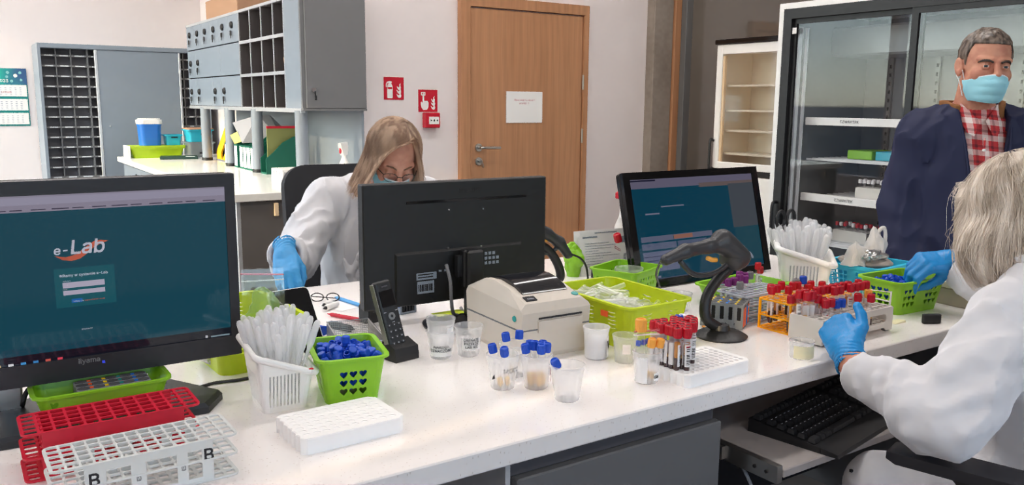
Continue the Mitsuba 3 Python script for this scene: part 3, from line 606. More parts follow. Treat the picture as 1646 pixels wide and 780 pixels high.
part(k, 'barcode', cat([box(-.127+.0042*i, -.1248+.0042*i+.0008*(i % 3), -.0201, -.0195, .036, .054) for i in range(10)]+[box(-.128, -.085, -.0201, -.0195, z, z+.003) for z in (.078, .071)]), 'm_ink', False)
part(k, 'marking', cat([box(.07+.012*(i % 4), .078+.012*(i % 4), -.0188, -.018, .088+.013*(i//4), .096+.013*(i//4)) for i in range(11)]+[box(-.068+.016*i, -.060+.016*i, -.0188, -.018, .082, .087) for i in range(2)]), 'm_grey_metal', False)
part(k, 'front_panel', box(-.268, .268, .02, .024, .004, .312), 'm_black_gloss', False)
part(k, 'neck', cat(cbox(-.012, .038, -.075, -.045, -.036, .14, .006), cbox(-.016, .03, -.06, -.034, .04, .14, .004), box(-.03, -.014, -.05, -.034, .07, .125)), 'm_black', False)
part(k, 'foot_disc', moved(lathe([(0, -.0455), (.105, -.0455), (.107, -.04), (.09, -.034), (0, -.032)], 40), (-.033, -.09, 0)), 'm_back', 30)
solo('display_cable', 'grey cable looping from the back of the middle monitor to the desk', 'cable', tube(spline([(1.035, 1.842, .93), (1.035, 1.822, .89), (1.036, 1.818, .84), (1.05, 1.83, .80), (1.1, 1.87, .784), (1.13, 1.93, .784)], 26), .0048, 8), 'm_grey_mid', True)
mat('m_note', (214, 232, 60), .7)
solo('sticky_note', 'yellow-green sticky note on the round foot of the middle monitor', 'note', moved(box(-.045, .04, -.02, .02, 0, .0008), (1.055, 1.86, .795)), 'm_note', False)

k = thing('monitor', 'black bezelled touch monitor showing a teal form on the right half of the desk', 'monitor', tf=T().translate([2.0, 1.835, .787]).rotate([1, 0, 0], -14.5))
part(k, 'bezel', cat(box(-.305, .305, 0, .012, 0, .022), box(-.305, .305, 0, .012, .335, .358), box(-.305, -.278, 0, .012, .022, .335), box(.278, .305, 0, .012, .022, .335), cbox(-.305, .305, .012, .036, 0, .358, .006)), 'm_black_gloss', False)
xo, zo = 2.0, 0
def RR(x0, x1, z0, z1, c): return (x0-2.0, x1-2.0, z0, z1, c)
lv = L3((96, 92, 112)); tl = L3((0, 58, 78)); wh = L3((112, 112, 132))
rects = [RR(1.70, 2.3, .284, .313, lv), RR(1.72, 1.83, .306, .311, L3((30, 30, 50))), RR(2.02, 2.3, .278, .292, L3((96, 84, 84))),
         RR(2.155, 2.3, .135, .283, L3((64, 70, 78))), RR(2.16, 2.3, .02, .135, L3((24, 66, 80))), RR(1.84, 1.94, .222, .226, wh), RR(1.77, 1.83, .201, .206, wh),
         RR(1.738, 2.05, .117, .134, L3((92, 96, 118))), RR(1.875, 1.96, .119, .132, L3((140, 96, 84))), RR(1.874, 1.876, .117, .134, tl),
         RR(1.738, 1.885, .092, .112, L3((84, 92, 116))), RR(1.738, 1.885, .024, .086, L3((92, 98, 124))), RR(1.89, 2.02, .06, .112, L3((78, 88, 112))), RR(2.03, 2.15, .06, .112, L3((74, 84, 108))), RR(1.75, 1.80, .004, .010, wh), RR(1.70, 2.3, 0, .003, L3((60, 70, 92)))]
for i in range(4): rects.append(RR(1.74, 1.80+.02*(i % 2), .03+.013*i, .033+.013*i, L3((60, 66, 92))))
screen(k, .556, .313, scr_rects(tl, rects), .022, .004, .8)
part(k, 'stand', cat(hullm([(-.09, .034, .03), (.09, .034, .03), (-.09, .034, .25), (.09, .034, .25), (-.1, .12, .026), (.1, .12, .026), (-.1, .17, .039), (.1, .17, .039)])), 'm_black', False)
# ================================================================ things on the desk: generic builders
def heart(s): return Polygon([(0, -.5*s), (.32*s, -.15*s), (.5*s, .12*s), (.47*s, .33*s), (.32*s, .44*s), (.14*s, .42*s), (0, .27*s), (-.14*s, .42*s), (-.32*s, .44*s), (-.47*s, .33*s), (-.5*s, .12*s), (-.32*s, -.15*s)])
def basket_mesh(bw, bd, tw, td, h, r, holes_w, holes_d, t=.0022):
    """tapered basket: bottom bw x bd, top tw x td; holes_w(u, v) on the two long faces given as polygons in (u from the middle, v height)"""
    ms = []
    for w0, w1, d0, d1, ang, hs in ((bw, tw, bd, td, 0, holes_w), (bd, td, bw, tw, PI/2, holes_d), (bw, tw, bd, td, PI, holes_w), (bd, td, bw, tw, -PI/2, holes_d)):
        f0, f1 = w0/2-r, w1/2-r
        poly = Polygon([(-f0, 0), (f0, 0), (f1, h), (-f1, h)])
        if hs: poly = poly.difference(unary_union(hs))
        m = prism(poly, -t, 0); v = m.vertices.copy()
        off = d0/2+(d1-d0)/2*(v[:, 1]/h)
        m.vertices = np.c_[v[:, 0], -(off+v[:, 2]), v[:, 1]]
        ms.append(moved(m, rz=ang))
    for sx, sy in ((1, 1), (-1, 1), (-1, -1), (1, -1)):
        a0 = math.atan2(sy, sx)-PI/4
        V, F = [], []
        for i in range(5):
            a = a0+i*PI/8; c, s = math.cos(a), math.sin(a)
            for w, d, z in ((bw, bd, 0), (tw, td, h)):
                for rr in (r, r-t): V.append((sx*(w/2-r)+rr*c, sy*(d/2-r)+rr*s, z))
        for i in range(4):
            b = i*4
            F += [(b, b+4, b+6), (b, b+6, b+2), (b+1, b+3, b+7), (b+1, b+7, b+5)]
        ms.append(trimesh.Trimesh(V, F, process=False))
    ms.append(prism(rrect(bw-.001, bd-.001, r), 0, t))
    return cat(ms)
def rim_mesh(w, d, h, r, rad=.004, flare=.004, z=None):
    c = np.array(rrect(w+flare, d+flare, r, n=6).exterior.coords)
    zz = np.full(len(c), h) if z is None else z(c)
    p = np.c_[c, zz]; p = p[:-1]
    ring = np.vstack([p, p[:1], p[1:2]])
    return tube(ring[:-1], rad, 8, cap=False)
def grid_holes(nu, nv, u0, v0, du, dv, poly): return [affinity.translate(poly, u0+i*du, v0+j*dv) for i in range(nu) for j in range(nv)]
def rack_plate(nx, ny, lx, ly, hole, t=.003, r=.012):
    o = rrect(lx, ly, r)
    px, py = (lx-.006)/nx, (ly-.006)/ny
    hs = [affinity.translate(rrect(px-hole, py-hole, .003, n=2), (i-(nx-1)/2)*px, (j-(ny-1)/2)*py) for i in range(nx) for j in range(ny)]
    return prism(o.difference(unary_union(hs)), -t, 0)

# test tubes: glass, cap, label, contents
thin('m_tube', (240, 242, 244), .82, .7, .06)
scene['m_glass'] = {'type': 'thindielectric', 'int_ior': 1.45}
mat('m_cap_red', (190, 18, 38), .38); mat('m_cap_purple', (126, 42, 118), .4); mat('m_cap_blue', (20, 74, 186), .4); mat('m_cap_grey', (120, 120, 122), .45); mat('m_cap_orange', (240, 168, 72), .4); mat('m_cap_white', (232, 228, 230), .4)
mat('m_blood', (46, 10, 12), .25); mat('m_serum', (196, 128, 44), .3); mat('m_label', (226, 224, 224), .6); mat('m_gel', (206, 170, 110), .4); mat('m_septum', (70, 26, 30), .6); mat('m_urine', (216, 156, 60), .2)
def capsule_prof(r, z0, z1, n=4, closed=True):
    p = [(r*math.sin(a), z0+r-r*math.cos(a)) for a in np.linspace(0, PI/2, n+1)]
    return p+[(r, z1)]+([(0, z1)] if closed else [])
TR, TL_ = .0066, .082
tube_ply = mikit.ply(lathe(capsule_prof(TR, 0, TL_, closed=False), 14), 'm_glass', smooth=True)
cap_mesh = cat(lathe([(.0, -.006), (.0088, -.006), (.0090, -.001), (.0088, .013), (.0074, .0145), (.0058, .0145), (.0056, .0125), (0, .0125)], 16))
cap_rib = cat([moved(box(.0082, .0094, -.0006, .0006, -.004, .011), rz=a) for a in np.arange(12)*PI/6])
cap_ply = {c: mikit.ply(cat(cap_mesh, cap_rib), c, smooth=30) for c in ('m_cap_red', 'm_cap_purple', 'm_cap_blue', 'm_cap_grey', 'm_cap_orange', 'm_cap_white')}
septum_ply = mikit.ply(lathe([(0, .0126), (.0055, .0126), (.0052, .0135), (0, .0135)], 12), 'm_septum', smooth=30)
def _arc(r, a0, a1, z0, z1, n=8):
    a = np.linspace(a0, a1, n); v = np.vstack([np.c_[r*np.cos(a), r*np.sin(a), np.full(n, z0)], np.c_[r*np.cos(a), r*np.sin(a), np.full(n, z1)]])
    return trimesh.Trimesh(v, [f for i in range(n-1) for f in ((i, i+1, n+i+1), (i, n+i+1, n+i))], process=False)
lab_ply = mikit.ply(_arc(TR+.0003, -PI*.9, PI*.55, .016, .062, 16), 'm_label', smooth=True)
bar_ply = mikit.ply(cat([_arc(TR+.0005, -2.2, -1.0, .02+.0034*i, .0214+.0034*i+.0005*(i % 3), 5) for i in range(7)]+[_arc(TR+.0005, -2.2, -.9, .048+.004*i, .0495+.004*i, 5) for i in range(3)]), 'm_ink', smooth=True)
red_ply = mikit.ply(cat([_arc(TR+.0005, -2.3, -.8, .056, .0595, 5)]), 'm_red', smooth=True)
fill_ply = {}
def fill(m, z0, z1):
    kk = (m, round(z0, 3), round(z1, 3))
    if kk not in fill_ply:
        pr = capsule_prof(TR-.0008, .001, z1, 3) if z0 < .004 else [(0, z0), (TR-.0008, z0), (TR-.0008, z1), (0, z1)]
        fill_ply[kk] = mikit.ply(lathe(pr, 12), m, smooth=40)
    return fill_ply[kk]
CAPN = {'m_cap_red': 'red', 'm_cap_purple': 'purple', 'm_cap_blue': 'blue', 'm_cap_grey': 'grey', 'm_cap_orange': 'orange', 'm_cap_white': 'white'}
def blood_tube(loc, capm, label, group, fills=(('m_blood', 0, .036), ('m_serum', .036, .055)), lab_=True, tilt=(0, 0), rz=0., s=1., cap=True):
    k = thing('test_tube', label, 'test tube', group=group, tf=T().translate(list(map(float, loc))).rotate([0, 1, 0], float(tilt[0])).rotate([1, 0, 0], float(tilt[1])).rotate([0, 0, 1], float(rz)).scale(float(s)))
    part(k, 'glass', tube_ply)
    if cap:
        q = part(k, 'cap', cap_ply[capm], to=T().translate([0, 0, TL_]))
        if capm != 'm_cap_white': part(q, 'septum', septum_ply, to=T().translate([0, 0, TL_]))
    for m, a, b in fills: part(k, 'blood' if m == 'm_blood' else 'serum' if m in ('m_serum', 'm_gel') else 'sample', fill(m, a, b))
    if lab_:
        q = part(k, 'label', lab_ply); part(q, 'barcode', bar_ply)
        if lab_ == 2: part(q, 'red_line', red_ply)
    return k
rng = random.Random(5)

# --------------------------------------------------------------- tube racks at the front left
mat('m_rack_red', (196, 24, 48), .4); mat('m_rack_white', (206, 208, 206), .4); mat('m_rack_orange', (244, 168, 12), .35); mat('m_rack_grey', (176, 184, 194), .4); mat('m_rack_beige', (214, 209, 202), .4)
def grid_rack(name, label, m, loc, rz, lx, ly, h, nx, ny, hole=.0035, mid=(.5,), front=True, legs=True):
    k = thing(name, label, 'tube rack', loc, rz)
    pl = mikit.ply(rack_plate(nx, ny, lx, ly, hole), m, smooth=False)
    part(k, 'top_plate', pl, to=T().translate([0, 0, h]))
    for f in mid: part(k, 'middle_plate', pl, to=T().translate([0, 0, h*f]))
    part(k, 'bottom_plate', rack_plate(nx, ny, lx, ly, hole*1.6), m, False, to=T().translate([0, 0, .0035]))
    return k
# white rack, front-most
k = grid_rack('tube_rack', 'empty pale grey tube rack with black letters B, front-most on the desk', 'm_rack_white', (.199, 1.266, Z), 1.2, .252, .1, .066, 14, 5, hole=.003, mid=(.55,))
fr = sbox(-.085, 0, .087, .062).difference(unary_union([sbox(-.058, .008, -.026, .051), sbox(-.006, .008, .036, .051), sbox(.051, .008, .071, .051)]))
for y in (-.0492, .0462): part(k, 'side_panel', moved(prism(fr, 0, .003), (0, y+.003, .002), rx=PI/2), 'm_rack_white', False)
part(k, 'marker_letter', cat(stand(text('B', .018, .0004, bold=True), (-.073, -.0493, .034)), stand(text('B', .018, .0004, bold=True), (.081, -.0493, .034))), 'm_ink', False)
part(k, 'side_number', cat([stand(prism(rrect(.006, .007, .001).difference(rrect(.004, .005, .0005)), 0, .0004), (x, -.0493, .03)) for x in (-.0165, .0445)]+[stand(text('1', .004, .0004), (x, -.0494, .028)) for x in (-.0165, .0445)]), 'm_grey_mid', False)
# red rack
k = grid_rack('tube_rack', 'empty red tube rack between the pale grey rack and the green tray', 'm_rack_red', (.177, 1.402, Z), 0.3, .254, .1, .075, 12, 5, mid=(.5,))
fr = sbox(-.1, 0, .1, .071).difference(unary_union([sbox(-.075, .008, -.04, .045), sbox(-.02, .008, .03, .045), sbox(.045, .008, .075, .045)]))
for y in (-.0492, .0462): part(k, 'side_panel', moved(prism(fr, 0, .003), (0, y+.003, .002), rx=PI/2), 'm_rack_red', False)
part(k, 'end_panel', cat(moved(prism(sbox(-.046, 0, .046, .071).difference(unary_union(grid_holes(5, 2, -.036, .035, .018, .017, sbox(-.006, 0, .006, .012)))), 0, .003), (-.1, 0, .002), rx=PI/2, rz=0).apply_transform(np.eye(4))), 'm_rack_red', False, to=T().translate([-.1, 0, 0]).rotate([0, 0, 1], 90).translate([.1, 0, 0]))
# green tray with heart and reagent cassette
k = thing('green_tray', 'shallow green tray with a heart cut-out in front of the left monitor', 'tray', (.188, 1.582, Z+.0285), .3)
part(k, 'body', basket_mesh(.19, .072, .212, .09, .038, .018, [affinity.translate(heart(.016), -.08, .02)], [], .002), 'm_green', 30)
part(k, 'rim', prism(rrect(.224, .102, .024).difference(rrect(.209, .087, .018)), .036, .040), 'm_green', False)
mat('m_cassette', (128, 130, 132), .5); mat('m_cassette_dk', (84, 84, 86), .5); mat('m_tag_orange', (232, 92, 44), .5); mat('m_tag_yellow', (240, 200, 30), .5); mat('m_tag_teal', (24, 130, 120), .5); mat('m_tag_blue', (30, 110, 200), .5)
TAGS = ('m_tag_orange', 'm_tag_yellow', 'm_tag_teal', 'm_tag_blue')
def cassette(loc, rz, label, w=.036, l=.105, h=.032, group=None, tag=0):
    k = thing('reagent_cassette', label, 'reagent cassette', loc, rz, group)
    part(k, 'body', cbox(-l/2, l/2, -w/2, w/2, 0, h, .0015), 'm_cassette', False)
    n = 5
    for i in range(n):
        x = -l/2+l*(i+.5)/n
        part(k, 'well', prism(affinity.scale(Point(x, 0).buffer(1, quad_segs=5), l/n*.42, w*.40, origin=(x, 0)), h, h+.0012), 'm_cassette_dk', False)
    for i in range(4):
        x = -l/2+l*(i+1)/n
        part(k, 'colour_tag', box(x-.003, x+.003, -.004, .004, h+.0005, h+.0016), TAGS[(i+tag) % 4], False)
    return k
for j, y in enumerate((-.020, .0, .02)):
    cassette((.206, 1.582+y, Z+.031), .3, ('front', 'middle', 'rear')[j]+' grey reagent strip with coloured tags in the green tray before the left monitor', w=.0185, l=.12, h=.034, group='reagent strips in the green tray')
    
# --------------------------------------------------------------- white basket with transfer pipettes
clearish('m_pipette', .45)
pip = mikit.ply(lathe([(0, .152), (.003, .1515), (.0055, .148), (.0062, .142), (.0062, .108), (.005, .1), (.003, .094), (.0025, .03), (.001, 0)][::-1], 10), 'm_pipette', smooth=True)
def slot_basket(loc, rz, s, label, dz0, dz1, dot=True):
    k = thing('pipette_basket', label, 'basket', tf=T().translate(list(map(float, loc))).rotate([0, 0, 1], float(rz)).scale(s))
    bw, bd, tw, td, h = .082, .10, .108, .128, .10
    sl = [sbox(-.0016+u, .012, .0016+u, .075) for u in np.arange(-.03, .031, .0068)]
    sd = [sbox(-.0016+u, .012, .0016+u, .075) for u in np.arange(-.036, .037, .0072)]
    m = basket_mesh(bw, bd, tw, td, h, .012, sl, sd, .002)
    f = lambda x, y: h*(1+dz0*(-x/tw)+dz1*(y/td))
    v = m.vertices; m.vertices = np.c_[v[:, :2], np.where(v[:, 2] > h*.75, v[:, 2]+(f(v[:, 0], v[:, 1])-h)*(v[:, 2]/h-.75)/.25, v[:, 2])]
    part(k, 'body', m, 'm_white_gloss', 30)
    part(k, 'rim', rim_mesh(tw, td, h, .014, .0065, .008, z=lambda c: f(c[:, 0], c[:, 1])), 'm_white_gloss', True)
    if dot: part(k, 'red_mark', moved(rbox(.012, .006, .006, .002), (.044, -.069, f(.044, -.066)+.004), rz=.3), 'm_red', False)
    return k
def fan_pipettes(base, n, label, group, r0=.03, spread=.5, z0=.012, s=1., seed=1, ax=(1, 1), bias=(0, 0)):
    g = random.Random(seed)
    for i in range(n):
        a = i*2.39996+g.uniform(-.2, .2); q = math.sqrt((i+.5)/n)
        x, y = base[0]+ax[0]*r0*q*math.cos(a), base[1]+ax[1]*r0*q*math.sin(a)
        tx = bias[0]+spread*q*math.cos(a)+g.uniform(-.05, .05); ty = bias[1]+spread*q*math.sin(a)+g.uniform(-.05, .05)
        d = np.array([tx, ty, 1.0]); d /= np.linalg.norm(d)
        z = base[2]+z0+.022*(1-q)+g.uniform(-.006, .012)
        ang = math.degrees(math.acos(d[2])); axv = np.cross([0, 0, 1], d); axv = axv/(np.linalg.norm(axv)+1e-9)
        k = thing('transfer_pipette', label, 'pipette', group=group, tf=T().translate([float(x), float(y), float(z)]).rotate(axv.tolist(), ang).scale(s))
        part(k, '', pip, one=True)
slot_basket((.474, 1.487, Z), -3, .96, 'white slotted basket with a red mark holding pipettes, beside the blue caps', .42, .12)
fan_pipettes((.477, 1.487, Z), 54, 'clear plastic transfer pipette standing bulb up in the white basket near the left monitor', 'pipettes in the front white basket', .026, .34, .01, 1.0, 3, bias=(.02, .05))

# --------------------------------------------------------------- green heart basket with blue caps
def heart_basket(loc, rz, label, nu=3):
    k = thing('heart_basket', label, 'basket', loc, rz)
    hw = grid_holes(3, 3, -.018, .024, .018, .0175, heart(.0145))
    hd = grid_holes(4, 3, -.032, .024, .0205, .0175, heart(.0145))
    part(k, 'body', basket_mesh(.098, .125, .125, .158, .092, .016, hw, hd, .002), 'm_green', 30)
    part(k, 'rim', prism(rrect(.140, .173, .024).difference(rrect(.121, .154, .016)), .088, .092), 'm_green', False)
    return k
screw_cap = mikit.ply(cat(lathe([(.0056, 0), (.0078, 0), (.0082, .002), (.0080, .0125), (.0066, .0138), (0, .0138)], 12), lathe([(.0056, 0), (.0054, .0115), (0, .0115)], 12), lathe([(.0064, .0), (.006, -.0062), (.0046, -.0062), (.0046, 0.0)], 12)), 'm_cap_blue', smooth=40)
def pile_caps(cx, cy, rz, n, label, group, w, d, z0, seed, top):
    g = random.Random(seed); c, s = math.cos(math.radians(rz)), math.sin(math.radians(rz))
    pts = []
    step = .0152
    for lz in range(8):
        z = z0+lz*.0125
        wk, dk = w*(1+.35*lz/7)-.012, d*(1+.3*lz/7)-.012
        for i in range(20):
            for j in range(20):
                u, v = (i-9.5)*step+(lz % 2)*step/2, (j-9.5)*step+(lz % 2)*step/2
                if abs(u) < wk/2-.006 and abs(v) < dk/2-.006 and z < top(u, v): pts.append((z, u, v))
    pts.sort(reverse=True)
    for z, u, v in pts[:n]:
        u += g.uniform(-.003, .003); v += g.uniform(-.003, .003)
        k = thing('screw_cap', label, 'cap', group=group, tf=T().translate([cx+c*u-s*v, cy+s*u+c*v, z+g.uniform(0, .003)]).rotate([0, 0, 1], g.uniform(0, 360)).rotate([1, 0, 0], g.choice((g.uniform(0, 60), g.uniform(140, 215), g.uniform(145, 200), g.uniform(70, 130)))))
        part(k, '', screw_cap, one=True)
heart_basket((.606, 1.474, Z), -13, 'green basket with heart cut-outs full of blue caps, beside the white pipette basket')
pile_caps(.606, 1.474, -13, 210, 'blue screw cap in the front heart basket beside the white pipette basket', 'blue caps in the front heart basket', .096, .122, Z+.012, 4, lambda u, v: Z+.078+.022*max(0, 1-(u/.05)**2-(v/.065)**2))

# --------------------------------------------------------------- white foam trays
mat('m_foam', (238, 236, 234), .65, spec=.3)
def foam_tray(loc, rz, lx, ly, h, label, nx, ny, dep, scal):
    k = thing('foam_tray', label, 'foam tray', loc, rz)
    o = Polygon([(-lx/2+.012, -ly/2), (lx/2-.012, -ly/2), (lx/2, -ly/2+.012), (lx/2, ly/2-.012), (lx/2-.012, ly/2), (-lx/2+.012, ly/2), (-lx/2, ly/2-.012), (-lx/2, -ly/2+.012)]).buffer(-.004).buffer(.004, quad_segs=4)
    if scal: o = o.difference(unary_union([Point(-lx/2-.004, y).buffer(.0105) for y in np.linspace(-ly/2+.018, ly/2-.018, 6)])).buffer(-.0015).buffer(.0015, quad_segs=2)
    px, py = (lx-.02)/nx, (ly-.02)/ny
    hs = unary_union([Point((i-(nx-1)/2)*px, (j-(ny-1)/2)*py).buffer(px*.37, quad_segs=3) for i in range(nx) for j in range(ny)])
    part(k, 'block', cat(prism(o, 0, h-dep), prism(o.difference(hs), h-dep, h-.0015), prism(o.buffer(-.0012).difference(hs), h-.0015, h)), 'm_foam', False)
    return k
foam_tray((.517, 1.296, Z), 1.5, .19, .128, .027, 'empty white foam tube tray in front of the white pipette basket', 10, 7, .0009, True)
foam_tray((1.279, 1.196, Z), 2.5, .205, .128, .026, 'white foam tube tray holding the red-capped tubes beside the labelled cup', 12, 8, .008, True)
g = random.Random(8)
fx, fy = .185/12, .108/8
cells = [(i, j) for i in range(0, 7) for j in range(0, 8)]
front = [(0, 1), (1, 1), (0, 2), (1, 2), (2, 3)]
sel = [(0, 7), (1, 7), (2, 7), (4, 7), (5, 7), (6, 7), (0, 6), (1, 6), (3, 6), (4, 6), (6, 6), (0, 5), (2, 5), (3, 5), (5, 5), (6, 5), (0, 4), (1, 4), (3, 4), (5, 4), (0, 3), (2, 3), (3, 3), (1, 2), (2, 2), (0, 2), (4, 3), (1, 1)]
c2, s2 = math.cos(math.radians(2.5)), math.sin(math.radians(2.5))
for n_, (i, j) in enumerate(sel):
    u, v = (i-5.5)*fx, (j-3.5)*fy
    x, y = 1.279+c2*u-s2*v, 1.196+s2*u+c2*v
    capm = 'm_cap_red'; lb = 'red-capped blood tube standing in the white foam tray'
    gr = 'red-capped tubes in the foam tray'
    fl = (('m_blood', 0, .04), ('m_serum', .04, .06)) if n_ % 3 == 0 else (('m_blood', 0, .03), ('m_gel', .03, .034))
    if (i, j) == (1, 1): lb, gr = 'front-most red-capped tube in the foam tray, its label lettered in black', None
    if (i, j) == (0, 2): fl = (('m_blood', 0, .034), ('m_serum', .034, .066))
    if (i, j) == (6, 7): capm, lb, gr = 'm_cap_white', 'white-capped tube at the back of the foam tray', None
    if (i, j) == (5, 7): capm, lb, gr = 'm_cap_blue', 'only blue-capped tube in the foam tray', None
    kk = blood_tube((x, y, Z+.0185), capm, lb, gr, fl, lab_=2 if n_ % 2 else 1, rz=g.uniform(-40, 40)+(0 if n_ % 4 else 150), tilt=(g.uniform(-2, 2), g.uniform(-2, 2)))
# ================================================================ label printer
mat('m_putty', (200, 190, 177), .5); mat('m_putty2', (196, 186, 173), .5); mat('m_smoke', (26, 26, 30), .08); mat('m_teal_btn', (20, 140, 136), .35)
k = thing('label_printer', 'beige desktop label printer with a smoked lid window in the middle of the desk', 'printer', tf=T().translate([1.0, 1.448, Z]).rotate([0, 0, 1], -2).scale(.94))
low = hullm([(x, y, z) for z, e in ((0, .008), (.012, .002), (.072, 0)) for x in (e, .195-e) for y in (e, .262-e)]+[(x, y, .072) for x in (.0, .195) for y in (.03, .23)])
part(k, 'base_shell', low, 'm_putty', 20)
upper = [(x, y, z) for x in (0, .195) for y, z in ((.0, .075), (-.004, .115), (.004, .122), (.262, .075), (.266, .12), (.255, .135))]
upper += [(x, y, z) for x in (.018, .177) for y, z in ((.012, .134), (.09, .158), (.15, .166), (.2, .163), (.245, .142))]
part(k, 'lid', hullm(upper), 'm_putty2', 20)
win = [(x, y, z) for x in (.036, .166) for y, z in ((.052, .148), (.07, .159), (.10, .169), (.13, .174), (.16, .174), (.19, .168), (.21, .158))]
win += [(.035, .06, .14), (.163, .06, .14), (.035, .21, .15), (.163, .21, .15)]
part(k, 'window', hullm(win), 'm_smoke', 40)
part(k, 'slot', box(.046, .17, -.0052, .01, .098, .1015), 'm_ink', False)
part(k, 'front_flap', hullm([(x, y, z) for x in (.045, .171) for y, z in ((-.0068, .094), (-.0052, .066), (.01, .094), (.01, .066))]), 'm_putty', False)
part(k, 'seam', cat(box(-.0008, .1958, -.0006, .2626, .0715, .0745)), 'm_grey_mid', False)
part(k, 'nameplate', hullm([(.028+dx, .022+dy, .1385+.3*dy+dz) for dx in (0, .03) for dy in (0, .018) for dz in (-.004, .0012)]), 'm_ink', False)
part(k, 'nameplate_mark', moved(cat(text('ZEBRA', .0042, .0004, bold=True)), (.043, .026, .1412), rx=.29), 'm_grey_paper', False)
part(k, 'button', moved(lathe([(0, 0), (.009, 0), (.0085, .002), (0, .0025)], 18), (.172, .03, .1395), rx=.28), 'm_teal_btn')
part(k, 'latch', moved(lathe([(0, 0), (.0075, 0), (.007, .002), (0, .0025)], 16), (-.0005, .03, .098), ry=-PI/2), 'm_teal_btn')

# ================================================================ phone, wire tray, tablet, pens
k = thing('cordless_phone', 'black cordless phone standing upright in its charging cradle', 'phone', (.792, 1.622, Z), 9)
part(k, 'cradle', hullm([(sx*.031, sy, z) for sx in (-1, 1) for sy, z in ((-.03, 0), (.03, 0), (-.03, .012), (.03, .035), (.012, .042), (-.026, .03))]+[(sx*.034, 0, .002) for sx in (-1, 1)]), 'm_black', False)
hs = part(k, 'handset', rbox(.048, .022, .158, .009, 8), 'm_black', 40, to=T().translate([-.012, .022, .094]).rotate([0, 1, 0], -5).rotate([1, 0, 0], -17))
M_ = T().translate([-.012, .022, .094]).rotate([0, 1, 0], -5).rotate([1, 0, 0], -17)
part(hs, 'screen', box(-.017, .017, -.0125, -.0105, .02, .056), 'm_black_gloss', False, to=M_)
part(hs, 'earpiece', box(-.008, .008, -.0122, -.0105, .064, .067), 'm_grey_dark', False, to=M_)
part(hs, 'side_trim', cat(cbox(-.0252, -.0235, -.008, .008, -.06, .075, .0005)), 'm_steel', False, to=M_)
kp = mikit.ply(cbox(-.005, .005, -.0122, -.0105, -.0028, .0028, .0008), 'm_plastic_dk', smooth=False); dg = mikit.ply(box(-.0012, .0012, -.0126, -.0122, -.0012, .0016), 'm_grey_paper', smooth=False)
for i in range(4):
    for j in range(3):
        kx, kz = -.0125+.0125*j, -.062+.0135*i
        q = M_ @ T().translate([kx, 0, kz]); a = part(hs, 'key', kp, to=q); scene[numbered('cordless_phone__handset__digit')] = {**dg, 'to_world': place[k] @ q}
part(hs, 'navigation_key', cat(moved(lathe([(.0035, 0), (.0085, 0), (.0085, .0015), (.0035, .0015)], 18), (0, -.0108, -.002), rx=PI/2)), 'm_grey_mid', True, to=M_)
part(hs, 'call_keys', cat([box(sx*.015-.003, sx*.015+.003, -.0124, -.0108, .008, .0095) for sx in (-1, 1)]+[box(-.003, .003, -.0124, -.0108, -.016, -.0148)]), 'm_grey_paper', False, to=M_)
k = thing('wire_tray', 'small grey wire mesh tray behind the blue caps', 'tray', (.742, 1.745, Z), -12)
wires = []
for sgn in (-1, 1):
    wires += [box(-.05+.0045*i-.0006, -.05+.0045*i+.0006, sgn*.10-.0005, sgn*.10+.0005, 0, .04) for i in range(23)]
    wires += [box(sgn*.05-.0005, sgn*.05+.0005, -.1+.0045*i-.0006, -.1+.0045*i+.0006, 0, .04) for i in range(45)]
    wires += [box(-.05, .05, sgn*.1-.0005, sgn*.1+.0005, .005+.0045*i-.0006, .005+.0045*i+.0006) for i in range(8)]
    wires += [box(sgn*.05-.0005, sgn*.05+.0005, -.1, .1, .005+.0045*i-.0006, .005+.0045*i+.0006) for i in range(8)]
part(k, 'mesh', cat(wires+[box(-.05, .05, -.1, .1, 0, .0015)]), 'm_steel', False)
part(k, 'rim', tube(np.array([(-.05, -.1, .04), (-.05, .1, .04), (.05, .1, .04), (.05, -.1, .04), (-.05, -.1, .04)])+0, .002, 6), 'm_steel', False)
k = thing('tablet', 'small black tablet with white edge leaning behind the pipettes', 'tablet', tf=T().translate([.625, 1.745, Z+.002]).rotate([0, 0, 1], 8).rotate([1, 0, 0], -32))
part(k, 'case', prism(rrect(.1, .16, .012), 0, .008).apply_transform(trimesh.transformations.rotation_matrix(PI/2, [1, 0, 0])), 'm_white', False, to=T().translate([0, .008, .08]))
part(k, 'screen', prism(rrect(.096, .156, .011), 0, .001).apply_transform(trimesh.transformations.rotation_matrix(PI/2, [1, 0, 0])), 'm_black_gloss', False, to=T().translate([0, -.0002, .08]))
def pen(a, b, r, m, tip, label, catg='pen'):
    a, b = np.array(a, float), np.array(b, float); d = (b-a)/np.linalg.norm(b-a)
    k = thing('pen', label, catg)
    part(k, 'barrel', tube([a+d*.012, a+d*.014, b-d*.004, b], [r*.7, r, r, r*.8], 10), m, True)
    part(k, 'tip', tube([a, a+d*.013], [r*.15, r*.7], 8), tip, True)
pen((.794, 2.056, Z+.006), (.852, 1.93, Z+.006), .005, 'm_red', 'm_red', 'red pen lying on the desk behind the phone')
mat('m_skyblue', (80, 160, 220), .4)
pen((.884, 2.227, Z+.006), (.909, 2.08, Z+.006), .005, 'm_skyblue', 'm_skyblue', 'light blue pen lying behind the red pen')
pen((.80, 2.10, Z+.009), (.855, 2.135, Z+.009), .008, 'm_white', 'm_ink', 'white marker with black tip beside the red pen, the nearer of two', 'marker')
pen((.81, 2.135, Z+.009), (.85, 2.165, Z+.009), .008, 'm_white', 'm_ink', 'white marker with black tip, the one farther from the red pen', 'marker')
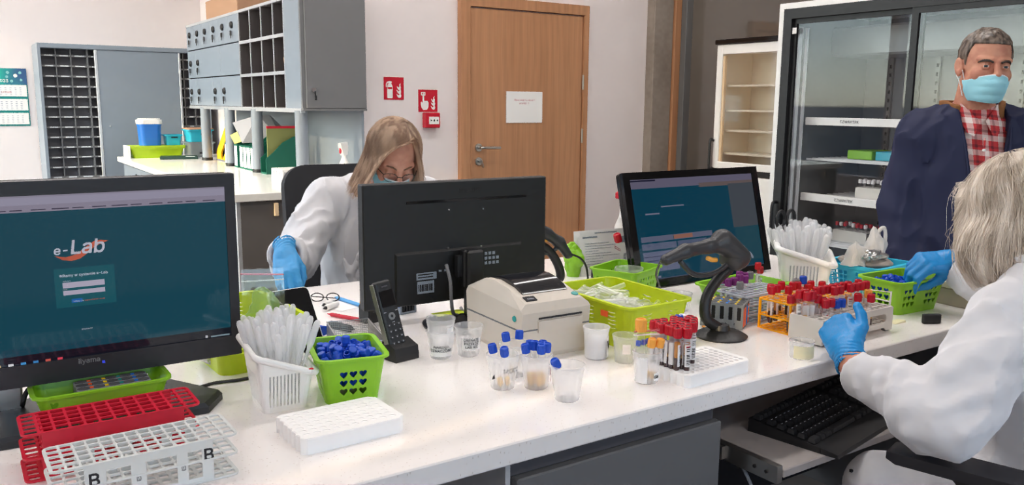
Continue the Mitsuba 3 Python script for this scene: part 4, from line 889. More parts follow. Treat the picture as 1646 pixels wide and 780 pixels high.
pen((.787, 1.862, Z+.009), (.757, 1.945, Z+.009), .009, 'm_black', 'm_black', 'black marker lying behind the wire tray', 'marker')
solo('paper_slip', 'white paper slip under the light blue pen', 'paper', moved(box(-.05, .05, -.05, .05, 0, .0006), (.875, 2.14, Z+.0004), rz=.3), 'm_paper', False)
k = thing('spectacles', 'dark folded spectacles on the desk behind the white markers', 'glasses', (.85, 2.215, Z+.012), -30)
part(k, 'frame', cat([tube([(cx+.018*math.cos(a), .0, .012*math.sin(a)) for a in np.linspace(0, 2*PI, 15)], .0015, 6) for cx in (-.022, .022)]+[tube([(-.04, 0, .004), (-.035, .01, 0), (.03, .02, -.008)], .0015, 6)]), 'm_black', True)
solo('blue_clip', 'bright blue plastic clip next to the black marker', 'clip', hullm([(-.02, -.012, 0), (.02, -.012, 0), (-.02, .012, 0), (.02, .012, 0), (-.014, -.01, .024), (.014, -.01, .018), (-.014, .01, .024), (.014, .01, .018)]), 'm_cap_blue', False, (.715, 1.895, Z), 30)
k = thing('ink_stamp', 'black self-inking stamp box with an orange top left of the phone', 'stamp', (.875, 1.945, Z), 20)
part(k, 'body', cbox(-.033, .033, -.02, .02, 0, .048, .003), 'm_black', False); part(k, 'top', cbox(-.031, .031, -.018, .018, .048, .056, .002), 'm_cap_orange', False)
part(k, 'print', stand(text('COLOP', .006, .0004, bold=True), (-.005, -.0201, .028)), 'm_grey_mid', False)
k = thing('date_stamp', 'blue and grey date stamp under the middle monitor', 'stamp', (.985, 1.975, Z), 10)
part(k, 'frame', cat(cbox(-.027, .027, -.012, .012, 0, .006, .001), cbox(-.027, -.021, -.012, .012, 0, .045, .001), cbox(.021, .027, -.012, .012, 0, .045, .001), box(-.021, .021, -.012, .012, .034, .045)), 'm_grey_metal', False)
part(k, 'handle', cat(cbox(-.034, -.028, -.014, .014, .022, .07, .002), cbox(.028, .034, -.014, .014, .022, .07, .002), cbox(-.034, .034, -.014, .014, .05, .075, .002)), 'm_cap_blue', False)
part(k, 'bands', cat([box(-.018+.01*i, -.011+.01*i, -.010, .01, .006, .032) for i in range(4)]), 'm_ink', False)
solo('tissue_pack', 'small white pack lying behind the round monitor foot', 'pack', cbox(-.05, .05, -.03, .03, 0, .03, .004), 'm_paper', False, (1.17, 2.18, Z), 20)

# ================================================================ cups
clearish('m_cup', .15); clearish('m_cup_milky', .6)
def wrap(m, r, a0, z):
    m = m.copy(); v = m.vertices.copy()
    a = a0+v[:, 0]/r; rr = r+v[:, 2]
    m.vertices = np.c_[rr*np.cos(a), rr*np.sin(a), v[:, 1]+z]; return m
def cup(loc, label, r0=.0235, r1=.0315, h=.07, m='m_cup', group=None, name='sample_cup', catg='cup'):
    k = thing(name, label, catg, loc, 0, group)
    t = .0009
    part(k, 'cup', lathe([(0, 0), (r0-.002, 0), (r0, .002), (r1-.001, h-.012), (r1, h-.011), (r1+.0004, h-.004), (r1+.0018, h-.003), (r1+.0018, h), (r1-t, h), (r1-t-.001, h-.011), (r0-t, t+.001), (0, t)], 28), m, 40)
    return k
def cup_label(k, a0, w, z0, z1, r, lines, hh=.008, m='m_ink', bold=True):
    q = part(k, 'label', moved(_arc(r, a0-w/2, a0+w/2, z0, z1, 12)), 'm_paper', True)
    for i, s in enumerate(lines):
        if not s: continue
        tm = text(s, hh, .0003, bold)
        part(q, 'handwriting', wrap(tm, r+.0003, a0, z1-(i+1)*(hh*1.35)-.001), m, False)
cd = -1.95      # direction from a cup on the desk towards the room's front
k = cup((.872, 1.578, Z), 'stack of two clear cups with a white handwritten label, left of the printer', h=.062); cup_label(k, cd-.1, 1.9, .008, .036, .0272, ('NARZĄD', 'OZNACZONE'), .0062)
k = cup((.872, 1.578, Z+.0205), 'upper clear cup nested in the labelled cup left of the printer', h=.07); cup_label(k, cd+.7, .7, .03, .058, .0297, ('', ''), .005)
k = cup((.933, 1.560, Z), 'single clear cup with a three-line handwritten label beside the printer', h=.069); cup_label(k, cd+.1, 1.6, .018, .047, .0290, ('DRENAŻE', 'PRZEŁOŻ', 'LAB XII'), .0058)
cA = (.878, 1.335, Z); cB = (.935, 1.30, Z); cC = (.94, 1.385, Z); cD = (.945, 1.212, Z)
k = cup(cA, 'clear cup holding two blue-capped tubes, left of the urine tubes cup'); part(k, 'marker_arrow', wrap(moved(prism(Polygon([(-.004, 0), (.004, .004), (.002, .012), (-.002, .006)]), 0, .0003)), .0285, cd-.9, .022), 'm_ink', False)
part(k, 'handwriting', wrap(text('MOCZ', .009, .0003), .0305, cd+.45, .038), 'm_grey_mid', False)
k = cup(cB, 'clear cup crowded with blue-capped tubes of yellow sample in front of the printer'); cup_label(k, cd+.95, .35, .03, .055, .0295, (), .004); part(k, 'red_mark', _arc(.0300, cd+.95, cd+1.05, .016, .045, 4), 'm_red_print', True)
cup(cC, 'clear cup with two blue-capped tubes standing against the printer front')
cup(cD, 'clear cup with one slanted blue-capped tube, nearest the desk edge', r1=.0325)
mat('m_urine', (222, 172, 60), .3)
def mini_tube(base, top, label, group=None, fillh=.02, capm='m_cap_blue', s=.92):
    a, b = np.array(base, float), np.array(top, float); d = (b-a)/np.linalg.norm(b-a)
    ang = math.degrees(math.acos(d[2])); ax = np.cross([0, 0, 1], d); ax = ax/(np.linalg.norm(ax)+1e-9) if ang > .1 else np.array([1, 0, 0])
    k = thing('test_tube', label, 'test tube', group=group, tf=T().translate(a.tolist()).rotate(ax.tolist(), ang).scale(s))
    part(k, 'glass', tube_ply); q = part(k, 'cap', cap_ply[capm], to=T().translate([0, 0, TL_]))
    if fillh: part(k, 'sample', fill('m_urine', 0, fillh))
    return k
mini_tube((cA[0]-.006, cA[1]-.004, Z+.004), (cA[0]-.018, cA[1]+.010, Z+.08), 'blue-capped tube with yellow sample, left one in the two-tube cup beside the urine cup', fillh=.02)
mini_tube((cA[0]+.008, cA[1]-.006, Z+.004), (cA[0]-.008, cA[1]-.018, Z+.075), 'blue-capped tube with yellow sample, right one in the two-tube cup beside the urine cup', fillh=.02)
for i, (x, y, u, v) in enumerate(((-.012, 0, -.022, .006), (.0, -.01, .0, -.016), (.01, -.006, .016, -.012), (.011, .006, .019, .006), (0, .006, .003, .012), (-.006, .012, -.002, .02), (.004, -.001, .009, -.001))):
    mini_tube((cB[0]+x, cB[1]+y, Z+.004), (cB[0]+u, cB[1]+v, Z+.079), 'blue-capped tube of yellow sample in the crowded cup before the printer', 'urine tubes in the crowded cup', .026)
mini_tube((cC[0]-.006, cC[1]+.0, Z+.004), (cC[0]-.014, cC[1]+.012, Z+.08), 'blue-capped tube standing at the back of the cup against the printer, left of two', fillh=.02)
mini_tube((cC[0]+.008, cC[1]+.002, Z+.004), (cC[0]+.018, cC[1]+.010, Z+.08), 'blue-capped tube standing at the back of the cup against the printer, right of two', fillh=.0)
mini_tube((cD[0]+.016, cD[1]+.004, Z+.004), (cD[0]-.024, cD[1]+.008, Z+.076), 'slanted blue-capped tube leaning out of the nearest cup', fillh=0)
k = cup((1.163, 1.39, Z), 'milky cup with a big letter W on its label, right of the printer', m='m_cup_milky', r0=.0245, r1=.0285, h=.072); part(k, 'liquid', cyl(.0228, .003, .05, 20), 'm_white'); cup_label(k, cd+1.15, .9, .005, .05, .0280, ('W',), .018)
k = cup((1.197, 1.332, Z), 'clear cup with a small white label in front of the lime tube basket', r0=.021, r1=.027, h=.062); cup_label(k, cd+.7, .55, .012, .034, .0255, ('11', '8'), .006); cup_label(k, cd-.2, .7, .024, .046, .0262, ())
cE = (1.146, 1.208, Z)
k = cup(cE, 'clear cup with a folded label, holding orange-capped tubes beside the foam tray', r0=.024, r1=.0285, h=.066); cup_label(k, cd+.55, .6, .008, .024, .0262, ('dat',), .007); cup_label(k, cd-.75, .9, .004, .06, .0285, ())
mini_tube((cE[0]+.004, cE[1]+.004, Z+.004), (cE[0]+.006, cE[1]-.006, Z+.078), 'orange-capped tube in the cup beside the foam tray, left of two', capm='m_cap_orange', fillh=.018)
mini_tube((cE[0]+.01, cE[1]-.004, Z+.004), (cE[0]+.021, cE[1]-.014, Z+.077), 'orange-capped tube in the cup beside the foam tray, right of two', capm='m_cap_orange', fillh=.018)
mini_tube((cE[0]-.002, cE[1]+.014, Z+.004), (cE[0]-.004, cE[1]+.016, Z+.112), 'pale orange-capped tube rising tallest behind the zip bag in the cup beside the foam tray', capm='m_cap_orange', fillh=0, s=1.3)
scene['m_film'] = {'type': 'thindielectric', 'int_ior': 1.45}
clearish('m_bag', .2)
k = thing('zip_bag', 'clear zip bag standing in the cup with the orange-capped tubes', 'bag', (cE[0]+.004, cE[1]+.008, Z+.01), -20)
part(k, 'film', cat(hullm([(-.02, -.006, 0), (.02, -.006, 0), (-.026, .004, .098), (.03, .0, .098), (-.02, .008, 0), (.02, .008, 0)])), 'm_film', False); part(k, 'zip_line', box(-.026, .029, -.0008, .0044, .085, .087), 'm_white', False); part(k, 'red_line', box(-.026, .029, -.0008, .0046, .0925, .094), 'm_red_print', False)
for x in (-.010, .004, .017): mini_tube((cE[0]+x-.002, cE[1]+.017, Z+.03), (cE[0]+x+.004, cE[1]+.020, Z+.078), 'blue-capped tube inside the zip bag of the cup beside the foam tray', 'blue-capped tubes in the zip bag', fillh=0, s=.55)
k = cup((1.556, 1.142, Z), 'small pale yellow cup at the desk edge beside the gloved hand', r0=.0245, r1=.0265, h=.040, m='m_cup'); mat('m_pale_cream', (232, 224, 186), .5); part(k, 'wrap_label', _arc(.0268, cd-1.2, cd+1.0, .003, .032, 14), 'm_pale_cream', True)

# ================================================================ lime basket of glass tubes
mat('m_lime2', (186, 204, 20), .38)
def wave(w, h): return Polygon([(-w/2, 0), (-w/4, h), (0, h*.6), (w/4, h*1.2), (w/2, h*.8), (w/4, h*.2), (0, -h*.3), (-w/4, h*.1)])
def wave_basket(loc, rz, label):
    k = thing('lime_basket', label, 'basket', loc, rz)
    hw = grid_holes(2, 5, -.04, .045, .08, .0095, wave(.036, .003)); hd = grid_holes(3, 5, -.08, .045, .08, .0095, wave(.036, .003))
    part(k, 'body', basket_mesh(.165, .262, .196, .296, .108, .022, hw, hd, .002), 'm_lime2', 30)
    part(k, 'rim', prism(rrect(.212, .312, .03).difference(rrect(.192, .292, .022)), .103, .108), 'm_lime2', False)
    return k
k = wave_basket((1.335, 1.512, Z), 0, 'lime green basket heaped with clear glass tubes right of the printer')
part(k, 'sticker', box(-.1005, -.0990, -.075, -.05, .072, .086), 'm_tag_orange', False)
scene['m_tube_glass'] = {'type': 'thindielectric', 'int_ior': 1.5}
clearish('m_tube_empty', .12)
gl = mikit.ply(lathe(capsule_prof(.0064, -.045, .045, closed=False), 12), 'm_tube_empty', smooth=True)
glab = mikit.ply(_arc(.0066, -.9, .9, -.02, .025, 8), 'm_label', smooth=True)
g = random.Random(12)
for i in range(110):
    lay = i//22; u = g.uniform(-.078, .078); v = g.uniform(-.125, .125)
    e = max(0, 1-(u/.1)**2-(v/.15)**2)
    z = Z+.022+lay*.0155+.012*e*(lay > 2)
    a = g.choice((g.uniform(-30, 30), g.uniform(60, 120), g.uniform(-60, 60)))
    lim = .066 if abs(math.sin(math.radians(a))) < .5 else .05
    u = max(-.085+abs(math.cos(math.radians(a)))*.045, min(.085-abs(math.cos(math.radians(a)))*.045, u)); v = max(-.13+abs(math.sin(math.radians(a)))*.045, min(.13-abs(math.sin(math.radians(a)))*.045, v))
    k = thing('glass_tube', 'empty clear glass tube in the heap of the lime basket by the printer', 'glass tube', group='glass tubes in the lime basket', tf=T().translate([1.335+u, 1.512+v, z]).rotate([0, 0, 1], a).rotate([0, 1, 0], 90+g.uniform(-14, 14)))
    if i % 6 == 0: part(k, 'glass', gl); part(k, 'label', glab)
    else: part(k, '', gl, one=True)
# lime basket and zip bag behind the left monitor
wave_basket((.50, 1.83, Z), 3, 'lime green basket with wavy slots behind the left monitor')
mat('m_foil', (206, 206, 204), .22, .9)
def crumple(sx, sy, sz, seed, amp, n=24, f=18.):
    s = trimesh.creation.icosphere(3); v = s.vertices*np.array([sx, sy, sz])/2
    d = (meshkit.fbm(v*f+seed, 3, seed)-.5)*amp; r = np.abs(meshkit.noise(v*f*2+seed*3, seed+1)-.5)*amp
    s.vertices = v*(1+(d+r)[:, None]); return s
solo('foil_pack', 'crumpled silvery foil pack in the lime basket behind the left monitor', 'pack', crumple(.07, .12, .07, 3, 1.1), 'm_foil', False, (.44, 1.80, Z+.045))
clearish('m_bag_green', .35, (170, 206, 120))
k = thing('zip_bag', 'clear zip bag with red line and green contents standing behind the left monitor', 'bag', (.548, 1.80, Z+.012), -14)
bagv = lambda w, t: hullm([(sx*w, sy*t, .012) for sx in (-1, 1) for sy in (-1, 1)]+[(sx*w*1.02, sy*t*1.2, .08) for sx in (-1, 1) for sy in (-1, 1)]+[(sx*w*.98, sy*.003, .185) for sx in (-1, 1) for sy in (-1, 1)])
part(k, 'film', bagv(.045, .016), 'm_film', False); part(k, 'red_line', hullm([(-.0455, -.004, .174), (.0455, -.004, .168), (-.0455, .004, .174), (.0455, .004, .168), (-.0455, -.004, .176), (.0455, -.004, .170), (-.0455, .004, .176), (.0455, .004, .17)]), 'm_red_print', False)
part(k, 'zip_line', cat(box(-.0456, .0456, -.0055, -.0035, .158, .160)), 'm_white', False)
mat('m_leafgreen', (150, 190, 90), .6)
part(k, 'contents', crumple(.07, .022, .13, 5, .5), 'm_bag_green', False, to=T().translate([0, 0, .075]))
# ================================================================ barcode scanners on gooseneck stands
mat('m_scan', (52, 52, 55), .38); mat('m_scan_dk', (30, 30, 32), .42)
def sdf_part(fn, lo, hi, h): return surface_nets(fn, lo, hi, h)
def scanner(name_label, stand_label, base, neck, cup_c, head_a, head_b, handle, guard, trig, cable, win=None, cable_label=''):
    s = thing('scanner_stand', stand_label, 'stand')
    part(s, 'base', moved(lathe([(0, 0), (.062, 0), (.064, .004), (.05, .012), (.022, .018), (.018, .03), (0, .03)], 32), base), 'm_scan_dk', 35)
    part(s, 'neck', tube(spline(neck, 30), .0135, 12), 'm_scan_dk', True)
    c = np.array(cup_c)
    part(s, 'cup', moved(lathe([(.0, -.012), (.018, -.012), (.034, .002), (.037, .02), (.034, .02), (.030, .004), (.016, -.008), (0, -.008)], 24), c, ry=.15), 'm_scan', 40)
    k = thing('barcode_scanner', name_label, 'scanner')
    pts = [np.array(head_a), np.array(head_b)]+[np.array(q) for q in handle]
    lo, hi = np.min(pts, 0)-.045, np.max(pts, 0)+.045
    def fn(p):
        d = rc(p, head_a, head_b, .029, .027)
        hh = chain(p, list(zip(handle, [.021]+[.0165]*(len(handle)-2)+[.0135])), .012)
        return smin(d, hh, .014)
    part(k, 'housing', sdf_part(fn, lo, hi, .0035), 'm_scan', True)
    if guard is not None: part(k, 'guard', tube(spline(guard, 20), .0065, 8), 'm_scan', True)
    part(k, 'trigger', tube(spline(trig, 8), .006, 8), 'm_cap_orange', True)
    if win is not None:
        o, dirn = np.array(win[0]), np.array(win[1]); dirn = dirn/np.linalg.norm(dirn)
        R_ = trimesh.geometry.align_vectors([0, 0, 1], dirn); R_[:3, 3] = o
        e = lathe([(0, .0), (.011, 0), (.011, .002), (.009, .003), (0, .003)], 20); e.vertices[:, 1] *= .62; e.apply_transform(R_); part(k, 'emblem', e, 'm_grey_metal', 40)
    part(k, 'cord_boot', tube([handle[-1], np.array(handle[-1])+(np.array(cable[1])-np.array(cable[0]))*.35], [.012, .005], 10), 'm_scan_dk', True)
    part(k, 'cable', tube(spline(cable, 30), .0032, 6), 'm_scan_dk', True)
bx = lambda p, f: (p[0]*f, p[1]*f, 1.34+(p[2]-1.34)*f)
scanner('dark grey barcode scanner with orange trigger resting on the curved stand before the right monitor', 'black gooseneck scanner stand before the right monitor', (1.535, 1.36, Z),
        [(1.53, 1.365, Z+.02), (1.495, 1.375, .83), (1.505, 1.385, .875), (1.55, 1.395, .912), (1.598, 1.398, .938)], (1.607, 1.397, .945),
        (1.568, 1.40, 1.010), (1.618, 1.385, .966), [(1.565, 1.40, 1.0), (1.52, 1.40, 1.0), (1.44, 1.40, .995), (1.378, 1.40, .980)],
        [(1.425, 1.40, .972), (1.46, 1.395, .94), (1.51, 1.392, .930), (1.56, 1.392, .94), (1.585, 1.392, .955)], [(1.515, 1.398, .972), (1.53, 1.396, .966), (1.545, 1.396, .964)],
        [(1.37, 1.40, .978), (1.427, 1.46, 0.972), (1.541, 1.6, 0.894), (1.667, 1.72, 0.809), (1.60, 1.76, .80), (1.66, 1.775, .784)], ((1.640, 1.371, .972), (.35, -.75, .55)))
F_ = 1.155
scanner('dark grey barcode scanner with orange trigger half hidden by the middle monitor', 'black gooseneck scanner stand behind the label printer', (1.47, 1.985, Z),
        [(1.47, 1.985, Z+.02), (1.50, 1.97, .82), (1.487, 1.966, .866), (1.45, 1.966, .912), (1.40, 1.966, .94), (1.372, 1.966, .955)], (1.365, 1.966, .965),
        (1.372, 1.955, 1.022), (1.352, 1.93, .985), [bx((1.215, 1.70, 1.03), F_), bx((1.25, 1.70, 1.012), F_), bx((1.29, 1.70, .986), F_), bx((1.318, 1.70, .952), F_)],
        [bx((1.218, 1.7, .975), F_), bx((1.245, 1.7, .962), F_), bx((1.275, 1.7, .968), F_), bx((1.295, 1.7, .985), F_)], [bx((1.222, 1.7, 1.005), F_), bx((1.235, 1.7, .999), F_), bx((1.25, 1.7, .996), F_)],
        [bx((1.322, 1.7, .955), F_), bx((1.36, 1.7, .938), F_), bx((1.38, 1.7, .915), F_), bx((1.388, 1.7, .88), F_), bx((1.386, 1.7, .85), F_), (1.62, 1.95, .79)])

# ================================================================ racks on the right half of the desk
def rack_tubes(cx, cy, rz, nx, ny, lx, ly, z, spec, label, group):
    c, s = math.cos(math.radians(rz)), math.sin(math.radians(rz))
    px, py = (lx-.006)/nx, (ly-.006)/ny
    for n_, sp in enumerate(spec):
        i, j, capm, fl, dz = sp[:5]
        u, v = (i-(nx-1)/2)*px, (j-(ny-1)/2)*py
        lb = sp[5] if len(sp) > 5 else label.replace('%', CAPN[capm])
        gr = None if len(sp) > 5 else group.replace('%', CAPN[capm])
        blood_tube((cx+c*u-s*v, cy+s*u+c*v, z+dz), capm, lb, gr, fl, lab_=1+n_ % 2, rz=rng.uniform(-50, 50)+(150 if n_ % 5 == 2 else 0))
B1 = (('m_blood', 0, .034), ('m_gel', .034, .038)); B2 = (('m_blood', 0, .03), ('m_serum', .03, .058)); B3 = (('m_blood', 0, .045),); S1 = (('m_serum', 0, .05),)
rd, pu, bl, gy, og = 'm_cap_red', 'm_cap_purple', 'm_cap_blue', 'm_cap_grey', 'm_cap_orange'
k = grid_rack('tube_rack', 'orange tube rack between the grey reagent strips and the beige rack', 'm_rack_orange', (1.805, 1.322, Z), 0, .25, .104, .078, 12, 5, mid=(.48,))
for sx in (-1, 1):
    for sy in (-1, 1): part(k, 'corner_post', box(sx*.12-.003, sx*.12+.003, sy*.047-.002, sy*.047+.002, 0, .078), 'm_rack_orange', False)
rack_tubes(1.805, 1.322, 0, 12, 5, .25, .104, Z+.0045, [(0, 3, rd, B1, .01), (1, 3, rd, B2, .012), (1, 4, rd, B1, .01), (3, 4, rd, B1, .012), (2, 2, rd, B3, .01), (4, 3, rd, B1, .012), (5, 3, rd, B2, .01), (7, 3, rd, B1, -.0), (6, 4, gy, B1, .012, 'grey-capped tube at the back of the orange rack'),
            (0, 0, rd, B1, -.001, 'red-capped tube at the front left corner of the orange rack'), (1, 0, rd, B1, -.001), (2, 0, rd, B1, -.001), (9, 4, rd, B2, 0), (10, 3, rd, B2, 0)], '%-capped blood tube standing in the orange rack', '%-capped tubes in the orange rack')
blood_tube((1.83, 1.352, Z+.024), bl, 'thin blue-capped tube rising behind the orange rack caps', None, (), lab_=0)
# beige rack with solid ends, held by the gloved hand
k = thing('tube_rack', 'beige tube rack with a solid end and an oval side slot, under the gloved hand', 'tube rack', (1.803, 1.212, Z), 0)
part(k, 'top_plate', rack_plate(13, 4, .285, .094, .0045, .004, .008), 'm_rack_beige', False, to=T().translate([0, 0, .064]))
part(k, 'lower_plate', rack_plate(13, 4, .278, .090, .0065, .003, .008), 'm_rack_beige', False, to=T().translate([0, 0, .024]))
sp_ = Polygon([(-.1425, .004), (-.12, .004), (-.112, .012), (.11, .012), (.118, .004), (.1425, .004), (.1425, .062), (-.1425, .062)]).difference(rrect(.18, .024, .011, .025, .036))
for y in (-.047, .044): part(k, 'side_panel', moved(prism(sp_, 0, .003), (0, y+.003, 0), rx=PI/2), 'm_rack_beige', False)
part(k, 'end_panel', cbox(-.1425, -.139, -.047, .047, .003, .062, .001), 'm_rack_beige', False); part(k, 'end_panel', cbox(.139, .1425, -.047, .047, .003, .062, .001), 'm_rack_beige', False)
for sx in (-1, 1): part(k, 'foot', cat([cbox(sx*.13-.008, sx*.13+.008, y-.006, y+.006, 0, .006, .001) for y in (-.036, .036)]), 'm_grey_mid', False)
part(k, 'wire_handle', cat(tube([(.15, .03, .03), (.155, .03, .09), (.155, -.03, .095), (.15, -.03, .03)], .003, 6), tube([(.155, -.03, .07), (.155, .03, .07)], .002, 6)), 'm_white', True)
rack_tubes(1.803, 1.212, 0, 13, 4, .285, .094, Z+.0255, [(3, 3, rd, B1, 0), (4, 3, rd, B2, 0), (5, 3, rd, B1, 0), (6, 3, rd, B3, 0), (7, 3, rd, B1, 0), (8, 3, rd, B1, 0), (9, 3, rd, B2, 0), (5, 2, rd, B2, 0), (6, 2, rd, B1, 0), (8, 2, rd, B1, 0), (9, 2, rd, B1, 0), (10, 2, rd, B1, 0), (11, 3, rd, S1, 0), (11, 2, rd, B1, 0),
            (0, 3, rd, B2, 0), (1, 3, rd, B1, 0), (0, 2, rd, B1, 0), (1, 2, rd, B2, 0), (2, 3, rd, B1, -.012), (2, 2, rd, B1, -.012), (3, 1, rd, B1, -.02), (2, 1, rd, B1, -.02), (3, 2, rd, B1, -.022), (4, 1, bl, (), -.026), (5, 1, bl, (), -.026, 'right one of two blue-capped tubes beside the glove fingertips'), (8, 1, rd, B1, -.02, 'low red-capped tube alone in the open half of the beige rack'), (10, 1, og, S1, -.016, 'only orange-capped tube in the beige rack'), (9, 0, rd, B1, -.02)],
           '%-capped blood tube standing in the beige rack', '%-capped tubes in the beige rack')
# light grey rack with purple caps
k = grid_rack('tube_rack', 'light grey tube rack with purple caps behind the grey reagent strips', 'm_rack_grey', (1.755, 1.452, Z), 3, .19, .1, .075, 8, 5, mid=(.33, .66))
rack_tubes(1.755, 1.452, 3, 8, 5, .19, .1, Z+.0045, [(0, 4, pu, B1, .014), (0, 3, pu, B1, .010), (1, 3, pu, B1, .01), (2, 3, pu, B1, .016), (3, 4, pu, B1, .018), (4, 4, pu, B1, .012), (3, 3, pu, B1, .01), (0, 1, gy, B1, .008, 'grey-capped tube at the front corner of the light grey rack'), (5, 4, gy, (), .012, 'clear grey-capped tube at the back of the light grey rack')], '%-capped tube standing in the light grey rack', '%-capped tubes in the light grey rack')
# standing reagent strips, shown by their long face
def strip_block(x, y, rz, label, col):
    k = thing('reagent_cassette', label, 'reagent cassette', (x, y, Z), rz, 'standing grey reagent strips')
    l, w, h = .108, .0185, .064
    fr = sbox(-l/2, 0, l/2, h).difference(unary_union([rrect(.010, .034, .002, -l/2+l*(i+.5)/5, .040) for i in range(5)]+[sbox(-l/2+l*(i+1)/5-.001, .01, -l/2+l*(i+1)/5+.001, .016) for i in range(4)]))
    for yy in (-w/2, w/2-.003): part(k, 'face', moved(prism(fr, 0, .003), (0, yy+.003, 0), rx=PI/2), 'm_cassette', False)
    part(k, 'core', box(-l/2+.001, l/2-.001, -w/2+.003, w/2-.003, .001, h-.002), 'm_black', False)
    part(k, 'top', cat([box(-l/2, l/2, -w/2+.003, w/2-.003, h-.004, h)]), 'm_cassette', False)
    for i in range(5): part(k, 'well', prism(affinity.scale(Point(-l/2+l*(i+.5)/5, 0).buffer(1, quad_segs=4), .008, .0065, origin=(-l/2+l*(i+.5)/5, 0)), h, h+.0012), 'm_cassette_dk', False)
    for i in range(4): part(k, 'colour_tag', box(-l/2+l*(i+1)/5-.0028, -l/2+l*(i+1)/5+.0028, -.0035, .0035, h, h+.0014), ('m_tag_yellow', 'm_tag_yellow', 'm_tag_blue', 'm_tag_yellow')[(i+int(col == 'm_tag_blue')) % 4], False)
    part(k, 'end_stripe', box(l/2-.001, l/2+.0006, -.006, .006, .006, h-.01), col, False)
    return k
ca, sa = math.cos(math.radians(-60)), math.sin(math.radians(-60))
for i, nm in enumerate(('front', 'second', 'third', 'rear')): strip_block(1.6035+.0195*i*(-sa), 1.4195+.0195*i*ca, -60, nm+' grey reagent strip of the standing row beside the scanner stand', 'm_tag_blue' if i == 2 else 'm_tag_orange')
blood_tube((1.556, 1.437, Z), 'm_cap_white', 'lone clear tube with a white label left of the standing grey reagent strips', None, (('m_cap_orange', 0, .006),), lab_=1, s=.8, cap=False)
# shallow green tray under the right monitor
k = thing('green_tray', 'shallow green tray with heart cut-outs under the right monitor', 'tray', (1.875, 1.59, Z), 4)
part(k, 'body', basket_mesh(.2, .12, .24, .155, .055, .022, grid_holes(3, 1, -.07, .028, .03, .1, heart(.017)), grid_holes(3, 1, -.03, .028, .03, .1, heart(.017)), .002), 'm_green', 30)
part(k, 'rim', prism(rrect(.256, .171, .03).difference(rrect(.237, .152, .022)), .051, .055), 'm_green', False)
for i in range(4): cassette((1.80+.026*i, 1.59, Z+.004), 92, ('first', 'second', 'third', 'fourth')[i]+' reagent strip from the left inside the green tray under the right monitor', w=.024, l=.10, h=.05, group='reagent strips in the tray under the right monitor', tag=i)
blood_tube((1.932, 1.585, Z+.012), rd, 'red-capped tube standing tallest in the green tray under the right monitor', None, B1)
blood_tube((1.955, 1.595, Z-.004), rd, 'lower red-capped tube behind the tallest one in the green tray under the right monitor', None, B1)
for i, (x, y) in enumerate(((1.50, 1.66), (1.56, 1.62), (1.64, 1.60), (1.60, 1.68))):
    cup((x, y, Z), ('leftmost', 'second', 'third', 'rear')[i]+' empty clear cup at the foot of the right monitor', r0=.022, r1=.028, h=.05, group='empty cups under the right monitor')
blood_tube((1.50, 1.66, Z+.003), bl, 'blue-capped tube in the leftmost empty cup at the foot of the right monitor', None, (), lab_=0, s=.75)

# ================================================================ baskets on the right
slot_basket((2.085, 1.545, Z), -48, 1.38, 'large white slotted basket of pipettes in front of the fridge', .30, .12, dot=False)
fan_pipettes((2.085, 1.545, Z), 52, 'transfer pipette standing bulb up in the large white basket before the fridge', 'pipettes in the rear white basket', .036, .30, .012, 1.28, 9, bias=(-.02, .05))
k = solo('scissors', 'black handled scissors standing among the pipettes of the rear white basket', 'scissors', cat([tube([(2.06+cx+.018*math.cos(a), 1.60, 1.005+.026*math.sin(a)) for a in np.linspace(0, 2*PI, 17)], .005, 8) for cx in (-.02, .026)]+[tube([(2.045, 1.60, .985), (2.075, 1.57, .86)], .006, 6), tube([(2.085, 1.6, .985), (2.07, 1.57, .86)], .006, 6)]), 'm_black', True)
mat('m_bluebasket', (54, 186, 220), .38)
k = thing('blue_basket', 'sky blue basket with square holes holding crumpled plastic, behind the green heart basket', 'basket', (2.34, 1.50, Z), 4)
sq = sbox(-.0055, -.0055, .0055, .0055)
part(k, 'body', basket_mesh(.17, .15, .2, .18, .085, .018, grid_holes(4, 4, -.072, .016, .014, .0145, sq)+grid_holes(4, 4, .03, .016, .014, .0145, sq), grid_holes(4, 4, -.058, .016, .014, .0145, sq)+grid_holes(3, 4, .024, .016, .014, .0145, sq), .002), 'm_bluebasket', 30)
part(k, 'rim', prism(rrect(.222, .202, .026).difference(rrect(.196, .176, .018)), .076, .086), 'm_bluebasket', False)
thin('m_crumple', (240, 238, 236), .25, 1., .35); mat('m_taupe', (150, 140, 132), .6)
k = solo('grey_pouch', 'grey padded pouch lying in the sky blue basket', 'pouch', crumple(.165, .15, .035, 7, .35), 'm_taupe', True, (2.325, 1.50, Z+.088))
k = thing('plastic_bag', 'crumpled white translucent plastic bag heaped on the sky blue basket', 'bag', (2.39, 1.515, Z+.118), 20)
def bagmesh(seed, sx, sy, sz, peak):
    g = random.Random(seed)
    pts = [(g.uniform(-.5, .5)*sx, g.uniform(-.5, .5)*sy, 0.) for _ in range(9)]+[(g.uniform(-.42, .42)*sx, g.uniform(-.4, .4)*sy, g.uniform(.3, .62)*sz) for _ in range(8)]
    m = hullm(pts+[(px_*sx, py_*sy, pz_*sz) for px_, py_, pz_ in peak]).subdivide().subdivide().subdivide()
    v = m.vertices; d = .010*(np.abs(meshkit.noise(v*np.array([55, 55, 22]), seed)*2-1)-.5); m.vertices = v+m.vertex_normals*d[:, None]; return m
part(k, 'film', bagmesh(4, .15, .10, .11, [(-.1, 0, 1), (.08, .1, .95), (-.22, -.1, .7)]), 'm_crumple', 40, to=T().translate([0, 0, -.035]))
part(k, 'film', bagmesh(9, .13, .09, .075, [(-.2, 0, 1), (.2, .1, .8)]), 'm_crumple', 40, to=T().translate([-.125, .02, -.03]))
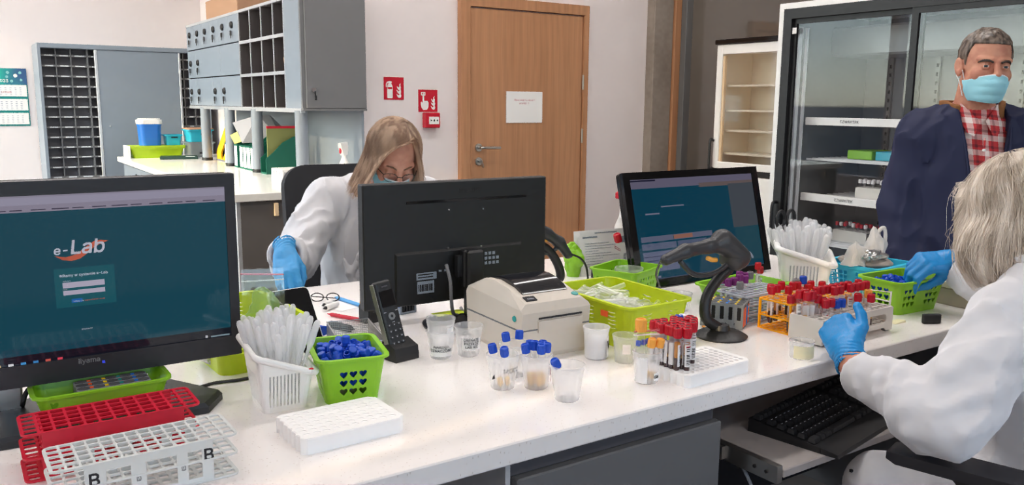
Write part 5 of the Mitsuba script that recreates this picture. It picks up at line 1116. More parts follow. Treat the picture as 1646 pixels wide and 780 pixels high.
part(k, 'loop', tube(spline([(-.005, 0, .04), (.02, -.02, .068), (.06, -.02, .03), (.085, -.01, -.03)], 16), [.006]*16, 6), 'm_crumple', True)
solo('shiny_wrapper', 'shiny crumpled wrapper in front of the plastic bag in the sky blue basket', 'wrapper', crumple(.1, .05, .03, 11, 1.2, f=30), 'm_foil', False, (2.29, 1.46, Z+.112))
k = thing('heart_basket', 'green basket with heart cut-outs and blue caps under the reaching gloved hand', 'basket', (2.19, 1.292, Z), -3)
hw = grid_holes(3, 3, -.072, .028, .0185, .0185, heart(.0155))+grid_holes(3, 3, .025, .028, .0185, .0185, heart(.0155)); hd = grid_holes(3, 3, -.02, .028, .02, .0185, heart(.0155))
part(k, 'body', basket_mesh(.178, .105, .208, .134, .094, .018, hw, hd, .002), 'm_green', 30)
part(k, 'rim', prism(rrect(.224, .150, .026).difference(rrect(.204, .130, .018)), .089, .094), 'm_green', False)
part(k, 'marker_writing', stand(text('MFP', .008, .0003), (0, -.0673, .078)), 'm_ink', False)
pile_caps(2.19, 1.292, -3, 190, 'blue screw cap in the heart basket under the reaching hand', 'blue caps in the rear heart basket', .165, .10, Z+.012, 6, lambda u, v: Z+.07+.018*max(0, 1-((u+.03)/.09)**2-(v/.06)**2))
k = thing('lidded_dish', 'round clear dish with a red cap on it behind the orange rack', 'dish', (1.965, 1.44, Z+.0))
part(k, 'dish', lathe([(0, 0), (.042, 0), (.045, .004), (.047, .05), (.050, .051), (.05, .054), (.0, .054)], 28), 'm_cup', 40); part(k, 'red_cap', moved(rbox(.018, .012, .008, .003), (-.02, .0, .058), rz=.3), 'm_cap_red', False)
mat('m_beige_box', (214, 206, 192), .6); mat('m_beige_dk', (176, 164, 150), .6)
k = thing('paper_tray', 'low beige tray of sheets at the right end of the desk behind the sleeve', 'tray', (2.435, 1.27, Z), -3)
part(k, 'body', cbox(-.095, .095, -.1, .1, 0, .05, .003), 'm_beige_dk', False); part(k, 'lid', cbox(-.1, .1, -.105, .105, .05, .07, .003), 'm_beige_box', False)
solo('paper_scrap', 'small cream paper scrap lying right of the beige rack', 'paper', moved(hullm([(-.02, -.012, 0), (.022, -.012, 0), (-.02, .012, 0), (.02, .012, .004), (.024, -.01, .006), (-.018, .01, .002)]), (2.03, 1.205, Z+.0003), rz=-.1), 'm_pale_cream', False)
solo('black_phone_end', 'black phone edge standing on the desk by the sleeve of the seated woman', 'phone', rbox(.05, .012, .026, .004), 'm_black', 30, (2.10, 1.15, Z+.013), -30)

# ================================================================ behind the lime basket
def mini_basket(loc, rz, w, d, label):
    k = thing('green_basket', label, 'basket', loc, rz)
    sq = sbox(-.004, -.005, .004, .005)
    part(k, 'body', basket_mesh(w*.85, d*.85, w, d, .085, .014, grid_holes(int(w*.7/.016), 3, -w*.33, .022, .016, .018, sq), grid_holes(int(d*.7/.016), 3, -d*.33, .022, .016, .018, sq), .002), 'm_green', 30)
    part(k, 'rim', prism(rrect(w+.012, d+.012, .02).difference(rrect(w-.004, d-.004, .014)), .081, .086), 'm_green', False)
mini_basket((1.64, 1.83, Z), 20, .17, .15, 'green basket with square holes in front of the standing forms')
solo('green_bag', 'green plastic bag slumped beside the standing forms', 'bag', crumple(.06, .06, .12, 4, .9), 'm_green', False, (1.675, 2.13, Z+.06))
solo('green_cloth', 'dark green fabric bundle between the forms and the right monitor', 'cloth', crumple(.08, .09, .1, 6, .5), 'm_dkgreen', True, (1.93, 2.07, Z+.048))
k = thing('form_stack', 'stack of printed white laboratory forms standing upright behind the lime basket', 'forms', (1.785, 2.085, Z), -5)
for i in range(5): part(k, 'sheet', moved(box(-.1, .1, 0, .0006, .0, .148-.004*(i % 3)), (.004*i*(-1)**i, .006+.005*i, 0), rx=-.12), 'm_paper', False)
ln = [box(-.08, .06-.1*g.random(), -.0006, 0, .03+.0085*i, .0312+.0085*i) for i in range(10)]+[box(-.088, -.03, -.0006, 0, .125, .130), box(-.04, .05, -.0006, 0, .139, .142), box(.062, .082, -.0006, 0, .102, .124)]+[box(.074, .085, -.0006, 0, .03+.003*i, .0315+.003*i) for i in range(12)]
part(k, 'print', moved(cat(ln), (0, .0056, 0), rx=-.12), 'm_grey_metal', False)
part(k, 'stamp_mark', moved(cat(moved(box(-.014, .014, -.0006, 0, 0, .0015), (.05, 0, .085), ry=.5), moved(box(-.014, .014, -.0006, 0, 0, .0015), (.05, 0, .079), ry=.5)), (0, .0056, 0), rx=-.12), 'm_red_print', False)
part(k, 'holder', hullm([(-.09, .035, 0), (.09, .035, 0), (-.09, .07, 0), (.09, .07, 0), (-.09, .05, .09), (.09, .05, .09), (-.09, .055, .09), (.09, .055, .09)]), 'm_black', False)
part(k, 'tray_edge', box(-.075, .09, -.035, -.015, .0, .026), 'm_black', False)
k = cup((1.62, 1.795, Z+.03), 'wide clear cup in the green basket before the standing forms', r0=.032, r1=.04, h=.06)
k = cup((1.74, 1.94, Z), 'clear cup holding a slanted red-capped tube in front of the standing forms', r0=.032, r1=.04, h=.062)
mini_tube((1.732, 1.935, Z+.05), (1.69, 1.93, Z+.155), 'slanted red-capped tube leaning in a clear cup against the standing forms', capm='m_cap_red', fillh=.0, s=1.3)
k = thing('spray_bottle', 'white spray bottle with a red nozzle hidden behind the right monitor', 'bottle', (2.022, 2.28, Z), 200)
part(k, 'bottle', lathe([(0, 0), (.03, 0), (.032, .01), (.032, .12), (.016, .16), (.013, .2), (0, .2)], 18), 'm_white_gloss'); part(k, 'nozzle', cbox(-.02, .05, -.011, .011, .225, .25, .004), 'm_red', False); part(k, 'collar', cyl(.016, .195, .226, 14), 'm_black')
# things standing in the display fridge
for i, (y, z, c_, n_) in enumerate(((2.42, 1.07, 'm_cyan', 'pale blue'), (2.58, 1.07, 'm_green', 'pale green'))):
    k = thing('fridge_carton', n_+' flat carton on the second shelf of the large fridge', 'carton', (3.98, y, 1.0715)); part(k, '', cbox(-.1, .1, -.07, .07, 0, .045, .003), c_, False, one=True)
k = thing('fridge_carton', 'small orange and white carton on the second shelf of the large fridge', 'carton', (3.95, 2.27, 1.0715)); part(k, 'body', cbox(-.06, .06, -.05, .05, 0, .07, .003), 'm_paper', False); part(k, 'top', cbox(-.06, .06, -.05, .05, .071, .10, .003), 'm_cap_orange', False)
for i, (x, y, z, n) in enumerate(((3.90, 2.47, .8715, 8), (3.95, 2.40, .6315, 8), (3.95, 2.62, .6315, 8), (3.95, 2.15, .6315, 8))):
    k = grid_rack('tube_rack', ('pale tube rack with tubes on the labelled middle shelf of the large fridge', 'middle tube rack on the bottom shelf of the large fridge', 'left tube rack on the bottom shelf of the large fridge', 'right tube rack on the bottom shelf of the large fridge')[i], 'm_rack_beige', (x, y, z), 90, .2, .09, .06, 8, 4, mid=(.5,))
    part(k, 'front_panel', box(-.1, .1, .044, .047, .0, .058), 'm_rack_beige', False)
    for a in range(n):
        for b in range(2):
            yy, xx = y+(a-3.5)*.024, x-.033+b*.045
            if (a*3+b+i) % 5 == 4: continue
            kk = thing('test_tube', 'small tube in a rack inside the large fridge', 'test tube', (xx, yy, z+.005), 0, 'tubes in the fridge racks'); part(kk, 'glass', tube_ply); part(kk, 'cap', cap_ply[('m_cap_white', 'm_cap_red', 'm_cap_red')[(a+b) % 3] if i else 'm_cap_white'], to=T().translate([0, 0, TL_]))
# ================================================================ people
mat('m_coat', (209, 208, 211), .85, spec=.2); mat('m_coat_in', (196, 194, 196), .9, spec=.1)
mat('m_glove', (58, 146, 204), .42); mat('m_glove_b', (28, 132, 198), .38)
def skin(key, c, c2):
    def fn(p, n, uv):
        a = mikit.fbm(p.x*38, p.y*38, p.z*38, 3)
        return mikit.mix(mi.Color3f(lin(c)), mi.Color3f(lin(c2)), mikit.smoothstep(.3, .75, a)*.6)
    scene[key] = {'type': 'twosided', 'b': {'type': 'principled', 'base_color': mikit.proc(fn), 'roughness': .5, 'specular': .35}}
skin('m_skin', (206, 152, 130), (188, 124, 104)); skin('m_skin2', (208, 146, 122), (186, 116, 98)); skin('m_skin3', (198, 142, 118), (176, 108, 90))
mat('m_eye', (226, 222, 216), .15); mat('m_iris', (60, 72, 78), .12); mat('m_mask', (150, 208, 222), .7); mat('m_mask_in', (226, 232, 236), .7); mat('m_brow', (110, 82, 64), .8); mat('m_brow_dk', (66, 54, 48), .8); mat('m_lash', (50, 34, 30), .7)
mat('m_trouser', (44, 46, 58), .8)
def HT(c, f, pitch=0., roll=0., s=1.):
    """4x4 of a head or body frame: origin c, facing the horizontal direction f, tipped forward by pitch degrees"""
    th = math.atan2(-f[0], f[1])
    R_ = rot(0, 0, th) @ rot(math.radians(-pitch), 0, 0) @ rot(0, math.radians(roll), 0)
    M = np.eye(4); M[:3, :3] = R_*s; M[:3, 3] = c; return M
def apply(M, m): m = m.copy(); m.apply_transform(M); return m
def W3(M, p): return M[:3, :3] @ np.array(p, float)+M[:3, 3]
def face_base(p):
    d = ell(p, (0, -.012, .035), (.074, .094, .088))
    d = smin(d, ell(p, (0, .026, -.035), (.060, .062, .082)), .03)
    q = np.abs(p)*[1, 0, 0]+p*[0, 1, 1]
    d = smin(d, rc(q, (.046, .012, -.066), (.014, .062, -.102), .022, .017), .025)
    return d, q
def head_sdf(p, female=False, closed=False, open_=.0052):
    d, q = face_base(p)
    d = smin(d, rc(q, (.012, .086, .017), (.048, .068, .018), .009, .009), .014 if female else .010)
    d = smin(d, ell(q, (.040, .062, -.032), (.022, .022, .022)), .02)
    d = smax(d, -ell(q, (.031, .101, -.003), (.019, .019, .012)), .012)
    d = smin(d, rc(p, (0, .089, .010), (0, .113, -.030), .0075, .0115), .010)
    d = smin(d, rc(q, (.004, .104, -.034), (.013, .097, -.036), .0085, .0075), .006)
    d = smin(d, rc(q, (0, .093, -.061), (.02, .084, -.064), .006, .003), .006); d = smin(d, rc(q, (0, .091, -.072), (.017, .083, -.070), .007, .003), .006)
    lid = nrm(q-np.array([.031, .0795, -.003]))-.0138
    if closed: lid = smax(lid, -ell(q, (.031, .0955, -.010), (.013, .010, .0022)), .002)
    else: lid = smax(lid, -ell(q, (.031, .0955, -.0035), (.0125, .011, open_)), .002)
    d = smin(d, lid, .003)
    ear = ell(q, (.079, -.012, -.006), (.010, .019, .032), rot(.25, 0, .35)); ear = smax(ear, -ell(q, (.088, -.007, -.002), (.007, .011, .019), rot(.25, 0, .35)), .004)
    ear = smin(ear, ell(q, (.078, -.004, -.030), (.007, .008, .010)), .006)
    d = smin(d, ear, .005)
    return d
def eyes(holder, H, look=(0, 0), r=.0122):
    for sx in (-1, 1):
        c = np.array([sx*.031, .0795, -.003])
        e = trimesh.creation.icosphere(3, radius=r); e.apply_translation(c)
        q = part(holder, 'eye', apply(H, e), 'm_eye', True)
        g = np.array([look[0], 1, look[1]]); g /= np.linalg.norm(g)
        A = trimesh.geometry.align_vectors([0, 0, 1], g); A[:3, 3] = c
        ir = lathe([(.0062*math.sin(a)/math.sin(.55)*1., (r+.0004)*math.cos(a*.93)) for a in np.linspace(.55, 0, 5)], 16)
        part(q, 'iris', apply(H @ A, ir), 'm_iris', True)
        pp = lathe([(.0026, r+.0003), (.0, r+.0006)], 12); part(q, 'pupil', apply(H @ A, pp), 'm_ink', True)
def brows(holder, H, m, th=.0035, lift=0.):
    for sx in (-1, 1):
        pts = [(sx*.013, .0965, .014+lift), (sx*.026, .0935, .0195+lift), (sx*.040, .0845, .0195+lift), (sx*.052, .0705, .013+lift)]
        part(holder, 'eyebrow', apply(H, tube(spline(pts, 14), [th*.8]*4+[th]*5+list(np.linspace(th, th*.4, 5)), 6)), m, True)
def mask(holder, H, top=-.026, bot=-.122, loop=True, h=.0022):
    def fn(p):
        q = np.abs(p)*[1, 0, 0]+p*[0, 1, 1]
        d = ell(p, (0, .022, -.04), (.066, .066, .088)); d = smin(d, rc(p, (0, .085, -.02), (0, .098, -.06), .016, .022), .045); d = smin(d, rc(p, (0, .06, -.10), (0, .05, -.115), .03, .025), .04)
        u = (p[:, 2]-bot)/(top-bot)
        d = d-.0045-.0022*np.abs(np.sin(u*PI*3.5))*np.clip((.066-q[:, 0])/.03, 0, 1)
        s = np.abs(d)-.0017
        zt = top-.012*(q[:, 0]/.066)**2*1.5; zb = bot+.010*(q[:, 0]/.06)**2
        s = np.maximum(s, np.maximum(p[:, 2]-zt, zb-p[:, 2])); s = np.maximum(s, .006-p[:, 1]-0*p[:, 0]); return np.maximum(s, q[:, 0]-.072)
    m = surface_nets(fn, (-.08, -.0, bot-.012), (.08, .135, top+.012), h)
    k = part(holder, 'face_mask', apply(H, m), 'm_mask', 40)
    e = tube(spline([(sx*.066*1, 0, 0) for sx in (1,)]*2, 2), .001, 4) if False else None
    part(k, 'top_edge', apply(H, tube(spline([(-.064, .03, top-.022), (-.048, .078, top-.010), (-.02, .112, top-.001), (0, .119, top), (.02, .112, top-.001), (.048, .078, top-.010), (.064, .03, top-.022)], 26), .0022, 6)), 'm_mask_in', True)
    if loop:
        for sx in (-1, 1):
            part(k, 'ear_loop', apply(H, tube(spline([(sx*.066, .018, top-.020), (sx*.078, -.004, .006), (sx*.083, -.022, .022), (sx*.085, -.030, .0)], 16), .0014, 5)), 'm_mask_in', True)
            part(k, 'ear_loop', apply(H, tube(spline([(sx*.064, .016, bot+.02), (sx*.076, .0, -.055), (sx*.083, -.014, -.035)], 12), .0014, 5)), 'm_mask_in', True)
    return k
# ---------------------------------------------------------------- gloved hands
def hand_sdf(p, curls, thumb, spread=.0, cuff=True, fat=.001):
    """local right-hand frame: wrist at 0, fingers +y, thumb +x, back of the hand +z"""
    kn = [(.029, .090, .002), (.009, .096, .004), (-.011, .092, .003), (-.029, .082, .0)]
    ln = [(.044, .027, .021), (.047, .030, .022), (.043, .028, .021), (.034, .021, .019)]
    rd_ = [(.0098, .0088, .0082), (.0100, .0090, .0082), (.0096, .0086, .008), (.0086, .0078, .0072)]
    d = None
    for (x, y, z) in kn:
        e = rc(p, (x*.72, .008, -.002), (x, y, z-.003), .0165, .0125); d = e if d is None else smin(d, e, .016)
    d = smin(d, rc(p, (.016, .018, -.010), (.030, .045, -.013), .017, .015), .015)
    for i in range(4):
        a = 0; q = np.array(kn[i]); dirx = (1.5-i)*spread
        for j in range(3):
            a += math.radians(curls[i][j]); v = np.array([dirx*math.cos(a), math.cos(a), -math.sin(a)]); v /= np.linalg.norm(v)
            q2 = q+v*ln[i][j]; e = rc(p, q, q2, rd_[i][j]+fat, (rd_[i][j+1] if j < 2 else rd_[i][2]*.92)+fat)
            f = e if j == 0 else smin(f, e, .004); q = q2
        d = smin(d, f, .006)
    t = [np.array(v) for v in thumb]
    f = rc(p, t[0], t[1], .0145+fat, .0120+fat); f = smin(f, rc(p, t[1], t[2], .0118+fat, .0104+fat), .004); f = smin(f, rc(p, t[2], t[3], .0104+fat, .0088+fat), .004)
    d = smin(d, f, .009)
    if cuff:
        c = rc(p, (0, .012, -.002), (0, -.052, -.002), .029, .036); c = c+.0016*np.sin(p[:, 1]*520+5*np.sin(p[:, 0]*60))*np.clip((.02-p[:, 1])/.04, 0, 1)
        c = np.maximum(c, -.05-p[:, 1]); bore = rc(p, (0, -.03, -.002), (0, -.08, -.002), .0315, .036); c = np.maximum(c, -np.maximum(bore, p[:, 1]+.036))
        d = smin(d, c, .012)
        d = d+.0011*(meshkit.noise(p*np.array([70, 140, 70]), 3)-.5)
    return d
def hand_frame(w, fdir, back, left=False):
    f = np.array(fdir, float); f /= np.linalg.norm(f); b = np.array(back, float); b -= f*(b@f); b /= np.linalg.norm(b)
    x = np.cross(f, b)*(1 if left else -1)      # seen from its back, a left hand has its thumb on the right
    M = np.eye(4); M[:3, 0], M[:3, 1], M[:3, 2], M[:3, 3] = x, f, b, w; return M
def glove(holder, M, curls, thumb, m, left=False, spread=.06, h=.0026):
    g = surface_nets(lambda p: hand_sdf(p, curls, thumb, spread), (-.065, -.06, -.10), (.085, .205, .05), h)
    g = trimesh.smoothing.filter_taubin(g, iterations=4); g = apply(M, g)
    if not left: g.faces = g.faces[:, ::-1]
    return part(holder, 'glove', g, m, True)
# ---------------------------------------------------------------- hair
class Hair:
    def __init__(s, H, c, r, tmax, hang, flare, part_phi=0., pole=(0, 0)):
        s.H, s.c, s.r, s.tmax, s.hang, s.flare, s.pole = H, np.array(c), np.array(r), tmax, hang, flare, pole
    def pos(s, phi, u, off=0., clump=.006, seed=1):
        phi, u = np.broadcast_arrays(np.asarray(phi, float), np.asarray(u, float)); off = np.broadcast_to(off, phi.shape)
        a = .56; th = s.tmax(phi)*np.minimum(u/a, 1)
        d = np.stack([np.sin(phi)*np.sin(th), np.cos(phi)*np.sin(th), np.cos(th)], -1)
        tilt = rot(s.pole[0], s.pole[1], 0); d = d @ tilt.T
        n = meshkit.noise(np.stack([np.cos(phi)*5, np.sin(phi)*5, u*1.2+0*phi], -1), seed)-.5
        n2 = meshkit.noise(np.stack([np.cos(phi)*19, np.sin(phi)*19, u*1.6+0*phi], -1), seed+4)-.5
        e = s.c+d*(s.r+(off+clump*n*u+clump*.5*n2*u)[..., None])
        w = e @ s.H[:3, :3].T+s.H[:3, 3]
        k = np.clip((u-a)/(1-a), 0, 1)
        hd = d.copy(); hd = hd @ s.H[:3, :3].T; hd[..., 2] = 0; hd /= np.linalg.norm(hd, axis=-1, keepdims=True)+1e-9
        L = s.hang(phi)
        w[..., 2] -= L*k
        w += hd*(s.flare(phi, k)+clump*1.2*n*k)[..., None]
        return w
    def shell(s, p0, p1, n=160, m=40, thick=.012, ragged=.03, seed=1):
        ph = np.linspace(p0, p1, n); u = np.linspace(.0, 1, m)
        P, U = np.meshgrid(ph, u, indexing='ij')
        rag = 1-ragged*meshkit.noise(np.stack([P*14, P*0, P*0+seed], -1), seed)
        o, i = s.pos(P, U*rag, 0., seed=seed), s.pos(P, U*rag, -thick, seed=seed)
        v = np.vstack([o.reshape(-1, 3), i.reshape(-1, 3)]); F = []; N = n*m
        idx = np.arange(N).reshape(n, m); a, b, c, d = idx[:-1, :-1].ravel(), idx[1:, :-1].ravel(), idx[1:, 1:].ravel(), idx[:-1, 1:].ravel()
        F = [np.c_[a, c, b], np.c_[a, d, c], np.c_[a, b, c]+N, np.c_[a, c, d]+N]
        for line in (idx[:, -1], idx[0, :], idx[-1, ::-1]):
            l0, l1 = line[:-1], line[1:]; F += [np.c_[l0, l0+N, l1], np.c_[l1, l0+N, l1+N]]
        return trimesh.Trimesh(v, np.vstack(F), process=False)
    def strands(s, p0, p1, n, seed, r=.0007, out=(.0, .004), k=16, u0=(.0, .3), u1=(.8, 1.02), wander=.06, loose=.0):
        g = np.random.default_rng(seed)
        phi = g.uniform(p0, p1, n)[:, None]; U = np.linspace(0, 1, k)[None]
        a, b = g.uniform(*u0, n)[:, None], g.uniform(*u1, n)[:, None]; u = a+(b-a)*U
        ph = phi+wander*(g.normal(size=(n, 1))*U+.4*np.sin(U*5+g.uniform(0, 6, (n, 1)))*U)
        off = g.uniform(*out, n)[:, None]+loose*np.abs(g.normal(size=(n, 1)))*U**2
        P = s.pos(ph, u, off, seed=1)
        t = np.gradient(P, axis=1); t /= np.linalg.norm(t, axis=-1, keepdims=True)+1e-9
        a1 = np.cross(t, [.3, .5, .8]); a1 /= np.linalg.norm(a1, axis=-1, keepdims=True)+1e-9; a2 = np.cross(t, a1)
        rr = (r*g.uniform(.7, 1.3, (n, 1))*np.where(U > .85, (1-U)/.15*.8+.2, 1))[..., None]
        ring = np.stack([P+rr*(math.cos(q)*a1+math.sin(q)*a2) for q in (0, 2*PI/3, 4*PI/3)], 2)
        v = ring.reshape(-1, 3); base = (np.arange(n)[:, None]*k+np.arange(k-1)[None]).ravel()*3; F = []
        for j in range(3):
            j2 = (j+1) % 3; F += [np.c_[base+j, base+j2, base+3+j2], np.c_[base+j, base+3+j2, base+3+j]]
        return trimesh.Trimesh(v, np.vstack(F), process=False)
def hairmat(key, c1, c2, f=60):
    def fn(p, n, uv):
        a = mikit.fbm(p.x*f, p.y*f, p.z*4, 2)
        return mikit.mix(mi.Color3f(lin(c1)), mi.Color3f(lin(c2)), mikit.smoothstep(.3, .7, a))
    scene[key] = {'type': 'twosided', 'b': {'type': 'principled', 'base_color': mikit.proc(fn), 'roughness': .38, 'specular': .5}}
hairmat('m_hair_a', (142, 112, 92), (190, 162, 138)); hairmat('m_hair_b', (198, 184, 168), (238, 228, 216)); hairmat('m_hair_c', (62, 52, 46), (112, 98, 88), 140)
def folds(p, seed, amp, sc=(9, 9, 9)):
    q = p*np.array(sc); q = q+1.1*(meshkit.noise(q*.6, seed+9)-.5)[:, None]
    a = meshkit.fbm(q, 2, seed)-.5
    b = 1-np.abs(meshkit.noise(q*np.array([1.5, 1.5, 1.0])+7, seed+5)*2-1)
    return amp*(a*1.2-b**3*1.3+.45)

def ridges(s_, e_, rad, spec, view=(-.9, -.4, .25)):
    """cloth ridges along a limb: (t0, angle0, t1, angle1, thickness), angles in degrees from the side given by view"""
    ax = (e_-s_)/np.linalg.norm(e_-s_); u = np.array(view, float); u -= ax*(u@ax); u /= np.linalg.norm(u); w = np.cross(ax, u)
    out = []
    for t0, a0, t1, a1, th in spec:
        pts = []
        for q in np.linspace(0, 1, 5):
            t, a = t0+(t1-t0)*q, math.radians(a0+(a1-a0)*q); r = rad[0]+(rad[1]-rad[0])*t
            pts.append((s_+(e_-s_)*t+(u*math.cos(a)+w*math.sin(a))*(r-th*.35), th*(.35+.65*math.sin(PI*(.15+.7*q)))))
        out.append(pts)
    return out
def add_ridges(d, p, rs, k=.016):
    for pts in rs:
        lo_, hi_ = np.min([q[0] for q in pts], 0)-.06, np.max([q[0] for q in pts], 0)+.06
        m = np.all((p > lo_) & (p < hi_), 1)
        if m.any(): d[m] = smin(d[m], chain(p[m], pts, .01), k)
    return d

# ================================================================ the woman seated behind the desk, facing the room
k = thing('person', 'seated woman in white coat, glasses and blue mask, facing us behind the middle monitor', 'person')
Hh_ = HT((1.285, 2.660, 1.148), (-.20, -.98), 31, -4, .98)
SR, ER, WR = np.array([1.115, 2.87, .985]), np.array([.945, 2.745, .80]), np.array([.842, 2.525, .872])
SL, EL, WL = np.array([1.475, 2.81, .985]), np.array([1.56, 2.62, .815]), np.array([1.44, 2.42, .835])
def body_lw(p):
    q = (p-Hh_[:3, 3]) @ (Hh_[:3, :3]/.98)/.98
    d = head_sdf(q, True, True)*.98
    d = smin(d, rc(p, W3(Hh_, (0, -.03, -.07)), (1.295, 2.80, 1.0), .052, .058), .02)
    d = smin(d, rc(p, (1.30, 2.84, .92), (1.31, 2.90, .60), .10, .12), .06)
    for s_, e_, w_ in ((SR, ER, WR), (SL, EL, WL)): d = smin(d, chain(p, [(s_, .05), (e_, .04), (w_, .027)], .02), .03)
    return d
lo, hi = np.array([.80, 2.36, .5]), np.array([1.62, 3.0, 1.30])
hb = surface_nets(body_lw, (1.16, 2.52, .96), (1.41, 2.86, 1.29), .0034)
part(k, 'body', surface_nets(body_lw, lo, hi, .006), 'm_skin', True)
part(k, 'face', surface_nets(lambda p: body_lw(p)-.0006, (1.17, 2.52, 1.0), (1.40, 2.80, 1.285), .0032), 'm_skin', True)
eyes(k, Hh_, (0, -.6)); brows(k, Hh_, 'm_brow', .0028, .002); mask(k, Hh_, -.020, -.118)
gl_ = part(k, 'glasses', apply(Hh_, cat([tube([(sx*.033+.024*math.cos(a), .108-.012*abs(math.cos(a)*sx > 0)*abs(math.cos(a))**2, -.010+.017*math.sin(a)) for a in np.linspace(0, 2*PI, 23)], .0011, 6) for sx in (-1, 1)]+[tube(spline([(-.010, .109, -.006), (0, .116, -.002), (.010, .109, -.006)], 8), .0012, 6)]+[tube([(sx*.057, .097, -.004), (sx*.079, .05, 0), (sx*.084, -.01, .008)], .0014, 6) for sx in (-1, 1)])), 'm_black', True)
part(gl_, 'lens', apply(Hh_, cat([trimesh.Trimesh([(sx*.033, .106, -.010)]+[(sx*.033+.023*math.cos(a), .106, -.010+.016*math.sin(a)) for a in np.linspace(0, 2*PI, 21)[:-1]], [(0, i+1, (i+1) % 20+1) for i in range(20)]) for sx in (-1, 1)])), 'm_pane', False)
RLW = ridges(SR, ER, (.082, .070), [(.25, -60, .8, 30, .014), (.5, -40, 1.0, 50, .013), (.75, -50, 1.05, 30, .013), (.1, 30, .6, 70, .012)], (-.3, -.9, .2))+ridges(ER, WR, (.07, .055), [(.0, -40, .3, 50, .012), (.25, -50, .5, 40, .010), (.5, -30, .75, 40, .009)], (-.3, -.9, .3))+ridges(np.array([1.2, 2.86, .98]), np.array([1.24, 2.86, .62]), (.15, .17), [(.1, -30, .6, 10, .014), (.3, -50, .9, -10, .013), (.5, 20, 1, 0, .012)], (-.3, -.95, 0))
def coat_lw(p):
    d = ell(p, (1.30, 2.87, .80), (.205, .140, .25)); d = smin(d, ell(p, (1.31, 2.89, .58), (.22, .17, .16)), .08)
    d = smin(d, chain(p, [(SR+[.02, 0, 0], .072), ((1.295, 2.845, 1.0), .075), (SL, .072)], .05), .05)
    d = smin(d, rc(p, (1.24, 2.845, 1.03), (1.35, 2.83, 1.03), .055, .055), .03)
    for s_, e_, w_ in ((SR, ER, WR), (SL, EL, WL)):
        ww = e_+(w_-e_)*.86
        a = chain(p, [(s_, .082), (e_, .070), (ww, .054)], .03)
        ax = (w_-e_)/np.linalg.norm(w_-e_)
        t = (p-e_) @ ax
        a = a+.0055*np.sin(t*62+4*meshkit.noise(p*11, 5))*np.clip(1-np.abs(t-.02)/.13, 0, 1)
        a = smax(a, (p-ww) @ ax, .004); a = smax(a, -np.maximum(rc(p, ww-ax*.02, ww+ax*.05, .045, .048), -(p-ww) @ ax-.03), .003)
        d = smin(d, a, .028)
    d = smax(d, -rc(p, (1.285, 2.79, 1.06), (1.295, 2.80, 1.20), .058, .10), .01)
    d = add_ridges(d, p, RLW)
    return d+folds(p, 11, .008, (13, 13, 6))
part(k, 'coat', surface_nets(coat_lw, (.78, 2.36, .45), (1.70, 3.1, 1.14), .0065), 'm_coat', True)
part(k, 'coat_placket', tube(spline([(1.262, 2.728, .96), (1.258, 2.718, .86), (1.262, 2.722, .78), (1.27, 2.716, .68)], 16), .0035, 6), 'm_coat', True)
tr = chain
part(k, 'trousers', surface_nets(lambda p: np.minimum(chain(p, [((1.22, 2.92, .52), .095), ((1.16, 2.55, .52), .07), ((1.15, 2.58, .1), .05)], .03), chain(p, [((1.40, 2.92, .52), .095), ((1.38, 2.53, .52), .07), ((1.38, 2.57, .1), .05)], .03)), (1.04, 2.42, .03), (1.52, 3.05, .64), .012), 'm_trouser', True)
part(k, 'shoe', cat(rbox(.09, .24, .08, .03, 8, (1.15, 2.53, .04)), rbox(.09, .24, .08, .03, 8, (1.38, 2.52, .04))), 'm_black', 40)
CR = [(45, 45, 25), (52, 50, 28), (56, 52, 30), (60, 52, 30)]
TH = [(.024, .022, -.008), (.042, .052, -.030), (.040, .078, -.048), (.030, .100, -.058)]
glove(k, hand_frame(WR, (-.20, -.66, -.42), (-.35, -.30, .88)), [(30, 32, 15), (36, 38, 20), (42, 40, 20), (46, 42, 22)], TH, 'm_glove')
glove(k, hand_frame(WL, (-.55, -.75, -.22), (0, -.1, 1), True), [(20, 30, 20)]*4, TH, 'm_glove', True)
def tm_lw(ph):
    a = np.degrees(np.arctan2(np.sin(ph), np.cos(ph)))
    front = np.exp(-(a/46)**4)
    return np.radians(100-front*(58-24*np.clip(a/45, -1, 1)))
def hang_lw(ph):
    a = np.degrees(np.arctan2(np.sin(ph), np.cos(ph))); front = np.exp(-(a/50)**6)
    return .155*(1-front)+.0*front
def flare_lw(ph, k_):
    a = np.arctan2(np.sin(ph), np.cos(ph))
    return np.where(a > 0, .040+.045*np.exp(-((a-1.2)/.8)**2), .014)*k_**1.4-.010*np.sin(k_*PI)*0
hr = Hair(Hh_, (0, -.014, .036), (.094, .112, .103), tm_lw, hang_lw, flare_lw, pole=(.0, -.22))
q = part(k, 'hair', hr.shell(-PI, PI, 200, 40, .014, .05), 'm_hair_a', True)
part(q, 'strands', cat(hr.strands(-PI, PI, 2600, 3, .0009, (.0, .005), 14, (.0, .25), (.8, 1.03), .10, .004)), 'm_hair_a', True, kind='stuff')
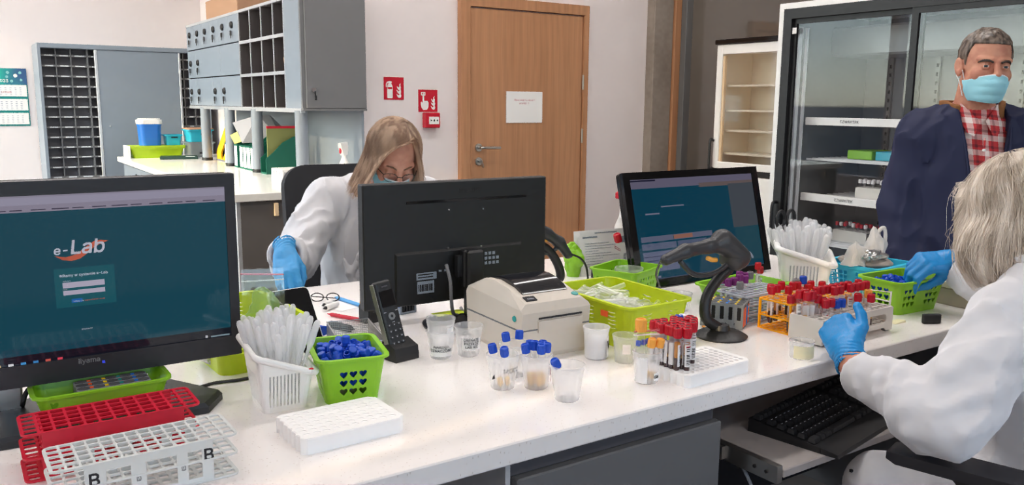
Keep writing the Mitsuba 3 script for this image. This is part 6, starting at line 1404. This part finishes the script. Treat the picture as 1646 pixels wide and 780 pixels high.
def office_chair(label, loc, rz, arms=(), back=True, sh=.47, bh=.58, m='m_black_soft', aw=.28, ay=.02):
    k = thing('office_chair', label, 'chair', loc, rz)
    part(k, 'seat', rbox(.48, .46, .08, .035, 10, (0, 0, sh-.04)), m, 40)
    if back:
        b = prism(rrect(.46, bh, .085, n=8), 0, .05); b.apply_transform(trimesh.transformations.rotation_matrix(PI/2, [1, 0, 0]))
        v = b.vertices; v[:, 1] += .18*v[:, 0]**2*-1
        part(k, 'backrest', b, m, 30, to=T().translate([0, -.23, sh+.02+bh/2]).rotate([1, 0, 0], 8))
        part(k, 'back_bar', tube(spline([(0, -.1, sh-.08), (0, -.27, sh-.07), (0, -.31, sh+.05), (0, -.30, sh+.25)], 16), .022, 8), 'm_black', True)
    part(k, 'gas_column', cyl(.028, .08, sh-.07, 14), 'm_black')
    for i in range(5):
        a = i*2*PI/5; q = part(k, 'foot_spoke', tube([(0, 0, .10), (.28*math.cos(a), .28*math.sin(a), .065)], [.026, .016], 8), 'm_black', True)
        part(q, 'castor', moved(cyl(.027, -.02, .02, 14), (.28*math.cos(a), .28*math.sin(a), .028), rx=PI/2, rz=a), 'm_black')
    for sx in arms:
        q = part(k, 'armrest', hullm([(sx*aw+u, v, z) for u, v, z in [(x, y, zz) for x in (-.04, .04) for y in (-.125, .115) for zz in (.0, .022)]+[(x, y, zz) for x in (-.03, .03) for y in (-.14, .135) for zz in (.004, .018)]]), m, 40, to=T().translate([0, ay, sh+.19]))
        part(q, 'arm_post', cat(hullm([(sx*(aw-.012*i)-.012*j, y, z) for i, y, z in ((0, ay-.05, sh+.188), (0, ay+.03, sh+.188), (0, -.04, sh-.05), (0, .03, sh-.05)) for j in (-1, 1)]), box(min(sx*.2, sx*aw), max(sx*.2, sx*aw), -.04, .03, sh-.06, sh-.03)), 'm_black', False)
    return k
office_chair('black office chair with a rounded backrest behind the woman with glasses', (1.27, 2.87, 0), 176, bh=.62, sh=.46)
# ================================================================ the woman at the front right, seen from behind
k = thing('person', 'seated woman in white coat seen from behind, ash blond hair, at front right', 'person')
Hr = HT((1.862, .848, 1.108), (-.10, .995), 22, 4, .97)
SL, EL, WL = np.array([1.700, .775, .915]), np.array([1.490, .775, .762]), np.array([1.558, 1.015, .800])
SR, ER, WR = np.array([2.045, .81, .945]), np.array([2.20, .93, .80]), np.array([2.27, 1.196, .925])
HK = np.array([1.655, 1.150, .875])
def limb(p, s_, e_, w_, r): return chain(p, [(s_, r[0]), (e_, r[1]), (w_, r[2])], .02)
def body_rw(p):
    q = (p-Hr[:3, 3]) @ (Hr[:3, :3]/.97)/.97
    d = head_sdf(q, True, True)*.97
    d = smin(d, rc(p, W3(Hr, (0, -.03, -.07)), (1.865, .785, .97), .052, .058), .02)
    d = smin(d, chain(p, [((1.87, .76, .92), .10), ((1.89, .62, .56), .13)], .05), .06)
    d = smin(d, limb(p, SL, EL, WL, (.05, .042, .031)), .03); return smin(d, limb(p, SR, ER, WR, (.05, .042, .030)), .03)
part(k, 'body', surface_nets(body_rw, (1.40, .45, .45), (2.34, 1.24, 1.30), .006), 'm_skin2', True)
eyes(k, Hr, (0, -.5)); brows(k, Hr, 'm_brow', .003); mask(k, Hr, -.022, -.118, h=.003)
def sleeve(p, s_, e_, w_, fr, r, sd, cut=.9):
    ww = e_+(w_-e_)*cut; ax = (w_-e_)/np.linalg.norm(w_-e_)
    a = chain(p, [(s_, r[0]), (e_, r[1]), (ww, r[2])], .014)
    t = (p-e_) @ ax; up = (s_-e_)/np.linalg.norm(s_-e_); t2 = (p-e_) @ up
    a = a+fr*np.sin(t*48+5*meshkit.noise(p*8, sd))*np.clip(1-np.abs(t-.05)/.12, 0, 1)*np.clip(1-np.maximum(t2, 0)/.2, 0, 1)
    a = a+fr*.9*np.sin(t2*40+5*meshkit.noise(p*7+3, sd))*np.clip(1-np.abs(t2-.07)/.12, 0, 1)
    a = smax(a, (p-ww) @ ax, .004)
    return smax(a, -np.maximum(rc(p, ww-ax*.03, ww+ax*.05, r[2]-.008, r[2]-.005), -(p-ww) @ ax-.045), .003)
RRW = ridges(SL, EL, (.080, .067), [(.05, -70, .75, 25, .0208), (.2, -25, .95, 60, .0195), (.45, -60, 1.05, 10, .0182), (.0, 15, .45, 85, .0182), (.7, -80, 1.1, -35, .0169)])
RRW += ridges(EL, WL, (.067, .055), [(-.05, -70, .28, 60, .0182), (.15, -60, .45, 70, .0156), (.38, -40, .62, 60, .0130), (.6, -50, .8, 40, .0117)])
RRW += ridges(np.array([1.88, .72, 1.0]), np.array([1.88, .66, .55]), (.17, .22), [(.15, -40, .75, 10, .0234), (.35, -70, .95, -20, .0234), (.2, 30, .8, 50, .0208), (.55, -10, 1.0, 30, .0208)], (-.7, -.7, .1))
def coat_rw(p):
    d = ell(p, (1.885, .715, .79), (.225, .165, .27)); d = smin(d, ell(p, (1.89, .62, .56), (.24, .21, .17)), .08)
    d = smin(d, chain(p, [(SL+[.03, 0, 0], .075), ((1.865, .765, .955), .085), (SR, .075)], .05), .06)
    d = smin(d, rc(p, (1.81, .785, .99), (1.92, .785, .99), .055, .055), .04)
    d = smin(d, sleeve(p, SL, EL, WL, .008, (.082, .068, .054), 5, .86), .03)
    d = smin(d, sleeve(p, SR, ER, WR, .008, (.082, .068, .055), 8, .86), .03)
    d = smin(d, chain(p, [((1.78, .66, .53), .115), ((1.605, .94, .523), .090)], .05), .05)
    d = smin(d, chain(p, [((2.0, .66, .53), .115), ((2.02, .96, .52), .085)], .05), .05)
    d = smax(d, -rc(p, (1.862, .80, 1.02), (1.855, .82, 1.2), .060, .10), .01)
    d = add_ridges(d, p, RRW, .011)
    return d+folds(p, 21, .006, (10, 10, 6))
part(k, 'coat', surface_nets(coat_rw, (1.34, .36, .36), (2.40, 1.28, 1.13), .0062), 'm_coat', True)
# collar and shoulder seam lie on the coat
def on_coat(pts, off=.0):
    out = np.array(pts, float)
    for _ in range(12):
        d = coat_rw(out); g = np.stack([(coat_rw(out+e)-coat_rw(out-e))/.004 for e in np.eye(3)*.002], -1); out = out-(d-off)[:, None]*g/np.maximum((g*g).sum(1, keepdims=True), .2)
    return out
part(k, 'shoulder_seam', tube(on_coat(spline([(1.735, .70, 1.03), (1.712, .66, .97), (1.70, .62, .90), (1.71, .60, .84)], 26), .0005), .0022, 6), 'm_coat', True)
part(k, 'collar', tube(on_coat(spline([(1.78, .86, 1.04), (1.765, .80, 1.05), (1.785, .74, 1.05), (1.85, .71, 1.05), (1.93, .74, 1.05)], 26), .003), .010, 8), 'm_coat', True)
for q_ in ((1.595, .93, .60), (1.545, .985, .57)): part(k, 'coat_stud', moved(lathe([(0, -.002), (.005, -.002), (.005, .002), (0, .003)], 12), on_coat([q_])[0]), 'm_ink', 40)
part(k, 'trousers', surface_nets(lambda p: np.minimum(chain(p, [((1.78, .66, .50), .09), ((1.64, .95, .50), .07), ((1.66, .92, .1), .05)], .03), chain(p, [((2.0, .66, .50), .09), ((2.02, .98, .5), .07), ((2.0, .95, .1), .05)], .03)), (1.5, .5, .03), (2.16, 1.1, .62), .012), 'm_trouser', True)
part(k, 'shoe', cat(rbox(.09, .24, .08, .03, 8, (1.66, .97, .04)), rbox(.09, .24, .08, .03, 8, (2.0, 1.0, .04))), 'm_black', 40)
# left hand closed on the end of the beige rack, thumb on its top
fd = HK-WL
glove(k, hand_frame(WL+fd*.22, fd, (-.62, .18, .75), True), [(58, 50, 25), (55, 55, 28), (52, 55, 30), (50, 55, 30)], [(.024, .024, -.008), (.050, .056, -.012), (.060, .084, -.006), (.062, .106, .004)], 'm_glove_b', True, .05)
# right hand reaching into the heart basket
glove(k, hand_frame(WR+np.array([-.008, .003, 0]), (-.93, .30, -.02), (-.15, -.42, .90), False), [(48, 42, 20), (52, 44, 22), (56, 44, 24), (58, 44, 24)], [(.024, .022, -.010), (.036, .052, -.036), (.032, .078, -.056), (.024, .098, -.070)], 'm_glove_b', False, .05)
def tm_rw(ph):
    a = np.degrees(np.arctan2(np.sin(ph), np.cos(ph))); front = np.exp(-(a/38)**4)
    return np.radians(98-front*48)
def hang_rw(ph):
    a = np.degrees(np.arctan2(np.sin(ph), np.cos(ph))); front = np.exp(-(a/36)**6)
    return (.18+.02*np.cos(ph*3))*(1-front)+.02*front
def flare_rw(ph, k_):
    a = np.degrees(np.arctan2(np.sin(ph), np.cos(ph)))
    return .022*np.sin(k_*PI*.8)-.034*k_**2+.02*np.exp(-((a+65)/25)**2)*np.sin(k_*PI)
hr = Hair(Hr, (0, -.016, .036), (.094, .116, .104), tm_rw, hang_rw, flare_rw)
q = part(k, 'hair', hr.shell(-PI, PI, 240, 44, .014, .07, 2), 'm_hair_b', True)
part(q, 'strands', cat(hr.strands(-PI, PI, 4200, 5, .00075, (-.001, .006), 16, (.0, .3), (.75, 1.03), .09, .002), hr.strands(-PI, PI, 260, 7, .00045, (.004, .012), 16, (.0, .2), (.8, 1.05), .35, .016)), 'm_hair_b', True, kind='stuff')
office_chair('black office chair with armrests under the woman seen from behind', (1.875, .585, 0), 15, aw=.305, ay=.24, arms=(-1, 1), sh=.475, bh=.5, m='m_plastic_dk')

# ================================================================ the man by the fridge
k = thing('person', 'standing man in navy jacket, red plaid shirt and blue mask by the fridge', 'person')
Hm = HT((2.905, 1.49, 1.478), (-.66, -.75), 2, -3, .98)
bf = np.array([-.66, -.75, 0]); bs = np.array([.75, -.66, 0])       # facing; towards his left
C = np.array([2.95, 1.54, 0])
def B(s, f, z): return C+bs*s+bf*f+np.array([0, 0, z])
RX = np.stack([bs, bf, [0, 0, 1]], 1)
def limbs(p, r):
    d = None
    for sx in (-1, 1):
        e = chain(p, [(B(sx*.165, 0, 1.25), r[0]), (B(sx*.205, -.02, .99), r[1]), (B(sx*.20, .10, .78), r[2])], .02); d = e if d is None else np.minimum(d, e)
    return d
def body_m(p):
    q = (p-Hm[:3, 3]) @ (Hm[:3, :3]/.98)/.98
    d = head_sdf(q, open_=.0030)*.98
    d = smin(d, rc(p, W3(Hm, (0, -.03, -.06)), B(0, -.01, 1.27), .060, .068), .02)
    d = smin(d, chain(p, [(B(0, -.01, 1.14), .085), (B(0, 0, .86), .095)], .05), .06)
    d = smin(d, limbs(p, (.05, .042, .03)), .03)
    for sx in (-1, 1):
        d = smin(d, chain(p, [(B(sx*.20, .10, .78), .028), (B(sx*.195, .14, .70), .03), (B(sx*.185, .17, .63), .014)], .02), .02)
        d = smin(d, chain(p, [(B(sx*.09, 0, .84), .085), (B(sx*.10, .02, .45), .055), (B(sx*.10, -.01, .08), .04)], .02), .03)
    return d
part(k, 'body', surface_nets(body_m, (2.6, 1.2, .03), (3.28, 1.86, 1.25), .012), 'm_skin3', True)
part(k, 'head', surface_nets(body_m, (2.76, 1.34, 1.23), (3.06, 1.64, 1.62), .0032), 'm_skin3', True)
eyes(k, Hm, (.12, .02)); brows(k, Hm, 'm_brow_dk', .0042, -.0045); mask(k, Hm, -.031, -.124)
def hair_m(p):
    d = ell(p, (0, -.014, .036), (.081, .100, .0945)); n = meshkit.fbm(p*np.array([90, 60, 60]), 2, 4)-.5
    d = d+.007*n
    q = np.abs(p[:, 0])
    line = .070-.35*np.maximum(q-.03, 0)*0-(.084-p[:, 1])*1.05        # hairline from the forehead down to the nape
    line = np.where(p[:, 1] > .03, .068+.25*(q-.02)*(q > .02)-(.08-p[:, 1])*.15, line+.0)
    side = -.02+(p[:, 1] > -.0)*0
    low = np.where(p[:, 1] > .035, .070+.6*np.maximum(.05-q, 0)*0+.0*q, np.where(p[:, 1] > .012, -.010+(p[:, 1]-.012)*3.4, np.where(p[:, 1] > -.03, .018, -.045+.25*(p[:, 1]+.03))))
    d = smax(d, low-p[:, 2], .006)
    return smax(d, -ell(p, (0, -.012, .035), (.070, .090, .084)), .002)
part(k, 'hair', apply(Hm, surface_nets(hair_m, (-.095, -.125, -.1), (.095, .11, .145), .0026)), 'm_hair_c', True)
def _plaid(p, n, uv):
    u = (p.x*.75-p.y*.66)+.08*p.z; v = p.z+.10*(p.x*.75-p.y*.66)
    def st(x, per, a, b): f = x/per-dr.floor(x/per); return dr.select((f > a) & (f < b), mi.Float(1), mi.Float(0))
    c = mi.Color3f(.50, .045, .05)
    w = .5*st(u, .052, .0, .36)+.5*st(v, .052, .0, .36); c = mikit.mix(c, mi.Color3f(.80, .74, .70), .85*w)
    dk = .5*st(u, .052, .52, .68)+.5*st(v, .052, .52, .68); c = mikit.mix(c, mi.Color3f(.06, .02, .03), .8*dk)
    return c
scene['m_plaid'] = {'type': 'twosided', 'b': {'type': 'principled', 'base_color': mikit.proc(_plaid), 'roughness': .8, 'specular': .2}}
mat('m_jacket', (34, 38, 66), .65, spec=.3); mat('m_brown', (128, 84, 48), .85); mat('m_jacket_in', (60, 84, 150), .6)
def torso_m(p, g):
    q = (p-C) @ RX
    d = ell(q, (0, .0, 1.05), (.18+g, .12+g, .26+g)); d = smin(d, ell(q, (0, .01, .84), (.175+g, .13+g, .17+g)), .08)
    return smin(d, chain(q, [((-.15, -.005, 1.245), .068+g), ((0, -.005, 1.275), .072+g), ((.15, -.005, 1.245), .068+g)], .04), .05), q
def shirt_m(p):
    d, q = torso_m(p, .0); d = smin(d, rc(q, (0, -.01, 1.28), (0, .005, 1.335), .072, .070), .02)
    d = smax(d, -rc(q, (0, .005, 1.32), (0, .02, 1.42), .058, .075), .004); d = smax(d, -rc(q, (0, .105, 1.36), (0, .11, 1.31), .03, .016), .006)
    return d+.004*(meshkit.fbm(p*16, 2, 9)-.5)
part(k, 'shirt', surface_nets(shirt_m, (2.66, 1.24, .72), (3.24, 1.84, 1.40), .006), 'm_plaid', True)
for sx in (-1, 1):
    part(k, 'shirt_collar', hullm([B(sx*a, b, z) for a, b, z in ((.008, .098, 1.295), (.060, .050, 1.355), (.066, .060, 1.30), (.050, .108, 1.255), (.03, .112, 1.245), (.012, .104, 1.29))]+[B(sx*a, b-.005, z) for a, b, z in ((.008, .098, 1.295), (.060, .050, 1.352), (.066, .060, 1.30), (.05, .108, 1.258))]), 'm_plaid', False)
part(k, 'shirt_placket', tube([B(.0, .121, 1.24), B(.0, .138, 1.10), B(.0, .146, .92)], .004, 6), 'm_plaid', True)
for z in (1.20, 1.12, 1.03): part(k, 'shirt_button', moved(rbox(.011, .011, .011, .004, 8), B(0, .125+.12*(1.2-z), z)), 'm_white')
def jacket_m(p):
    d, q = torso_m(p, .022)
    for sx in (-1, 1):
        a = chain(q, [((sx*.165, -.005, 1.235), .078), ((sx*.212, -.02, .98), .066), ((sx*.205, .09, .775), .055)], .03)
        a = a+.0035*np.sin(q[:, 2]*52+5*meshkit.noise(p*8, 4+sx))*np.clip(1-np.abs(q[:, 2]-.99)/.16, 0, 1)
        d = smin(d, smax(a, .775-q[:, 2], .004), .035)
    d = d+folds(p, 31, .009, (12, 12, 7))
    wid = .040+.09*np.clip((1.34-q[:, 2])/.5, 0, 1)*0+.035*np.clip((q[:, 2]-1.05)/.25, 0, 1)
    d = smax(d, -np.maximum(np.abs(q[:, 0]-.012)-wid, -(q[:, 1]-.02)), .006)
    d = smax(d, -rc(q, (0, .0, 1.30), (0, .02, 1.45), .075, .10), .006); inner, _ = torso_m(p, .008)
    d = smax(d, -np.maximum(inner, q[:, 2]-1.26), .004)
    return smax(d, .70-q[:, 2], .006)
part(k, 'jacket', surface_nets(jacket_m, (2.56, 1.14, .68), (3.34, 1.94, 1.40), .0062), 'm_jacket', True)
def collar_m(p):
    q = (p-C) @ RX
    d = np.abs(nrm((q-np.array([0, -.012, 0]))[:, :2]/np.array([1, .92]))-(.094+.10*np.clip(1.33-q[:, 2], 0, .2)))-.009
    d = np.maximum(d, np.abs(q[:, 2]-(1.315-.35*np.maximum(q[:, 1], 0)))-.05); d = np.maximum(d, q[:, 1]-.055)
    return d
part(k, 'jacket_collar', surface_nets(collar_m, (2.76, 1.34, 1.18), (3.14, 1.74, 1.42), .0055), 'm_brown', 45)
part(k, 'zip_edge', cat([tube(spline([B(.012+sx*w, f, z) for w, f, z in ((.082, .082, 1.30), (.072, .118, 1.22), (.060, .142, 1.12), (.05, .155, 1.0), (.046, .166, .88))], 20), .004, 6) for sx in (-1, 1)]), 'm_jacket', True)
part(k, 'trousers', surface_nets(lambda p: np.minimum(*[chain(p, [(B(sx*.09, 0, .80), .125), (B(sx*.10, .02, .45), .085), (B(sx*.10, -.01, .06), .07)], .03) for sx in (-1, 1)]), (2.6, 1.2, .02), (3.3, 1.9, .93), .014), 'm_trouser', True)
for sx in (-1, 1): part(k, 'shoe', moved(rbox(.10, .28, .09, .03, 8), B(sx*.10, .05, .045), rz=math.atan2(-bf[0], bf[1])), 'm_black', 40)
